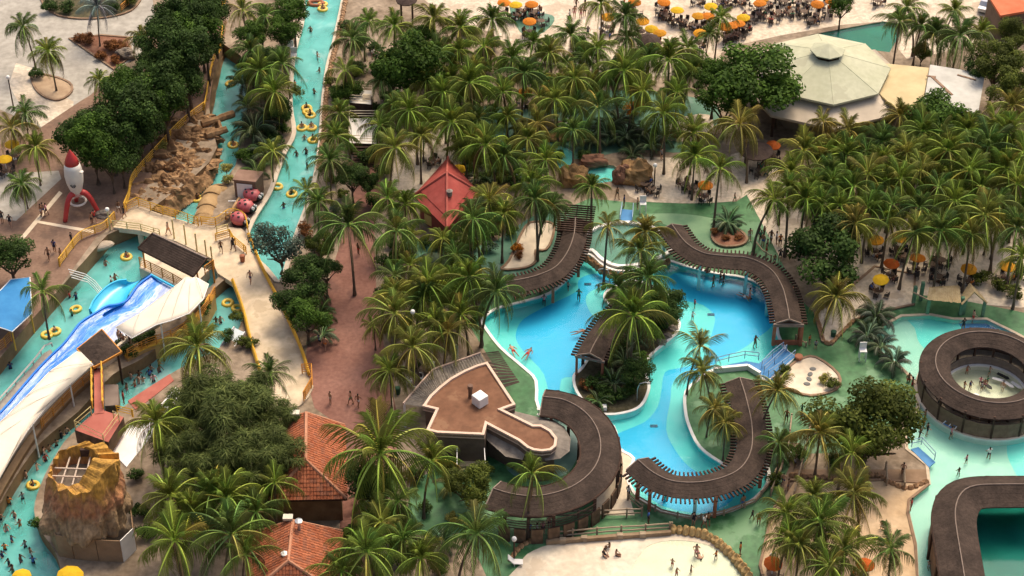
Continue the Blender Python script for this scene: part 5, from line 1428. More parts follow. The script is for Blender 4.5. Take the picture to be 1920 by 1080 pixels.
for k in range(5): q = W(689, 178 + k * 4, 2.5 - k * .12) - st.location; MB().box((q.x, q.y, q.z), (1.1, .3, .08)).obj('tread', M_CREAM, st)
# ------------------------------------------------------------------ palms
M_FROND = objmat('frond_leaf', .55, .32, .34, .2)
M_RACHIS = objmat('frond_rib', .5, .15, 0, .3, 2.9)
M_TRUNK = mat('palm_trunk', (.095, .07, .05), (.19, .145, .105), .95, 3, .4, 10)
def frond_mesh(length, rise, droop, nleaf, leaf, hang, seed, width=.068, curl=0.0):
    """one pinnate leaf: arching rib with two rows of hanging leaflets"""
    r = random.Random(seed); mb = MB(); n = 9; pts = []
    for i in range(n + 1):
        t = i / n
        pts.append(Vector((length * (t - .18 * t * t * t), curl * t * t, length * (rise * t - droop * t * t))))
    for i in range(n):
        a, b = pts[i], pts[i + 1]; w0, w1 = .055 * (1 - i / n) + .012, .055 * (1 - (i + 1) / n) + .012
        mb.add([a + Vector((0, w0, 0)), a + Vector((0, -w0, 0)), b + Vector((0, -w1, 0)), b + Vector((0, w1, 0)), a + Vector((0, 0, .04)), b + Vector((0, 0, .04))],
               [(0, 4, 5, 3), (4, 1, 2, 5)], 1)
    def at(t):
        f = t * n; i = min(n - 1, int(f)); return pts[i].lerp(pts[i + 1], f - i), (pts[i + 1] - pts[i]).normalized()
    for s in (1, -1):
        for k in range(nleaf):
            t = .13 + .87 * (k + .5) / nleaf
            p, d = at(t)
            L_ = leaf * (.45 + 1.1 * math.sin(math.pi * min(1, t * .92 + .06)) * .6) * r.uniform(.68, 1.25)
            out = Vector((0, s, 0))
            dirv = (d * (.55 + .25 * t) + out * (.95 - hang * .4) + Vector((0, 0, -hang * r.uniform(.7, 1.25)))).normalized()
            side = d * width
            mid = p + dirv * L_ * .55 + Vector((0, 0, .02)); tip = p + dirv * L_ + Vector((0, 0, -.18 * L_ * (1 + hang)))
            mb.add([p - side * .5, p + side * .5, mid + side * .55, tip, mid - side * .45], [(0, 1, 2, 4), (4, 2, 3)], 0)
    return mb.mesh('frond', [M_FROND, M_RACHIS])
FR_UP = [frond_mesh(2.5, .55, .40, 22, .66, .45, s) for s in (1, 2)]
FR_MID = [frond_mesh(3.0, .40, .72, 22, .90, 1.0, s, curl=c) for s, c in ((3, .2), (4, -.25), (5, .0))]
FR_LOW = [frond_mesh(2.9, .10, .95, 20, .86, 1.5, s, curl=c) for s, c in ((6, .15), (7, -.15))]
FR_WILT = [frond_mesh(2.4, -.5, .75, 18, .5, 1.2, s) for s in (8, 9)]
FR_ARECA = [frond_mesh(2.3, .85, .95, 24, .55, .45, s, curl=c) for s, c in ((10, .3), (11, -.3), (12, 0))]
FR_CYCAD = [frond_mesh(2.0, .50, .85, 34, .34, .25, s, .05) for s in (13, 14)]
TRUNKS = []
for k in range(4):
    a = k * 1.7; bend = (.04 + .065 * k) * (1 if k % 2 else -1)
    pts = [Vector((math.cos(a) * bend * (t * t) , math.sin(a) * bend * t * t, t)) for t in [i / 7 for i in range(8)]]
    mb = MB().tube(pts, [.030 - .006 * 0 if i == 0 else .0195 - .007 * i / 7 for i in range(8)], 7)
    TRUNKS.append((mb.mesh('trunk', M_TRUNK), pts[-1]))
COCO = MB().ellipsoid((0, 0, 0), (.14, .14, .17), 7, 5).mesh('coconut', mat('coconut', (.16, .13, .04), (.24, .18, .06), .6, 3))
GREENS = [(.138, .178, .028), (.115, .165, .028), (.158, .188, .032), (.098, .150, .032), (.178, .192, .038), (.130, .174, .026), (.084, .130, .030)]
YELL = [(.20, .155, .035), (.16, .135, .035), (.24, .16, .03)]
BROWN = [(.14, .09, .04), (.11, .07, .035)]
def palm(px, py, h, size=1.0, tint=None, phrase='green coconut palm', yellow=.10, n=None, wilt=3, kind='coconut', group='coconut palms', trunk_k=None, label=None):
    r = random.Random(int(px * 7 + py * 13))
    top = W(px, py, h)
    tm, off = TRUNKS[r.randrange(4) if trunk_k is None else trunk_k]
    rz = r.uniform(0, 6.28); o2 = Matrix.Rotation(rz, 3, 'Z') @ off
    base = Vector((top.x - o2.x * h, top.y - o2.y * h, 0))
    root = bpy.data.objects.new('palm_tree' if kind == 'coconut' else 'palm_shrub', None); C.objects.link(root); root.location = base; root.empty_display_size = .3
    if label: tag(root, label, 'palm', group)
    else: later(root, px, py, phrase, 'palm', group)
    put('trunk', tm, root, (0, 0, 0), (0, 0, rz), h)
    crown = top - base
    dro, sparse = r.uniform(-12, 14), r.random()
    base_c = tint or GREENS[r.randrange(len(GREENS))]
    n = n or r.randint(25, 33); size *= r.uniform(.9, 1.25)
    if sparse < .2 and size < 1.4: n = r.randint(16, 20)
    ga = 2.399963
    for i in range(n):
        f = i / n; az = i * ga + r.uniform(-.18, .18)
        if f < .32: me, tilt = r.choice(FR_UP), R(-72 + 95 * f + r.uniform(-8, 8))
        elif f < .66: me, tilt = r.choice(FR_MID), R(-28 + 62 * (f - .28) + r.uniform(-9, 9))
        else: me, tilt = r.choice(FR_LOW), R(2 + 80 * (f - .66) + r.uniform(-10, 10))
        col = tuple(c * r.uniform(.85, 1.15) for c in base_c)
        if r.random() < yellow * (.4 + f * 1.6): yc = r.choice(YELL); ym = r.uniform(.3, .8); col = tuple(a_ + (b_ - a_) * ym for a_, b_ in zip(col, yc))
        tilt += R(dro)
        if f > .8 and r.random() < .22: col = r.choice(BROWN)
        s = size * r.uniform(.78, 1.12) * (1.0 if f > .2 else .85)
        put('frond', me, root, crown + Vector((math.cos(az), math.sin(az), 0)) * .08, (r.uniform(-.15, .15), tilt, az), s, col)
    for i in range(r.randint(0, wilt + 1)):
        put('frond', r.choice(FR_WILT), root, crown - Vector((0, 0, .1)), (0, R(r.uniform(20, 45)), r.uniform(0, 6.28)), size * r.uniform(.7, .95), r.choice(BROWN))
    if r.random() < .6 and size > .8:
        for i in range(r.randint(2, 5)):
            a = r.uniform(0, 6.28); put('coconut', COCO, root, crown + Vector((math.cos(a) * .26, math.sin(a) * .26, -.22)), None, size)
    return root
T = 'tall coconut palm'; Y_ = 'yellowing coconut palm'; SM = 'small coconut palm'
PALMS = [ # crown px, crown py, height m, size, kind
 (43,50,6,.95),(90,97,5.5,1.05),(267,72,3.5,.7,'y'),(47,213,5,1.0),(22,240,4.5,.9,'y'),(67,277,5,1.0),(40,345,4,.85),(187,150,3.5,.6),
 (497,30,6,1.0),(470,95,5,.95),(487,133,5.5,.95),(515,173,5,1.0),(512,283,4,.9),(455,20,6,.9),(530,120,5,.85),
 (660,73,6.5,1.0),(647,133,5.5,.95),(637,213,6,1.05),(630,255,5,.9),(618,302,5.5,1.0),(575,358,5,.85),(597,378,7,.8),(690,40,6,.8),
 (740,50,7,1.0),(813,35,7,.95),(770,78,6,.85),(863,53,7,1.0),(923,37,7,1.0),(820,100,7,1.0),(907,87,7.5,1.1),(880,157,8,1.2),(767,207,7.5,1.15),(830,173,7,1.0),(847,230,7.5,1.1),(740,277,7.5,1.15),
 (910,273,6.5,1.05),(960,110,7,1.0),(943,173,7,1.05),(890,125,6.5,.9),(800,150,6,.9),(712,235,6,.9),(790,255,6.5,.9),(860,95,7,.9),(715,150,6,.85),
 (1070,67,6,.85),(1173,30,7.5,1.0),(1127,8,6.5,.85),(1330,63,5,.65),(1353,33,6,.6),(983,137,7.5,1.15),(1077,147,7.5,1.1),(1170,133,7.5,1.1),(1253,113,8,1.25),(1120,90,7,1.0),(1123,203,7,1.05),(1243,213,7,1.05),
 (1270,173,6.5,1.0),(1007,232,6,.9,'y'),(1023,300,5.5,.95),(1303,293,6,1.1),(1350,317,7.5,1.0),(1387,233,7,1.05,'y'),(1110,350,5.5,.9),(998,347,7,1.0),(1040,187,7,1.0),(1030,100,6.5,.95),(1205,170,6.5,1.0),(1290,90,6.5,.9),(1215,110,7,.95),(1000,80,6.5,.9),(1300,250,6,.9),(1140,145,6.5,.9),(1075,245,6,.8),
 (1687,40,6.5,.95),(1700,15,7,.9),(1727,48,6,.9),(1753,63,5.5,.85),(1800,67,6.5,1.15),(1543,227,5,.85,'y'),(1590,243,4.5,.9,'y'),(1687,217,5,.9,'y'),(1790,20,6,.8),(1840,60,5,.8),
 (1507,283,6.5,1.05),(1483,323,7,1.05),(1523,347,7,1.0),(1557,325,7,1.05),(1627,327,7,1.1),(1653,267,6.5,1.1),(1730,247,6.5,1.1),(1765,245,6.5,1.0),(1727,320,7,1.1),(1687,335,7,1.1),(1777,283,7,1.1),(1817,320,7,1.15),
 (1853,273,7,1.15),(1890,250,7,1.1),(1887,317,7,1.15),(1907,345,7,1.0),(1840,350,7,1.1),(1897,200,6.5,1.1,'y'),(1587,290,6.5,1.05),(1600,350,7,1.05),(1760,350,7,1.1),(1655,300,7,1.0),(1565,275,6,.9),(1700,285,7,1.0),(1815,245,6.5,1.0),(1865,230,6.5,1.0),(1920,285,7,1.1),(1545,290,6,.9),(1625,285,6.5,.9),(1640,380,7,1.0),
 (80,547,6,1.05),(370,650,7.5,1.25),
 (653,423,8,1.2),(743,433,8,1.2),(727,372,6.5,.9),(760,385,6,.8),(830,447,5.5,.85),(887,410,8,1.1),(740,517,6,.95),(803,533,7,1.05),(740,550,6,.9),(880,522,8,1.0),(930,547,8,1.0),(740,588,6.5,1.1),(840,622,5.5,1.1,'y'),(773,652,6.5,1.0),(730,695,4.5,.85),(917,377,7,.95),(945,400,7,.9),(1003,375,8,1.05),(1035,385,7,.85),(855,480,5,.8),(700,610,4,.7),
 (1140,425,7.5,.95,'y'),(1210,435,7,1.1,'y'),(1215,520,7,1.25),(1188,592,7,1.25),(1313,650,5.5,.95,'y'),(1317,697,5.0,1.0,'y'),(1160,540,5,.8),(1200,470,6,.95),
 (1477,352,8,1.0),(1452,375,8,.9),(1603,420,7.5,1.0,'y'),(1673,383,7.5,1.1),(1667,412,6.5,.9),(1717,437,7.5,1.05),(1763,433,7.5,1.05),(1847,403,8,1.25),(1907,428,8,1.15),(1567,558,5,1.1,'y'),(1627,390,7,1.0),(1723,390,7.5,1.0),(1790,378,7.5,1.1),(1873,378,7.5,1.05),(1820,440,7,.9),(1540,385,7,.95),(1575,385,7,.9),(1510,375,7.5,.9),(1915,480,7,1.0),(1560,345,7,.9),
 (293,793,7.5,1.1),(320,930,7,1.25),(327,1013,7,1.2),(433,1003,7.5,1.35),(425,935,7,1.1),(480,960,6,.9),(505,700,5.5,.8),(515,905,6,.95),(400,925,6.5,1.05),(360,960,6,1.0),(460,1040,6.5,1.1),
 (713,850,9,1.75,'yy'),(810,865,6.5,1.0),(715,978,6.5,1.0),(687,1035,7.5,1.2),(893,1000,7.5,1.15),(745,940,6.5,.9),(790,1045,5.5,.9),(640,1070,6,1.0),(755,1010,6,.9),
 (997,888,8,1.2),(1340,765,4.2,.75,'y'),(1360,792,4.2,.85,'y'),(1457,733,6,.75,'y'),(1537,812,6.5,1.15,'y'),(1597,850,6,1.05),(1460,830,4.5,.8),(1600,925,6.5,1.1,'y'),(1473,962,6.5,1.1),(1537,978,7,1.15),(1583,1032,6.5,1.2),(1670,1030,6,1.0),(1525,930,6,.9),(1500,1020,6,.9),(1555,1060,6,.9),(1480,1010,6,.9),
]
# a few more inside the densest groves
rg = random.Random(21)
for (x0, y0, x1, y1, k) in ((1490, 270, 1915, 350, 12), (720, 40, 960, 230, 9), (1000, 60, 1320, 210, 9), (720, 430, 900, 620, 9), (860, 180, 1000, 330, 6), (1640, 360, 1915, 430, 5)):
    made = 0
    while made < k:
        x, y = rg.uniform(x0, x1), rg.uniform(y0, y1)
        if min((p[0] - x) ** 2 + (p[1] - y) ** 2 for p in PALMS) > 24 ** 2: PALMS.append((x, y, rg.uniform(4.5, 6.2), rg.uniform(.75, .95))); made += 1
for p in PALMS:
    x, y, h, s = p[:4]; k = p[4] if len(p) > 4 else ''
    ph = Y_ if k else (T if h >= 7 else (SM if s < .85 or h < 5 else 'green coconut palm'))
    if k == 'yy': palm(x, y, h, s, GREENS[0], ph, .28, n=26)
    elif k == 'y': palm(x, y, h, s, (.175, .165, .036), ph, .3)
    else: palm(x, y, h, s, None, ph, .08)

# feather-leaved palm clumps without a tall trunk
def clump(px, py, size, n, meshes, tint, phrase, name='palm_shrub', stem=.5, group='leafy palm clumps'):
    r = random.Random(int(px * 3 + py)); root = empty(name, W(px, py, 0)); later(root, px, py, phrase, 'plant', group)
    put('trunk', TRUNKS[0][0], root, None, None, (stem * 5, stem * 5, stem))
    for i in range(n):
        az = i * 2.4 + r.uniform(-.2, .2); f = i / n
        put('frond', r.choice(meshes), root, (.25 * size * math.cos(az) * (1 - f), .25 * size * math.sin(az) * (1 - f), stem), (r.uniform(-.2, .2), R(-55 + 62 * f + r.uniform(-8, 8)), az), size * r.uniform(.8, 1.1), tuple(c * r.uniform(.8, 1.2) for c in tint))
DK = (.040, .060, .026); MD = (.055, .088, .028); GY = (.075, .095, .055)
for x, y, s, n, ms, t in ((478,258,1.5,24,FR_ARECA,DK),(505,235,1.1,18,FR_ARECA,MD),(500,300,1.2,18,FR_ARECA,DK),(468,210,1.0,16,FR_ARECA,DK),(455,165,1.1,16,FR_ARECA,DK),(480,330,.9,14,FR_ARECA,MD),
 (1642,605,1.15,20,FR_ARECA,GY),(1625,640,1.05,18,FR_ARECA,GY),(1676,690,.95,18,FR_ARECA,GY),(1650,660,.9,16,FR_ARECA,GY),
 (1364,425,1.1,26,FR_CYCAD,(.06,.095,.045)),(1150,728,1.1,20,FR_CYCAD,DK),(1120,760,.8,14,FR_CYCAD,MD),(1170,690,1.0,18,FR_ARECA,DK),(1195,650,.9,16,FR_ARECA,DK),(1230,600,1.1,18,FR_ARECA,DK),
 (1140,262,1.3,20,FR_ARECA,DK),(1175,270,1.2,18,FR_ARECA,DK),(1205,265,1.2,18,FR_ARECA,DK),(1110,275,1.1,16,FR_ARECA,DK),(1220,285,1.0,16,FR_ARECA,DK),(1095,255,1.0,14,FR_ARECA,MD),(1160,240,1.0,16,FR_ARECA,DK),(1240,270,1.0,14,FR_ARECA,DK),(1185,300,.9,12,FR_ARECA,DK),
 (985,255,1.0,14,FR_ARECA,DK),(960,300,1.0,14,FR_ARECA,DK),(930,330,1.1,16,FR_ARECA,MD),(900,345,1.0,14,FR_ARECA,DK),(600,600,1.0,14,FR_ARECA,MD),(590,560,1.0,14,FR_ARECA,MD),(605,640,.9,14,FR_ARECA,(.10,.14,.07)),
 (840,500,.8,12,FR_ARECA,MD),(700,990,1.0,16,FR_ARECA,DK),(830,1030,1.0,14,FR_ARECA,DK),(850,920,1.0,14,FR_ARECA,(.10,.10,.03)),(1460,860,.9,14,FR_ARECA,MD),(700,950,1.1,16,FR_ARECA,DK),(1640,610,.8,12,FR_ARECA,MD)):
    clump(x, y, s, n, ms, t, ('dark' if t is DK else 'grey green' if t is GY else 'mid green') + ' feathery palm clump')
# grey fan palm on the upper plaza
root = palm(183, 14, 5.0, .85, (.16, .19, .17), yellow=0, n=28, wilt=0, label='silvery grey fan palm with a dark straight trunk in the upper plaza bed', group='ornamental palms')

# ------------------------------------------------------------------ broad-leaved trees
LEAF_DK = leafmat('leaf_dark', (.018, .040, .008), (.058, .102, .021))
LEAF_MD = leafmat('leaf_mid', (.022, .056, .006), (.075, .135, .018))
LEAF_OL = leafmat('leaf_olive', (.034, .054, .007), (.115, .135, .022))
LEAF_BL = leafmat('leaf_bluish', (.035, .055, .042), (.12, .16, .115))
LEAF_FE = leafmat('leaf_feather', (.034, .054, .012), (.115, .138, .038), .2)
LEAF_RD = leafmat('leaf_rust', (.12, .045, .018), (.24, .10, .03))
LEAF_YL = leafmat('leaf_yellow', (.15, .15, .03), (.34, .31, .08))
LEAF_OR = leafmat('leaf_orange', (.34, .11, .01), (.55, .20, .02))
M_BARK = mat('bark', (.075, .055, .04), (.14, .105, .075), .95, 2, .4, 6)
def crown_mesh(name, m, seed, nleaf=7000, leaf=.085, lobes=24, flat=.75, needle=False, spread=(.45, .82), rads=(.2, .36)):
    r = random.Random(seed); L_ = []; tones = []
    for i in range(lobes):
        while True:
            d = Vector((r.uniform(-1, 1), r.uniform(-1, 1), r.uniform(-.55, 1)))
            if .1 < d.length < 1: break
        d = d.normalized() * r.uniform(*spread); d.z *= flat
        L_.append((d, r.uniform(*rads)))
    L_.append((Vector((0, 0, 0)), .5))
    mb = MB(); tot = sum(q[1] ** 2 for q in L_)
    for c, rad in L_:
        tone = r.uniform(.62, 1.4); v0 = len(mb.v)
        k = int(nleaf * rad * rad / tot)
        for _ in range(k):
            d = Vector((r.gauss(0, 1), r.gauss(0, 1), r.gauss(.25, 1))).normalized()
            p = c + d * rad * (r.uniform(.72, 1.08) if r.random() < .8 else r.uniform(.2, .8))
            p.z = max(p.z, -.6)
            nrm = (d + Vector((r.gauss(0, .55), r.gauss(0, .55), r.gauss(.35, .4)))).normalized()
            u = nrm.cross(Vector((r.gauss(0, 1), r.gauss(0, 1), r.gauss(0, 1)))).normalized(); v = nrm.cross(u)
            if needle:
                dr = (d * .5 + Vector((r.gauss(0, .4), r.gauss(0, .4), -.55))).normalized(); s = leaf * r.uniform(1.0, 2.2)
                mb.add([p - u * leaf * .12, p + u * leaf * .12, p + dr * s], [(0, 1, 2)])
            else:
                s = leaf * r.uniform(.6, 1.25)
                mb.add([p - u * s * .5, p + v * s * .34, p + u * s * .62, p - v * s * .34], [(0, 1, 2, 3)])
        tones += [tone] * (len(mb.v) - v0)
    me = mb.mesh(name, m)
    at = me.attributes.new('clump', 'FLOAT', 'POINT'); at.data.foreach_set('value', tones)
    return me
CR = {'dk': [crown_mesh('crown', LEAF_DK, s) for s in (1, 2, 3)], 'md': [crown_mesh('crown', LEAF_MD, s) for s in (4, 5, 6)],
      'ol': [crown_mesh('crown', LEAF_OL, s, 11000, .07, 26) for s in (7, 8)], 'bl': [crown_mesh('crown', LEAF_BL, s, 4500, .075) for s in (9,)],
      'fe': [crown_mesh('crown', LEAF_FE, s, 9000, .13, 34, .95, True, (.45, 1.0), (.14, .27)) for s in (10, 11)]}
SH = {k: [crown_mesh('foliage', m, s, 900, .17, 9, .8, False, (.42, .74), (.26, .42)) for s in (20, 21)] for k, m in (('dk', LEAF_DK), ('md', LEAF_MD), ('ol', LEAF_OL), ('rd', LEAF_RD), ('yl', LEAF_YL), ('or', LEAF_OR), ('bl', LEAF_BL))}
def limbs(h, r, seed):
    q = random.Random(seed); mb = MB(); th = max(.6, h - r * .8)
    mb.tube([(0, 0, 0), (q.uniform(-.1, .1), q.uniform(-.1, .1), th * .6), (q.uniform(-.2, .2), q.uniform(-.2, .2), th)], [r * .085, r * .06, r * .05], 8)
    for k in range(6):
        a = k * 1.05 + q.uniform(-.3, .3); e = r * q.uniform(.5, .75)
        mb.tube([(0, 0, th * .75), (math.cos(a) * e * .5, math.sin(a) * e * .5, th + r * .25), (math.cos(a) * e, math.sin(a) * e, th + r * q.uniform(.4, .8))], [r * .04, r * .028, r * .012], 6)
    return mb
def tree(px, py, rpx, h, kind, phrase, label=None, sz=.82, name='broadleaf_tree', tint=(1, 1, 1)):
    """crown centre in the photo, crown radius in photo pixels, crown centre height"""
    c = W(px, py, h); r = (.95 if px < 420 and py < 330 else 1.12) * rpx / S(px, py, h); sz = 1.0 if px < 420 and py < 330 else sz; q = random.Random(int(px + py * 3))
    root = empty(name, (c.x, c.y, 0))
    if label: tag(root, label, 'tree', 'broad leaved trees')
    else: later(root, px, py, phrase, 'tree', 'broad leaved trees')
    limbs(h, r, int(px)).obj('trunk', M_BARK, root)
    put('crown', q.choice(CR[kind]), root, (0, 0, h), (0, 0, q.uniform(0, 6.28)), (r, r, r * sz), tint)
for x, y, r, h, k, ph in (
 (172,262,62,6,'md','mid green dense tree'),(238,200,70,7,'dk','dark dense tree'),(300,160,60,7,'dk','dark dense tree'),(345,95,62,8,'dk','dark dense tree'),(300,70,52,7.5,'dk','dark dense tree'),(372,28,48,8,'dk','dark dense tree'),(330,15,45,8,'dk','dark dense tree'),(205,300,40,4.5,'dk','dark dense tree'),(280,225,40,5,'dk','dark dense tree'),
 (150,240,55,5,'dk','dark dense tree'),(205,245,58,6,'dk','dark dense tree'),(262,175,60,6,'md','mid green dense tree'),(322,110,60,7,'dk','dark dense tree'),(362,60,55,7,'md','mid green dense tree'),(398,15,40,7,'dk','dark dense tree'),(262,242,48,5,'dk','dark dense tree'),(308,195,48,5.5,'md','mid green dense tree'),(345,145,46,6,'dk','dark dense tree'),(384,80,38,6,'dk','dark dense tree'),(225,290,46,4.5,'dk','dark dense tree'),(325,50,50,7,'dk','dark dense tree'),(290,120,45,6,'dk','dark dense tree'),(235,160,45,6,'md','green leafy tree'),
 (800,75,36,5,'md','green leafy tree'),(735,130,36,5.5,'md','green leafy tree'),
 (1360,185,45,5.5,'md','green leafy tree'),(1460,165,36,5.5,'md','green leafy tree'),(1340,140,40,6,'md','green leafy tree'),
 (1765,222,62,5.5,'md','domed green tree'),(1870,110,48,6.5,'ol','olive green tree'),(1900,165,48,6,'ol','olive green tree'),(1840,125,30,5,'dk','dark dense tree'),(1905,60,36,6,'ol','olive green tree'),(1578,10,24,3.5,'md','young slim tree'),(1730,95,22,2.2,'ol','low olive tree'),
 (18,478,44,4,'dk','dark dense tree'),(530,55,34,5,'md','green leafy tree'),(505,105,34,5,'dk','dark dense tree'),(548,15,36,6,'md','green leafy tree'),(470,60,30,5,'md','green leafy tree'),(525,205,26,3,'dk','dark dense tree'),
 (523,450,52,4.5,'bl','bluish green tree'),(575,520,45,4.5,'dk','dark dense tree'),(575,590,42,4,'md','green leafy tree'),(545,560,34,3.5,'dk','dark dense tree'),(610,500,30,4,'dk','dark dense tree'),(600,455,30,3.5,'ol','olive green tree'),
 (1252,570,38,3.5,'dk','dark dense tree'),(880,905,48,3,'ol','olive green tree'),(1195,700,32,2.2,'dk','dark dense tree'),
 (700,905,50,5,'dk','dark dense tree'),(740,985,40,3,'dk','dark dense tree'),(655,165,28,3,'md','green leafy tree'),(660,330,30,4,'dk','dark dense tree'),(690,340,24,3,'dk','dark dense tree')):
    tree(x, y, r, h, k, ph)
tree(770, 118, 66, 7, 'md', '', 'bushy green mango tree between the stairs and the palm grove', 1.0)
tree(1412, 140, 88, 8, 'md', '', 'big spreading green tree in front of the octagonal hall', .7)
tree(1556, 470, 78, 5.5, 'dk', '', 'dark round tree between the winding pergola and the umbrella court')
tree(1628, 785, 98, 5.5, 'ol', '', 'big olive green tree left of the mint coloured pool', .8)
for x, y, r, h, ph in ((430,790,78,6.5,'feathery'),(385,750,60,6,'feathery'),(478,745,52,5.5,'feathery'),(515,850,52,5.5,'feathery'),(455,860,62,6,'feathery'),(350,840,55,5.5,'feathery'),(400,870,52,5.5,'feathery'),(525,790,36,5,'feathery'),(345,790,40,5.5,'feathery'),(500,900,44,4.5,'feathery')):
    tree(x, y, r, h, 'fe', 'feathery olive needle tree')

def shrub(px, py, s, kind, phrase, z=0.0, sz=.8):
    q = random.Random(int(px * 5 + py)); root = empty('shrub', W(px, py, z)); later(root, px, py, phrase, 'shrub', 'garden shrubs')
    MB().tube([(0, 0, -.02), (0, 0, s * .5)], s * .07, 5).obj('stem', M_BARK, root)
    put('foliage', q.choice(SH[kind]), root, (0, 0, s * .62), (0, 0, q.uniform(0, 6.28)), (s, s, s * sz), (1, 1, 1))
SHR = [(1190,218,1.5,'or','orange leaved shrub'),(425,325,1.0,'yl','yellow green shrub'),(428,345,.9,'yl','yellow green shrub'),(470,305,1.5,'md','bright green shrub'),(450,300,1.1,'md','bright green shrub'),(305,280,.9,'yl','yellow green shrub'),
 (970,470,.9,'or','orange leaved shrub'),(975,485,.7,'rd','rust red shrub'),(170,82,1.2,'rd','rust red shrub'),(205,95,1.3,'rd','rust red shrub'),(230,95,1.2,'rd','rust red shrub'),(190,110,1.0,'rd','rust red shrub'),(215,118,.9,'rd','rust red shrub'),
 (150,80,1.0,'rd','rust red shrub'),(70,145,1.2,'dk','dark green shrub'),(95,20,1.4,'dk','dark green shrub'),(130,25,1.4,'dk','dark green shrub'),(215,20,1.4,'dk','dark green shrub'),(240,10,1.4,'ol','olive shrub'),
 (940,420,1.5,'md','bright green shrub'),(925,445,1.4,'md','bright green shrub'),(905,440,1.2,'dk','dark green shrub'),(955,440,1.1,'md','bright green shrub'),(920,470,1.0,'bl','pale green shrub'),(890,455,1.0,'md','bright green shrub'),(960,405,1.1,'ol','olive shrub'),
 (1095,730,.9,'rd','rust red shrub'),(1110,725,1.2,'dk','dark green shrub'),(1130,745,1.3,'dk','dark green shrub'),(1160,750,1.2,'dk','dark green shrub'),(1185,740,1.1,'md','bright green shrub'),(1140,715,1.2,'dk','dark green shrub'),(1170,660,1.3,'dk','dark green shrub'),(1200,680,1.1,'md','bright green shrub'),(1220,640,1.1,'dk','dark green shrub'),(1110,750,.6,'yl','yellow green shrub'),(1240,615,1.2,'dk','dark green shrub'),(1160,590,1.2,'dk','dark green shrub'),(1175,560,1.2,'dk','dark green shrub'),(1230,560,1.2,'dk','dark green shrub'),
 (1340,440,.7,'rd','rust red shrub'),(1360,452,.6,'rd','rust red shrub'),(1385,450,.6,'rd','rust red shrub'),(1265,262,1.1,'rd','rust red shrub'),(1090,300,1.2,'dk','dark green shrub'),(1050,300,1.0,'dk','dark green shrub'),
 (1455,910,1.1,'ol','olive shrub'),(1480,830,1.0,'md','bright green shrub'),(1500,860,1.2,'md','bright green shrub'),(1560,870,1.2,'dk','dark green shrub'),(1590,800,1.2,'dk','dark green shrub'),(1840,530,1.3,'ol','olive shrub'),(1870,545,1.2,'ol','olive shrub'),(1905,560,1.3,'ol','olive shrub'),(1905,520,1.5,'dk','dark green shrub'),(1560,725,1.0,'ol','olive shrub'),(1545,715,.8,'yl','yellow green shrub'),(1470,700,.8,'ol','olive shrub'),
 (70,990,.9,'md','bright green shrub'),(265,965,1.2,'dk','dark green shrub'),(275,1010,1.2,'dk','dark green shrub'),(255,900,1.0,'dk','dark green shrub'),(410,985,1.4,'dk','dark green shrub'),(480,1010,1.4,'dk','dark green shrub'),(380,960,1.3,'dk','dark green shrub'),
 (620,160,1.0,'ol','olive shrub'),(635,190,1.0,'md','bright green shrub'),(625,345,1.0,'ol','olive shrub'),(640,370,1.0,'ol','olive shrub'),(615,420,1.1,'yl','yellow green shrub'),(630,400,.9,'bl','pale green shrub'),(570,440,1.2,'rd','rust red shrub'),(590,475,1.0,'bl','pale green shrub'),
 (430,640,1.1,'dk','dark green shrub'),(455,650,1.0,'ol','olive shrub'),(445,600,1.0,'ol','olive shrub'),(225,655,1.1,'dk','dark green shrub'),(240,668,1.1,'dk','dark green shrub'),(262,650,1.1,'dk','dark green shrub'),(285,640,1.0,'dk','dark green shrub'),(385,585,1.0,'dk','dark green shrub'),(470,650,1.0,'ol','olive shrub'),
 (780,690,1.0,'dk','dark green shrub'),(760,620,1.2,'dk','dark green shrub'),(720,560,1.2,'dk','dark green shrub'),(720,500,1.2,'dk','dark green shrub'),(790,590,1.0,'ol','olive shrub'),(870,590,1.2,'ol','olive shrub'),(850,560,1.1,'dk','dark green shrub'),(760,480,1.2,'dk','dark green shrub'),(700,390,1.2,'dk','dark green shrub'),(715,330,1.2,'dk','dark green shrub'),(900,560,1.1,'dk','dark green shrub'),
 (860,270,1.1,'dk','dark green shrub'),(900,310,1.2,'dk','dark green shrub'),(940,290,1.2,'dk','dark green shrub'),(870,320,1.0,'dk','dark green shrub'),(960,350,1.2,'dk','dark green shrub'),(1010,270,1.1,'ol','olive shrub'),(1000,130,1.2,'dk','dark green shrub'),(700,100,1.2,'dk','dark green shrub'),(720,190,1.2,'dk','dark green shrub'),(700,210,1.2,'dk','dark green shrub'),
 (650,60,1.3,'dk','dark green shrub'),(680,90,1.2,'md','bright green shrub'),(500,190,1.2,'dk','dark green shrub'),(530,250,1.0,'md','bright green shrub'),(490,160,1.3,'dk','dark green shrub'),(540,80,1.2,'dk','dark green shrub'),(460,130,1.2,'dk','dark green shrub'),(520,270,1.0,'dk','dark green shrub'),
 (800,960,1.0,'dk','dark green shrub'),(850,980,.9,'yl','yellow green shrub'),(770,1060,1.4,'dk','dark green shrub'),(660,1010,1.4,'dk','dark green shrub'),(720,1070,1.4,'dk','dark green shrub'),(830,1075,1.3,'dk','dark green shrub'),(850,880,1.2,'ol','olive shrub'),(905,890,1.2,'ol','olive shrub'),(650,890,1.3,'dk','dark green shrub'),(780,900,1.2,'dk','dark green shrub')]
for s in SHR: shrub(*s)
rg = random.Random(5)
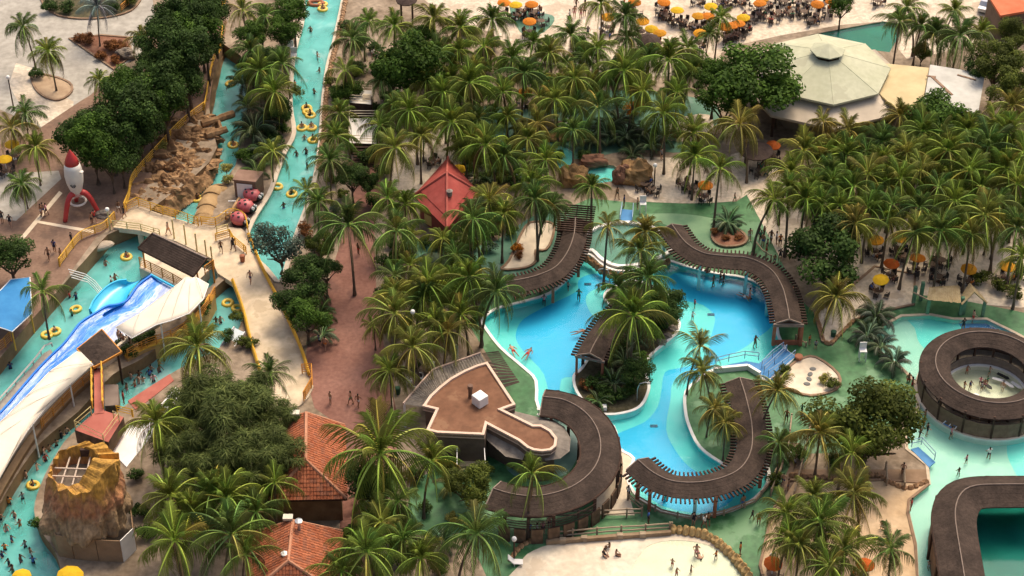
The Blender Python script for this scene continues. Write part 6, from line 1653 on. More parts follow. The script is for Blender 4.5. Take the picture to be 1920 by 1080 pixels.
for (x0, y0, x1, y1, k) in ((1500, 290, 1900, 380, 26), (1640, 360, 1900, 400, 8), (730, 60, 950, 240, 30), (1010, 90, 1310, 200, 26), (730, 440, 900, 660, 26), (860, 250, 1010, 370, 18), (620, 40, 720, 340, 16), (480, 20, 560, 280, 8)):
    for _ in range(k): shrub(rg.uniform(x0, x1), rg.uniform(y0, y1), rg.uniform(.9, 1.5), rg.choice(['dk', 'dk', 'md', 'ol']), 'low undergrowth shrub')
# ------------------------------------------------------------------ boulders, walls, fences, ramps
M_BROCK = mat('tan_boulder', (.24, .14, .06), (.36, .22, .10), .95, .8, .5, 3, fine=(2, .25))
def boulder(px, py, r, label, m=M_BROCK, seed=0, z=0.0):
    c = W(px, py, z); o = MB().ellipsoid((0, 0, r[2] * .55), r, 22, 14, 0, .38, seed).obj('boulder', m, None, c); tag(o, label, 'boulder', 'boulders'); return o
boulder(1076, 342, (1.7, 1.3, 1.3), 'tan boulder under the palms left of the dark clump', seed=1)
boulder(1192, 338, (1.9, 1.4, 1.7), 'largest tan boulder right of the dark palm clump', seed=2)
boulder(1166, 340, (1.1, .9, 1.3), 'red brown boulder touching the largest tan boulder', mat('redrock', (.18,.09,.06), (.26,.14,.09), .95, .8, .5, 3), 3)
boulder(1112, 308, (1.6, .8, .8), 'dark red boulder behind the small rock pool', bpy.data.materials['redrock'], 4)
boulder(1022, 238, (1.4, .8, .7), 'flat grey rock by the teal walk', mat('greyrock', (.17,.14,.11), (.26,.22,.18), .95, .8, .5, 3), 5)
boulder(1045, 262, (1.6, .6, .5), 'low tan rock ledge above the mint rock pool', seed=6)
boulder(975, 240, (.8, .6, .6), 'small pale rock beside the teal walk', bpy.data.materials['greyrock'], 7)
boulder(238, 108, (1.2, .8, .8), 'brown rock at the tip of the red planting bed', bpy.data.materials['greyrock'], 8)
boulder(985, 330, (1.3, .9, .7), 'grey rock under palms right of the red pavilion', bpy.data.materials['greyrock'], 9)
boulder(1240, 645, (.5, .4, .35), 'pale boulder at the right edge of the planted pool island', bpy.data.materials['greyrock'], 10)
boulder(1252, 632, (.45, .4, .3), 'second pale boulder on the planted pool island edge', bpy.data.materials['greyrock'], 11)
boulder(1262, 618, (.5, .4, .3), 'topmost pale boulder on the planted pool island edge', bpy.data.materials['greyrock'], 12)
boulder(1420, 765, (.5, .5, .3), 'small rock behind the horseshoe pergola', bpy.data.materials['greyrock'], 13)
boulder(195, 424-20, (.9, .6, .4), 'low grey rock beside the rocket legs', bpy.data.materials['greyrock'], 14)

def stone_wall(name, label, pts, w, h, m, smooth=5, stone=.62):
    """a wall of separate rounded stones"""
    pth = catmull([W(x, y, 0) for x, y in pts], smooth, False); c = pth[len(pth) // 2].copy()
    root = empty(name, c, label, 'wall'); acc = 0.0; r = random.Random(len(label))
    metas = [MB().ellipsoid((0, 0, 0), (stone * .58, w * .55, h), 9, 6, 0, .3, s).mesh('stone', m) for s in (1, 2, 3)]
    for a, b in zip(pth, pth[1:]):
        ln = (b - a).length
        while acc < ln:
            p = a.lerp(b, acc / ln) - c
            put('stone', r.choice(metas), root, (p.x, p.y, h * .35), (0, 0, math.atan2((b - a).y, (b - a).x) + r.uniform(-.15, .15)), r.uniform(.9, 1.12)); acc += stone * .92
        acc -= ln
stone_wall('stone_wall', 'golden stone wall curving along the beach pool edge', [(1262,996),(1290,999),(1322,1006),(1348,1022),(1378,1050),(1408,1090)], .8, .55, mat('gold_stone', (.34,.22,.09), (.48,.33,.15), .9, 1.2, .4, 4))
stone_wall('stone_wall', 'low brown stone edging in front of the log fence path', [(1485,893),(1540,898),(1575,900),(1640,893),(1665,905),(1700,918),(1738,905)], .5, .35, mat('brown_stone', (.25,.14,.075), (.36,.22,.12), .9, 1.2, .4, 4))
stone_wall('stone_wall', 'rough brown rock rim below the white spa edge', [(1092,486),(1108,492),(1120,503),(1140,515),(1165,520),(1200,516),(1228,506),(1255,492)], .6, .5, M_ROCK)
stone_wall('stone_wall', 'brown rock kerb on the left of the beach pool', [(958,1048),(972,1030),(985,1020),(998,1014)], .5, .25, M_ROCK)
stone_wall('stone_wall', 'reddish stone edging at the left side of the triangular sand bed', [(1530,592),(1537,615),(1544,640),(1558,645),(1575,628),(1600,603)], .4, .3, bpy.data.materials['brown_stone'])
stone_wall('stone_wall', 'brown rock rim along the right bank of the upper river', [(648,0),(632,80),(619,130),(611,190),(606,260),(598,320)], .6, .35, mat('bank_stone', (.30,.18,.10), (.42,.27,.16), .9, 1.2, .4, 4))
# retaining wall boards below the long log fence
M_LOG = mat('grey_log', (.27, .20, .135), (.38, .295, .205), .9, 1.2, .3, 6)
def log_fence(label, pts, h=1.0, n=2, step=2.2, r=.075, m=None, z=0.0):
    path = [W(x, y, z) for x, y in pts]; c = path[len(path) // 2].copy(); root = empty('log_fence', c, label, 'fence')
    for k in range(n):
        for a, b in zip(path, path[1:]):
            zz = Vector((0, 0, h * (k + 1) / n - .06 + rnd.uniform(-.03, .03)))
            MB().tube([a + zz - c, (a + b) / 2 + zz + Vector((0, 0, rnd.uniform(-.04, .04))) - c, b + zz - c], r, 6).obj('rail', m or M_LOG, root)
    pmesh = MB().lathe([(r * 1.25, 0), (r * 1.1, h + .12)], 7).mesh('post', m or M_LOG); acc = 0
    for a, b in zip(path, path[1:]):
        ln = (b - a).length
        while acc < ln: put('post', pmesh, root, a.lerp(b, acc / ln) - c); acc += step
        acc -= ln
    put('post', pmesh, root, path[-1] - c)
    return root
log_fence('long log rail fence in front of the curved brown roof', [(948,975),(1010,972),(1075,972),(1140,971),(1203,968)])
f = log_fence('log rail fence on top of the beach pool retaining wall', [(1028,1012),(1090,1007),(1150,1002),(1205,999),(1259,995)])
for x, y in ((1055,1018),(1095,1014),(1162,1009),(1205,1007)):
    p = W(x, y, 0) - f.location; MB().box((p.x, p.y, .28), (.55, .4, .56)).obj('stone_block', M_LOG, f)
a, b = W(1024, 1022, 0) - f.location, W(1258, 1004, 0) - f.location
MB().beam(a + Vector((0, .15, .22)), b + Vector((0, .15, .22)), .35, .44).obj('retaining_wall', mat('old_board', (.22,.15,.09), (.31,.22,.14), .9, 1), f)
log_fence('short log fence stepping down beside the pale walk', [(1177,938),(1204,960)], .9)
log_fence('log fence following the lower rim of the horseshoe pool', [(1192,938),(1240,965),(1300,978),(1360,966),(1415,945),(1446,908),(1462,870)], .7)
log_fence('left log rail of the fenced path right of the horseshoe pergola', [(1483,790),(1478,840),(1462,890),(1445,930)], .9)
log_fence('right log rail of the fenced path right of the horseshoe pergola', [(1522,790),(1508,855),(1498,895),(1488,935)], .9)
log_fence('pale log gate rails at the tan play beach', [(1662,912),(1660,880)], .9); log_fence('second pale log gate rails at the tan play beach', [(1695,918),(1693,882)], .9)
log_fence('pale rail fence beside the winding pergola', [(1416,464),(1430,482),(1445,492)], .9, 1)
log_fence('pale bar beside the end of the winding pergola', [(1492,636),(1511,650)], .5, 1)

# blue ramps and ladders
M_BLUER = mat('ramp_blue', (.06, .20, .42), (.09, .26, .50), .6, .6)
def ramp(label, q, z, rails, m=M_BLUER):
    w_ = [W(x, y, z) for x, y in q]; c = sum(w_, Vector()) / len(w_); c.z = 0; root = empty('pool_ramp', c, label, 'ramp')
    MB().prism([tuple((p - c).xy) for p in w_], z - .12, z).obj('deck', m, root)
    for L_ in rails:
        pts = [W(x, y, z) - c for x, y in L_]
        for h in (.5, .95): MB().tube([p + Vector((0, 0, h)) for p in pts], .045, 5).obj('rail', M_METALB, root)
        for p in pts: MB().box((p.x, p.y, z + .48), (.07, .07, .96)).obj('post', M_METALB, root)
M_METALB = mat('blue_grey_metal', (.25, .36, .5), (.33, .44, .58), .4, 2, metal=.3)
ramp('blue pool ramp with grey handrails between pool and stepping stone sand', [(1424,680),(1468,652),(1492,668),(1440,712),(1428,706)], .10, [[(1428,690),(1448,670),(1468,655)],[(1440,708),(1466,690),(1490,670)],[(1432,700),(1452,682),(1474,660)]])
ramp('blue painted pool ledge behind the white lipped wall', [(1342,690),(1372,682),(1400,677),(1426,682),(1450,712),(1424,702),(1402,688),(1344,694)], .08, [[(1342,684),(1366,678),(1396,672),(1422,675)]])
ramp('blue pool ramp on the left bank of the mint pool', [(1708,842),(1722,838),(1754,866),(1742,876)], .10, [[(1709,838),(1727,834),(1752,862)]])
ramp('small blue ramp bridge above the spa pool', [(1167,392),(1186,394),(1184,420),(1162,416)], .12, [[(1166,392),(1162,416)],[(1187,394),(1185,420)]])
wallp = [(1338,694),(1402,688),(1425,702)]
mb = MB()
for a, b in zip(wallp, wallp[1:]): mb.beam(W(*a, .3), W(*b, .3), .3, .6)
tag(mb.obj('pool_wall_lip', M_WHITE), 'white topped low wall at the lower end of the right pool', 'wall')
mb = MB(); root = empty('pool_steps', W(1778, 800, 0), 'white framed pool ladder steps on the lower edge of the ring roof', 'steps')
for a, b in (((1767,795),(1780,783)),((1778,800),(1789,788)),((1789,806),(1799,793))): MB().beam(W(*a, .4) - root.location, W(*b, .8) - root.location, .08, .08).obj('stringer', M_WHITE, root)
for t in (.1, .5, .9):
    p0 = W(1767,795,.4).lerp(W(1780,783,.8), t); p1 = W(1789,806,.4).lerp(W(1799,793,.8), t); MB().beam(p0 - root.location, p1 - root.location, .1, .06).obj('tread', M_BLUER, root)
# floor drains in the pool
for x, y, z, lab in ((1333,590,PF+.02,'dark drain grille on the pale floor of the right pool'),(1226,799,PF+.02,'dark drain grille on the blue floor of the lower channel'),(1102,533,PF+.02,'dark drain grille on the blue floor of the left pool')):
    o = MB().box((0, 0, .03), (.72, .34, .05)).obj('drain_grille', mat('drain_dark', (.01,.07,.13), (.02,.09,.16), .5, 3), None, W(x, y, z)); tag(o, lab, 'drain')
# stepping stones
smesh = MB().lathe([(.33, 0), (.34, .06), (.29, .09)], 9).mesh('stepping_stone', mat('slate', (.14,.14,.13), (.20,.20,.19), .85, 2))
for i, (x, y) in enumerate(((1524,692),(1519,702),(1517,711),(1513,720))):
    o = put('stepping_stone', smesh, None, W(x, y, .06), (0, 0, i), (1, .72, 1)); tag(o, ['topmost','second','third','lowest'][i] + ' grey stepping stone on the cream sand bed', 'stone', 'stepping stones')
# planter pot near it
o = MB().lathe([(.3, 0), (.42, .45), (.36, .5)], 12).obj('planter', mat('terracotta', (.30,.12,.07), (.38,.17,.1), .85, 2), None, W(1497, 674, .02)); tag(o, 'terracotta planter at the top of the stepping stone sand bed', 'planter')
# thatched swing huts
M_THATCH = mat('straw_thatch', (.36, .26, .13), (.52, .40, .22), .95, 1.6, .5, 8)
M_GPOST = mat('green_post', (.10, .20, .12), (.15, .27, .17), .8, 1.5)
c = W(1765, 588, 0); root = empty('thatch_hut', c, 'larger straw thatched swing hut at the top of the mint pool', 'hut')
ra, rb, ea, eb = W(1742,540,2.7) - c, W(1800,540,2.7) - c, W(1738,562,2.2) - c, W(1802,568,2.2) - c
ba, bb = ra + (ra - ea) * .6, rb + (rb - eb) * .6; ba.z = bb.z = 2.2
n = 16
for nm, q in (('thatch', (ea, eb, rb, ra)), ('thatch', (ra, rb, bb, ba))):
    mb = MB()
    for k in range(n):
        t0, t1 = k / n, (k + .96) / n; lo = Vector((0, 0, rnd.uniform(-.08, .05)))
        mb.add([q[0].lerp(q[1], t0) + lo, q[0].lerp(q[1], t1) + lo, q[3].lerp(q[2], t1), q[3].lerp(q[2], t0)], [(0, 1, 2, 3), (3, 2, 1, 0)])
    mb.obj(nm, M_THATCH, root)
for p in (W(1738,588), W(1800,590), W(1712,570), W(1726,562)): q = p - c; MB().box((q.x, q.y, 1.15), (.34, .34, 2.3)).obj('post', M_GPOST, root)
MB().beam(W(1712,548,2.1) - c, W(1740,562,2.2) - c, .12, .12).obj('beam', M_LOG, root)
c = W(1818, 590, 0); root = empty('thatch_hut', c, 'smaller peaked straw hut right of the larger swing hut', 'hut')
pk, pb = W(1826,546,2.6) - c, W(1818,530,2.6) - c; l1, l2, r1, r2 = W(1803,570,1.8) - c, W(1800,556,1.8) - c, W(1851,568,1.8) - c, W(1842,552,1.8) - c
for q in ((l1, l2, pb, pk), (r1, r2, pb, pk)):
    mb = MB()
    for k in range(8):
        t0, t1 = k / 8, (k + .95) / 8; lo = Vector((0, 0, rnd.uniform(-.08, .05)))
        mb.add([q[0].lerp(q[1], t0) + lo, q[0].lerp(q[1], t1) + lo, q[3].lerp(q[2], t1), q[3].lerp(q[2], t0)], [(0, 1, 2, 3), (3, 2, 1, 0)])
    mb.obj('thatch', M_THATCH, root)
MB().beam(l1 + Vector((0, -.05, 0)), pk + Vector((0, -.05, 0)), .16, .16).obj('barge_pole', M_THATCH, root); MB().beam(r1 + Vector((0, -.05, 0)), pk + Vector((0, -.05, 0)), .16, .16).obj('barge_pole', M_THATCH, root)
for p in (W(1806,588), W(1842,592)): q = p - c; MB().box((q.x, q.y, .95), (.3, .3, 1.9)).obj('post', M_GPOST, root)

# lamp posts
def lamp(px, py, h, label, m, two=False):
    root = empty('lamp_post', W(px, py, 0), label, 'lamp post')
    MB().lathe([(.09, 0), (.06, h)], 8).obj('pole', m, root)
    MB().ellipsoid((0, 0, h + .2), (.24, .24, .26), 10, 7).obj('globe', M_WHITE, root)
lamp(26, 205, 4.2, 'dark lamp mast standing at the edge of the bright sand patch', M_TIMBER)
for x, y, h, l in ((207,432,2.6,'globe lamp post at the left end of the footbridge'),(1226,357,3.2,'globe lamp post right of the largest tan boulder'),(645,455,2.8,'pale lamp post left of the red path'),(778,690,7,'slim pale lamp post among palms beside the red path'),(1125,72,1.2,'short dark bollard lamp on the pale cafe path'),(964,1052,2.6,'dark lamp post beside the beach pool')): lamp(x, y, h, l, M_PALEY if h in (2.6, 2.8, 7) and x < 800 else M_TIMBER)
def showerarm(px, py, label, s=1):
    root = empty('fountain_arm', W(px, py, .1), label, 'fountain')
    MB().tube([(0, 0, 0), (0, 0, 1.6), (.2 * s, .05, 2.2), (.7 * s, .1, 2.35), (1.2 * s, .1, 2.2)], .05, 6).obj('pipe', M_METAL, root)
showerarm(1194, 752, 'white curved fountain pipe at the lower tip of the planted island'); showerarm(1142, 538, 'curved fountain pipe at the upper tip of the planted island', -1)
# white things on the sand
o = MB().box((0, 0, .25), (.55, .5, .5)).obj('cooler_box', M_WHITE, None, W(1132, 768, .12)); tag(o, 'white box at the lower tip of the planted island', 'box')
root = empty('beach_chair', W(973, 1058, 0), 'white plastic lounge chair at the left corner of the beach pool', 'chair')
MB().beam((-.5, 0, .35), (.35, 0, .3), .6, .08).obj('seat', M_WHITE, root); MB().beam((-.5, 0, .38), (-.95, 0, .95), .6, .08).obj('backrest', M_WHITE, root)
for x in (-.4, .3):
    for y in (-.25, .25): MB().box((x, y, .15), (.06, .06, .3)).obj('leg', M_WHITE, root)
def lifechair(px, py, label, z=0):
    root = empty('lifeguard_chair', W(px, py, z), label, 'chair')
    MB().box((0, 0, 1.2), (.7, .6, .08)).obj('seat', M_WHITE, root); MB().box((0, .3, 1.6), (.7, .07, .8)).obj('backrest', M_WHITE, root)
    for x in (-.32, .32):
        for y in (-.28, .28): MB().box((x, y, .6), (.08, .08, 1.2)).obj('leg', M_WHITE, root)
lifechair(1205, 398, 'white high chair on the green deck above the spa'); lifechair(1616, 674, 'white chair under the areca palms left of the mint pool'); lifechair(552, 118, 'white high chair on the left bank of the upper river'); lifechair(546, 105, 'white sign board chair beside the upper river trees')
# bins
for x, y, lab in ((455,490,'red brown litter bin on the walkway'),(1562,632,'dark litter bin at the tip of the triangular sand bed'),(746,738,'green litter bin beside the bar building')):
    o = MB().lathe([(.24, 0), (.3, .75), (.26, .8), (.1, .88)], 10).obj('litter_bin', M_POSTRED if 'red' in lab else mat('bin_green', (.03,.08,.05), (.05,.12,.07), .6, 2), None, W(x, y, .25 if x < 500 else 0)); tag(o, lab, 'bin')
# surf boards / mats inside the ring pool
for i, (x, y, a, col) in enumerate(((1793,690,.3,'dark'),(1808,688,.2,'dark'),(1848,685,-.1,'dark'),(1880,705,-.7,'dark'),(1890,720,-.9,'white'),(1905,722,-.9,'white'),(1872,712,-.4,'white'),(1822,741,0,'white'),(1850,722,-1,'dark'))):
    o = MB().prism([(-.6,-.16),(.5,-.2),(.75,0),(.5,.2),(-.6,.16)], 0, .06).obj('float_mat', M_INK if col == 'dark' else M_WHITE, None, W(x, y, .03)); o.rotation_euler = (0, 0, a); later(o, x, y, col + ' float mat in the ring pool', 'float', 'float mats in the ring pool')
# upper right car
root = empty('parked_car', W(1852, 14, 0), 'silver parked car beside the orange roofed house', 'car', rz=R(65))
M_CARP = mat('car_paint', (.42,.43,.46), (.46,.47,.5), .25, 1, metal=.5)
cb = MB(); prof = [(-2.0,.35),(-2.0,.8),(-1.6,.95),(-1.1,1.4),(.5,1.42),(1.1,.98),(1.9,.85),(2.05,.6),(2.05,.35)]
vs = [(x, -.82, z) for x, z in prof] + [(x, .82, z) for x, z in prof]; k = len(prof)
cb.add(vs, [tuple(range(k)), tuple(range(2 * k - 1, k - 1, -1))] + [(i, i + k, (i + 1) % k + k, (i + 1) % k) for i in range(k)]); cb.obj('body', M_CARP, root)
MB().add([(.55, -.7, 1.39), (.55, .7, 1.39), (1.12, .74, 1.0), (1.12, -.74, 1.0)], [(0, 1, 2, 3), (3, 2, 1, 0)]).obj('windscreen', M_INK, root, (.02, 0, .02))
for x in (-1.25, 1.3):
    for y in (-.8, .8): o = MB().lathe([(.33, -.1), (.33, .1)], 12).obj('wheel', M_INK, root, (x, y, .33)); o.rotation_euler = (R(90), 0, 0)

# ------------------------------------------------------------------ umbrellas, tables, chairs
M_UMB = objmat('umbrella_canvas', .75, .12, .25)
def umb_mesh():
    n = 8; mb = MB(); vs = [(0, 0, .42)]
    for r, z in ((.45, .30), (.85, .05)):
        for k in range(16):
            a = 2 * math.pi * k / 16; q = r * (1 if k % 2 == 0 else .955); vs.append((q * math.cos(a), q * math.sin(a), z - (0 if k % 2 == 0 else .012)))
    fs = [(0, 1 + k, 1 + (k + 1) % 16) for k in range(16)] + [(1 + k, 17 + k, 17 + (k + 1) % 16, 1 + (k + 1) % 16) for k in range(16)]
    o = len(vs); vs += [(v[0], v[1], v[2] - .1) for v in vs[17:33]]
    fs += [(17 + k, o + k, o + (k + 1) % 16, 17 + (k + 1) % 16) for k in range(16)]
    return mb.add(vs, fs).mesh('canopy', M_UMB)
UMB = umb_mesh(); UPOLE = MB().lathe([(.22, 0), (.22, .08), (.03, .09), (.03, 2.45)], 8).mesh('pole', M_WHITE)
UCOL = {'orange': (.62, .20, .02), 'yellow': (.68, .42, .02), 'amber': (.64, .29, .02), 'red orange': (.55, .12, .02)}
TTOP = MB().lathe([(.45, .70), (.46, .73), (.44, .75)], 14).mesh('tabletop', mat('brown_table', (.10,.065,.045), (.16,.11,.08), .6, 2))
TLEG = MB().lathe([(.28, 0), (.05, .06), (.05, .70)], 8).mesh('pedestal', bpy.data.materials['brown_table'])
M_CHDARK = mat('dark_plastic', (.035, .03, .03), (.06, .05, .045), .55, 3)
def chair_mesh(name, m):
    mb = MB().box((0, 0, .44), (.44, .44, .05)).box((0, .21, .70), (.44, .05, .46))
    for x in (-.18, .18):
        for y in (-.18, .18): mb.box((x, y, .21), (.05, .05, .42))
        mb.box((x * 1.15, 0, .62), (.05, .40, .04))
    return mb.mesh(name, m)
CH = {'dark': chair_mesh('chair', M_CHDARK), 'white': chair_mesh('chair', bpy.data.materials['white_plastic'])}
def tableset(px, py, n=4, col='dark', sit=0, r_=None):
    q = random.Random(int(px * 11 + py)); w = W(px, py, .02)
    t = empty('cafe_table', w); later(t, px, py, 'round cafe table', 'table', 'cafe tables'); put('tabletop', TTOP, t); put('pedestal', TLEG, t)
    a0 = q.uniform(0, 6.28)
    for k in range(n):
        a = a0 + 2 * math.pi * k / n + q.uniform(-.25, .25); d = q.uniform(.72, .9)
        o = put('chair', CH[col], None, (w.x + d * math.cos(a), w.y + d * math.sin(a), .02), (0, 0, a - math.pi / 2)); later(o, px + 15 * math.cos(a), py - 10 * math.sin(a), f'{col} plastic cafe chair', 'chair', f'{col} cafe chairs')
        if k < sit: SEATED.append((w.x + d * math.cos(a), w.y + d * math.sin(a), a + math.pi, px + 15 * math.cos(a), py - 10 * math.sin(a)))
SEATED = []
def umbrella(px, py, col, table=True, s=1.0, n=4, sit=1):
    top = W(px, py, 2.25); root = empty('parasol', (top.x, top.y, .02)); later(root, px, py, f'open {col} parasol', 'parasol', 'cafe parasols')
    q = random.Random(int(px + py)); put('canopy', UMB, root, (0, 0, 2.05), (R(q.uniform(-5, 5)), R(q.uniform(-5, 5)), q.uniform(0, 6)), s, UCOL[col]); put('pole', UPOLE, root)
    if table:
        x, y = P((top.x, top.y, 0)); tableset(x, y, n, 'dark', sit)
for u in ((967,7,'yellow'),(997,6,'orange'),(993,38,'orange'),(1140,30,'amber'),(1205,38,'amber'),(1222,52,'yellow'),(1237,60,'amber'),(1270,17,'yellow'),(1310,28,'amber'),(1328,28,'orange'),(1333,10,'yellow'),(1313,60,'amber'),(1360,48,'orange'),(1394,31,'yellow'),(1385,42,'orange'),(1372,46,'orange'),
 (1027,143,'yellow'),(1032,155,'amber'),(985,170,'orange'),(1323,345,'orange'),(1450,270,'red orange'),(1533,6,'orange'),(1643,448,'amber'),(1689,444,'amber'),(1672,492,'red orange'),(1721,481,'orange'),(1652,522,'yellow'),(1817,502,'amber'),(1890,497,'amber'),(1803,402,'orange'),(860,314,'yellow'),(8,296,'yellow'),(22,268,'yellow'),(1623,1056,'red orange'),(1450,1054,'red orange'),(1245,2,'orange'),(1425,4,'orange'),(945,3,'orange'),(1560,0,'orange'),(1430,-4,'amber'),(1190,2,'orange')): umbrella(*u)
umbrella(40, 1078, 'yellow', False, 1.0); umbrella(131, 1078, 'yellow', False, 1.4)
for t in ((810,308,4,'dark',2),(1250,38,4,'dark',2),(1283,48,4,'dark',2),(1297,55,3,'dark',1),(1460,30,4,'dark',2),(1483,30,4,'dark',3),(1507,30,4,'dark',2),(1447,42,4,'dark',2),(1470,10,4,'dark',2),(1497,12,4,'dark',2),(1440,14,4,'dark',1),(1285,354,4,'dark',3),(1300,360,4,'dark',2),(1208,354,4,'dark',2),(1222,362,4,'dark',1),(1423,328,4,'dark',2),(1436,318,3,'dark',1),(1765,497,4,'dark',2),(1760,528,4,'dark',2),(1748,505,4,'dark',1),(1823,424,3,'dark',1),(1694,488,4,'dark',1),(1645,10,3,'dark',1),(1520,45,3,'dark',1),(1405,40,4,'dark',2),(1370,62,4,'dark',3),(1395,58,3,'dark',2),(975,28,4,'dark',2),(1005,30,4,'dark',2),(1015,48,3,'dark',1),(1310,8,4,'dark',2),(1365,10,4,'dark',1),(1390,8,4,'dark',2),(1240,22,3,'dark',1),(1050,240,3,'white',0),(783,725,4,'white',0),(985,335,3,'white',0),(795,700,3,'dark',1),(1350,12,4,'dark',2),(1420,20,3,'dark',1),(1515,10,4,'dark',2),(1545,15,3,'dark',0)): tableset(*t)

# ------------------------------------------------------------------ people
M_SKIN = {}
for k, c in (('light', (.42, .25, .17)), ('tan', (.28, .15, .09)), ('brown', (.14, .075, .045))): M_SKIN[k] = mat('skin_' + k, c, tuple(q * 1.12 for q in c), .6, 3)
M_CLOTH = objmat('cloth', .85, .1); M_BOTT = mat('dark_shorts', (.02, .022, .03), (.04, .045, .06), .85, 3); M_HAIR = mat('hair', (.012, .009, .007), (.03, .02, .015), .6, 3)
def body(pose, shirt, skin):
    """one skinned surface grown over a posed skeleton; slots: skin, cloth, shorts, hair"""
    J = {}
    if pose in ('stand', 'walk', 'wade'):
        hz = .90; st = {'stand': .0, 'walk': .22, 'wade': .08}[pose]
        J = dict(pel=(0, 0, hz), chest=(0, .0, 1.25), neck=(0, 0, 1.43), head=(0, -.01, 1.56), crown=(0, 0, 1.68))
        for s, n in ((1, 'L'), (-1, 'R')):
            f = st * s
            J[n + 'hip'] = (.10 * s, 0, hz - .05); J[n + 'knee'] = (.11 * s, -f * .6 - .02, .48); J[n + 'ank'] = (.11 * s, -f + (.05 if f < 0 else 0), .08); J[n + 'toe'] = (.12 * s, -f - .16, .03)
            J[n + 'sho'] = (.19 * s, 0, 1.38)
            if pose == 'wade': J[n + 'elb'] = (.29 * s, -.06, 1.13); J[n + 'han'] = (.30 * s, -.26, 1.0); J[n + 'fin'] = (.27 * s, -.34, .98)
            else: J[n + 'elb'] = (.26 * s, f * .4, 1.12); J[n + 'han'] = (.27 * s, f * .8 - .06, .88); J[n + 'fin'] = (.26 * s, f * .9 - .08, .78)
    elif pose == 'sit':
        J = dict(pel=(0, 0, .52), chest=(0, .03, .86), neck=(0, .0, 1.04), head=(0, -.03, 1.17), crown=(0, -.01, 1.29))
        for s, n in ((1, 'L'), (-1, 'R')):
            J[n + 'hip'] = (.10 * s, -.03, .50); J[n + 'knee'] = (.13 * s, -.44, .50); J[n + 'ank'] = (.13 * s, -.46, .10); J[n + 'toe'] = (.14 * s, -.60, .04)
            J[n + 'sho'] = (.19 * s, .02, .99); J[n + 'elb'] = (.26 * s, -.08, .74); J[n + 'han'] = (.17 * s, -.32, .62); J[n + 'fin'] = (.13 * s, -.40, .60)
    else:  # float on the back / swim
        J = dict(pel=(0, 0, .02), chest=(0, .36, .04), neck=(0, .54, .05), head=(0, .67, .10), crown=(0, .79, .12))
        for s, n in ((1, 'L'), (-1, 'R')):
            J[n + 'hip'] = (.10 * s, -.05, 0); J[n + 'knee'] = (.16 * s, -.46, -.02); J[n + 'ank'] = (.20 * s, -.86, -.06); J[n + 'toe'] = (.22 * s, -1.0, -.04)
            J[n + 'sho'] = (.19 * s, .48, .03); J[n + 'elb'] = (.32 * s, .30, .02); J[n + 'han'] = (.38 * s, .06, .03); J[n + 'fin'] = (.40 * s, -.04, .03)
    rad = dict(pel=.135, chest=.15, neck=.06, head=.105, crown=.075, hip=.10, knee=.065, ank=.045, toe=.04, sho=.065, elb=.045, han=.035, fin=.022)
    names = list(J); E = [('pel', 'chest'), ('chest', 'neck'), ('neck', 'head'), ('head', 'crown')]
    for n in 'LR': E += [('pel', n + 'hip'), (n + 'hip', n + 'knee'), (n + 'knee', n + 'ank'), (n + 'ank', n + 'toe'), ('chest', n + 'sho'), (n + 'sho', n + 'elb'), (n + 'elb', n + 'han'), (n + 'han', n + 'fin')]
    me = bpy.data.meshes.new('skeleton'); me.from_pydata([J[n] for n in names], [(names.index(a), names.index(b)) for a, b in E], [])
    o = bpy.data.objects.new('skeleton', me); C.objects.link(o)
    md = o.modifiers.new('s', 'SKIN'); sv = me.skin_vertices[0].data
    for i, n in enumerate(names):
        r = rad[n[1:] if n[0] in 'LR' else n]; sv[i].radius = (r, r * (.75 if n in ('chest', 'pel') else 1)); sv[i].use_root = (n == 'pel')
    su = o.modifiers.new('u', 'SUBSURF'); su.levels = su.render_levels = 1
    dg = bpy.context.evaluated_depsgraph_get(); out = bpy.data.meshes.new_from_object(o.evaluated_get(dg)); out.name = 'person'
    bpy.data.objects.remove(o); bpy.data.meshes.remove(me)
    out.materials.clear()
    for m in (M_SKIN[skin], M_CLOTH, M_BOTT, M_HAIR): out.materials.append(m)
    V = {n: Vector(J[n]) for n in names}
    for p in out.polygons:
        c = p.center; best = min(((c - V[a].lerp(V[b], max(0, min(1, (c - V[a]).dot(V[b] - V[a]) / max(1e-6, (V[b] - V[a]).length_squared)))), ).__getitem__(0).length, a, b, max(0, min(1, (c - V[a]).dot(V[b] - V[a]) / max(1e-6, (V[b] - V[a]).length_squared)))) for a, b in E)
        _, a, b, t = best; k = 0
        if b == 'crown' or (b == 'head' and t > .6 and (c.y > V['head'].y + .01 if pose != 'float' else c.z < V['head'].z)): k = 3
        elif b in ('chest', 'Lsho', 'Rsho') or (a == 'chest' and b == 'neck' and t < .5): k = 1 if shirt else 0
        elif b in ('Lhip', 'Rhip') or (b in ('Lknee', 'Rknee') and t < .45) or (a == 'pel' and b == 'chest' and t < .2): k = 2 if shirt else 1
        elif a in ('Lsho', 'Rsho') and t < .6 and shirt: k = 1
        p.material_index = k; p.use_smooth = True
    return out
BODY = {}
for po in ('stand', 'walk', 'wade', 'sit', 'float'):
    for sh in (0, 1):
        for sk in M_SKIN: BODY[(po, sh, sk)] = body(po, sh, sk)
CLO = {'navy': (.03, .04, .12), 'white': (.70, .68, .65), 'black': (.025, .025, .03), 'red': (.45, .05, .04), 'blue': (.05, .12, .35), 'pink': (.60, .25, .28), 'orange': (.60, .18, .03), 'green': (.06, .22, .12), 'navy': (.03, .04, .12), 'grey': (.25, .25, .26)}
pr = random.Random(99)
POSEW = {'stand': 'standing', 'walk': 'walking', 'wade': 'wading', 'sit': 'sitting', 'float': 'floating'}
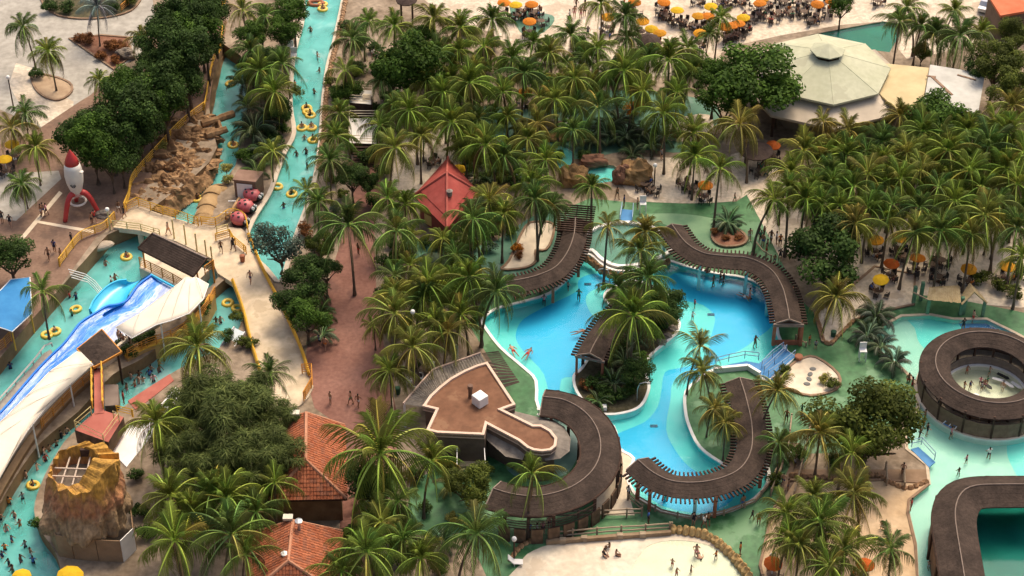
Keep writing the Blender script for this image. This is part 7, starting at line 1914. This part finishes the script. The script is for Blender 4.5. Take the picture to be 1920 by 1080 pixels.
def person(px, py, pose='stand', col=None, shirt=None, kid=False, z=0.0, rz=None, xy=None, skin=None):
    col = col or pr.choice(['black', 'black', 'navy', 'white', 'blue', 'red', 'black', 'pink', 'grey', 'orange', 'green', 'white']); shirt = pr.random() < .45 if shirt is None else shirt
    sk = skin or pr.choice(['tan', 'tan', 'brown', 'light', 'light']); s = .74 if kid else pr.uniform(.94, 1.06)
    w = W(px, py, z) if xy is None else Vector((*xy, z))
    o = put('person', BODY[(pose, int(shirt), sk)], None, w, (0, 0, pr.uniform(0, 6.28) if rz is None else rz), s, CLO[col])
    later(o, px, py, f"{'child' if kid else 'person'} {POSEW[pose]} in {col} {'top' if shirt else 'swimwear'}", 'person', 'park visitors')
for x, y in ((5,417),(82,403),(88,404),(173,420),(178,417),(135,457),(92,487),(103,473),(115,487),(37,373),(253,282),(267,283),(283,272),(248,300),(360,197),(370,182),(345,213),(320,233),(352,205),(620,757),(658,758),(672,762),(612,613),(616,624),(600,650),(610,655),(672,477),(707,490),(78,405),(20,425),(298,262),(365,170)): person(x, y, pr.choice(['walk', 'stand', 'walk']), z=.02)
for x, y in ((316,440),(415,473),(438,470),(223,399),(233,408),(470,530)): person(x, y, 'walk', z=.26)
for x, y in ((1068,40),(1077,33),(1089,35),(1096,30),(1102,70),(1143,80),(1080,16),(1097,12),(1157,372),(1170,388),(1195,392),(1377,378),(1405,452),(1422,448),(1430,462),(1432,445),(1436,478),(1445,455),(1455,458),(1462,462),(1452,494),(1462,489),(1517,645),(1529,655),(1438,470),(1426,455),(1652,994),(1502,789),(1503,775),(1474,791),(1490,876),(1478,868),(1468,910),(1477,920),(1692,890),(1178,934),(1215,981),(1410,974),(1422,984),(992,1004),(1007,1004),(1030,991),(1018,1000),(923,1048),(1387,1041),(1300,985),(1320,990),(1327,984),(1447,1058),(1392,953),(1345,250),(1300,262),(1240,300),(700,112),(684,108),(1195,6),(1170,15)): person(x, y, pr.choice(['walk', 'stand', 'stand']), z=.02, kid=pr.random() < .15)
person(1045, 407, 'stand', 'orange', True, z=.02); person(938, 974, 'stand', 'red', True, z=.02); person(1147, 898, 'stand', 'red', True, z=.03); person(1135, 908, 'stand', 'green', True, z=.03); person(233, 757, 'stand', 'red', True, z=0.02); person(1707, 958, 'stand', 'red', True, z=.12)
for k in range(5): person(224 + k * 5, 640 + (k % 3) * 5, 'stand', 'black', z=.4)
# in the water
for x, y, k in ((1122,537,1),(1085,553,0),(1065,533,1),(1163,527,0),(1157,524,0),(1302,566,1),(1298,589,1),(1415,640,0),(1337,527,0),(1350,517,0),(1356,523,0),(1020,562,0),(1405,552,0)): person(x, y + 12, 'wade', 'pink' if x in (1020, 1122) else None, kid=bool(k), z=PF, shirt=True if x in (1122,1302,1298) else None)
for x, y in ((1087,622),(990,662),(962,657),(1398,556)): person(x, y, 'float', z=PZ)
for x, y in ((967,563),(978,560),(990,557)): person(x, y, 'sit', z=-.4)
for x, y in ((1805,615),(1823,600),(1702,718),(1709,725),(1723,818),(1737,812),(1730,802),(1733,785),(1741,765),(1782,818),(1853,856),(1811,865),(1796,889),(1740,1064),(1915,818),(1760,760)): person(x, y + 5, 'wade', 'pink' if x == 1782 else 'white' if x == 1853 else None, kid=x in (1811, 1796, 1740), z=-.55)
for x, y in ((1812,702),(1854,704),(1807,732),(1818,731),(1837,724),(1840,733),(1850,722),(1879,733),(1845,728)): person(x, y, 'wade', kid=True, z=-.45)
for x, y in ((1305,1045),(1342,1050),(1295,1077),(1260,1065),(1268,1082)): person(x, y, 'wade', kid=x != 1305, z=-.2)
person(1310, 1040, 'float', z=-.02)
for x, y in ((1132,1047),(1142,1034),(1155,1047),(1030,1022),(1040,1020),(1055,1021)): person(x, y, 'sit', z=-.42 , kid=x < 1100)
# river and slide pool
for x, y in ((583,63),(596,113),(554,165),(572,267),(557,297),(575,293),(577,320),(533,395),(600,140),(590,180)): person(x, y + 6, 'wade', z=-1.3, kid=False)
for x, y in ((200,500),(183,487),(133,560),(145,563),(137,594),(22,694),(210,530),(218,528)): person(x, y + 8, 'wade', z=-2.55)
for x, y in ((300,690),(285,700),(262,722),(240,735),(255,728),(310,680),(335,665),(355,650),(375,632),(120,800),(100,825),(108,840),(85,855),(60,875),(95,850),(52,900),(35,915),(45,940),(20,950),(30,975),(15,1000),(25,1020),(50,1030),(20,1065),(12,1035),(65,1060),(40,990),(407,610),(415,610),(323,668),(263,712),(282,708),(301,702),(247,714),(127,817),(117,825),(70,849),(72,885),(88,869),(42,1058),(60,1043),(27,1077),(7,1049),(4,978),(52,862),(290,720),(270,722)): person(x, y + 6, 'wade', z=-2.1)
for x, y in ((137,767),(130,770),(123,774),(116,780),(105,788),(97,795),(88,803),(84,808),(80,813),(74,822),(68,831),(62,838),(48,860),(44,868),(40,877),(34,890),(28,902),(14,918),(10,925),(4,938),(110,784),(92,800)): person(x, y, 'sit', z=-1.62)
for x, y, a, px, py in SEATED: person(px, py, 'sit', xy=(x, y), z=.0, rz=a + math.pi / 2)
# yellow rubber rings
M_RUB = mat('rubber_yellow', (.62, .42, .05), (.70, .50, .09), .45, 2, spec=.5)
RING = MB().tube([(.48 * math.cos(2 * math.pi * k / 20), .48 * math.sin(2 * math.pi * k / 20), 0) for k in range(20)], .2, 8, closed=True).mesh('swim_ring', M_RUB)
for p in RING.polygons: p.use_smooth = True
for x, y, z, rider in ((575,203,-.5,1),(582,216,-.5,1),(577,210,-.5,0),(566,240,-.5,1),(584,240,-.5,1),(587,263,-.5,1),(605,8,-.5,0),(605,17,-.5,1),(547,364,-.5,1),(237,482,-1.8,1),(142,580,-1.8,0),(88,628,-1.8,0),(103,622,-1.8,1),(427,568,-1.4,0),(445,578,-1.4,0),(388,623,-1.4,0),(343,642,-1.4,1),(62,910,-1.4,1),(370,373,-1.8,1),(437,272,-1.8,1),(432,157,-1.8,0),(520,350,-.5,0)):
    w = W(x, y, z + .06); o = put('swim_ring', RING, None, w, (R(pr.uniform(-6, 6)), R(pr.uniform(-6, 6)), 0)); later(o, x, y, 'yellow swim ring' + (' carrying rider' if rider else ' floating empty'), 'swim ring', 'yellow swim rings')
    if rider: person(x, y - 3, 'sit', z=z - .38, xy=(w.x, w.y + .05))
o = MB().tube([(.9 * math.cos(2 * math.pi * k / 20), .55 * math.sin(2 * math.pi * k / 20), 0) for k in range(20)], .25, 8, closed=True).obj('raft', M_POSTRED, None, W(592, 6, -.4)); tag(o, 'red inflatable raft at the top of the upper river', 'raft')
# benches on the plaza
for x, y, lab in ((395,540,'x'),): pass
finish_labels()
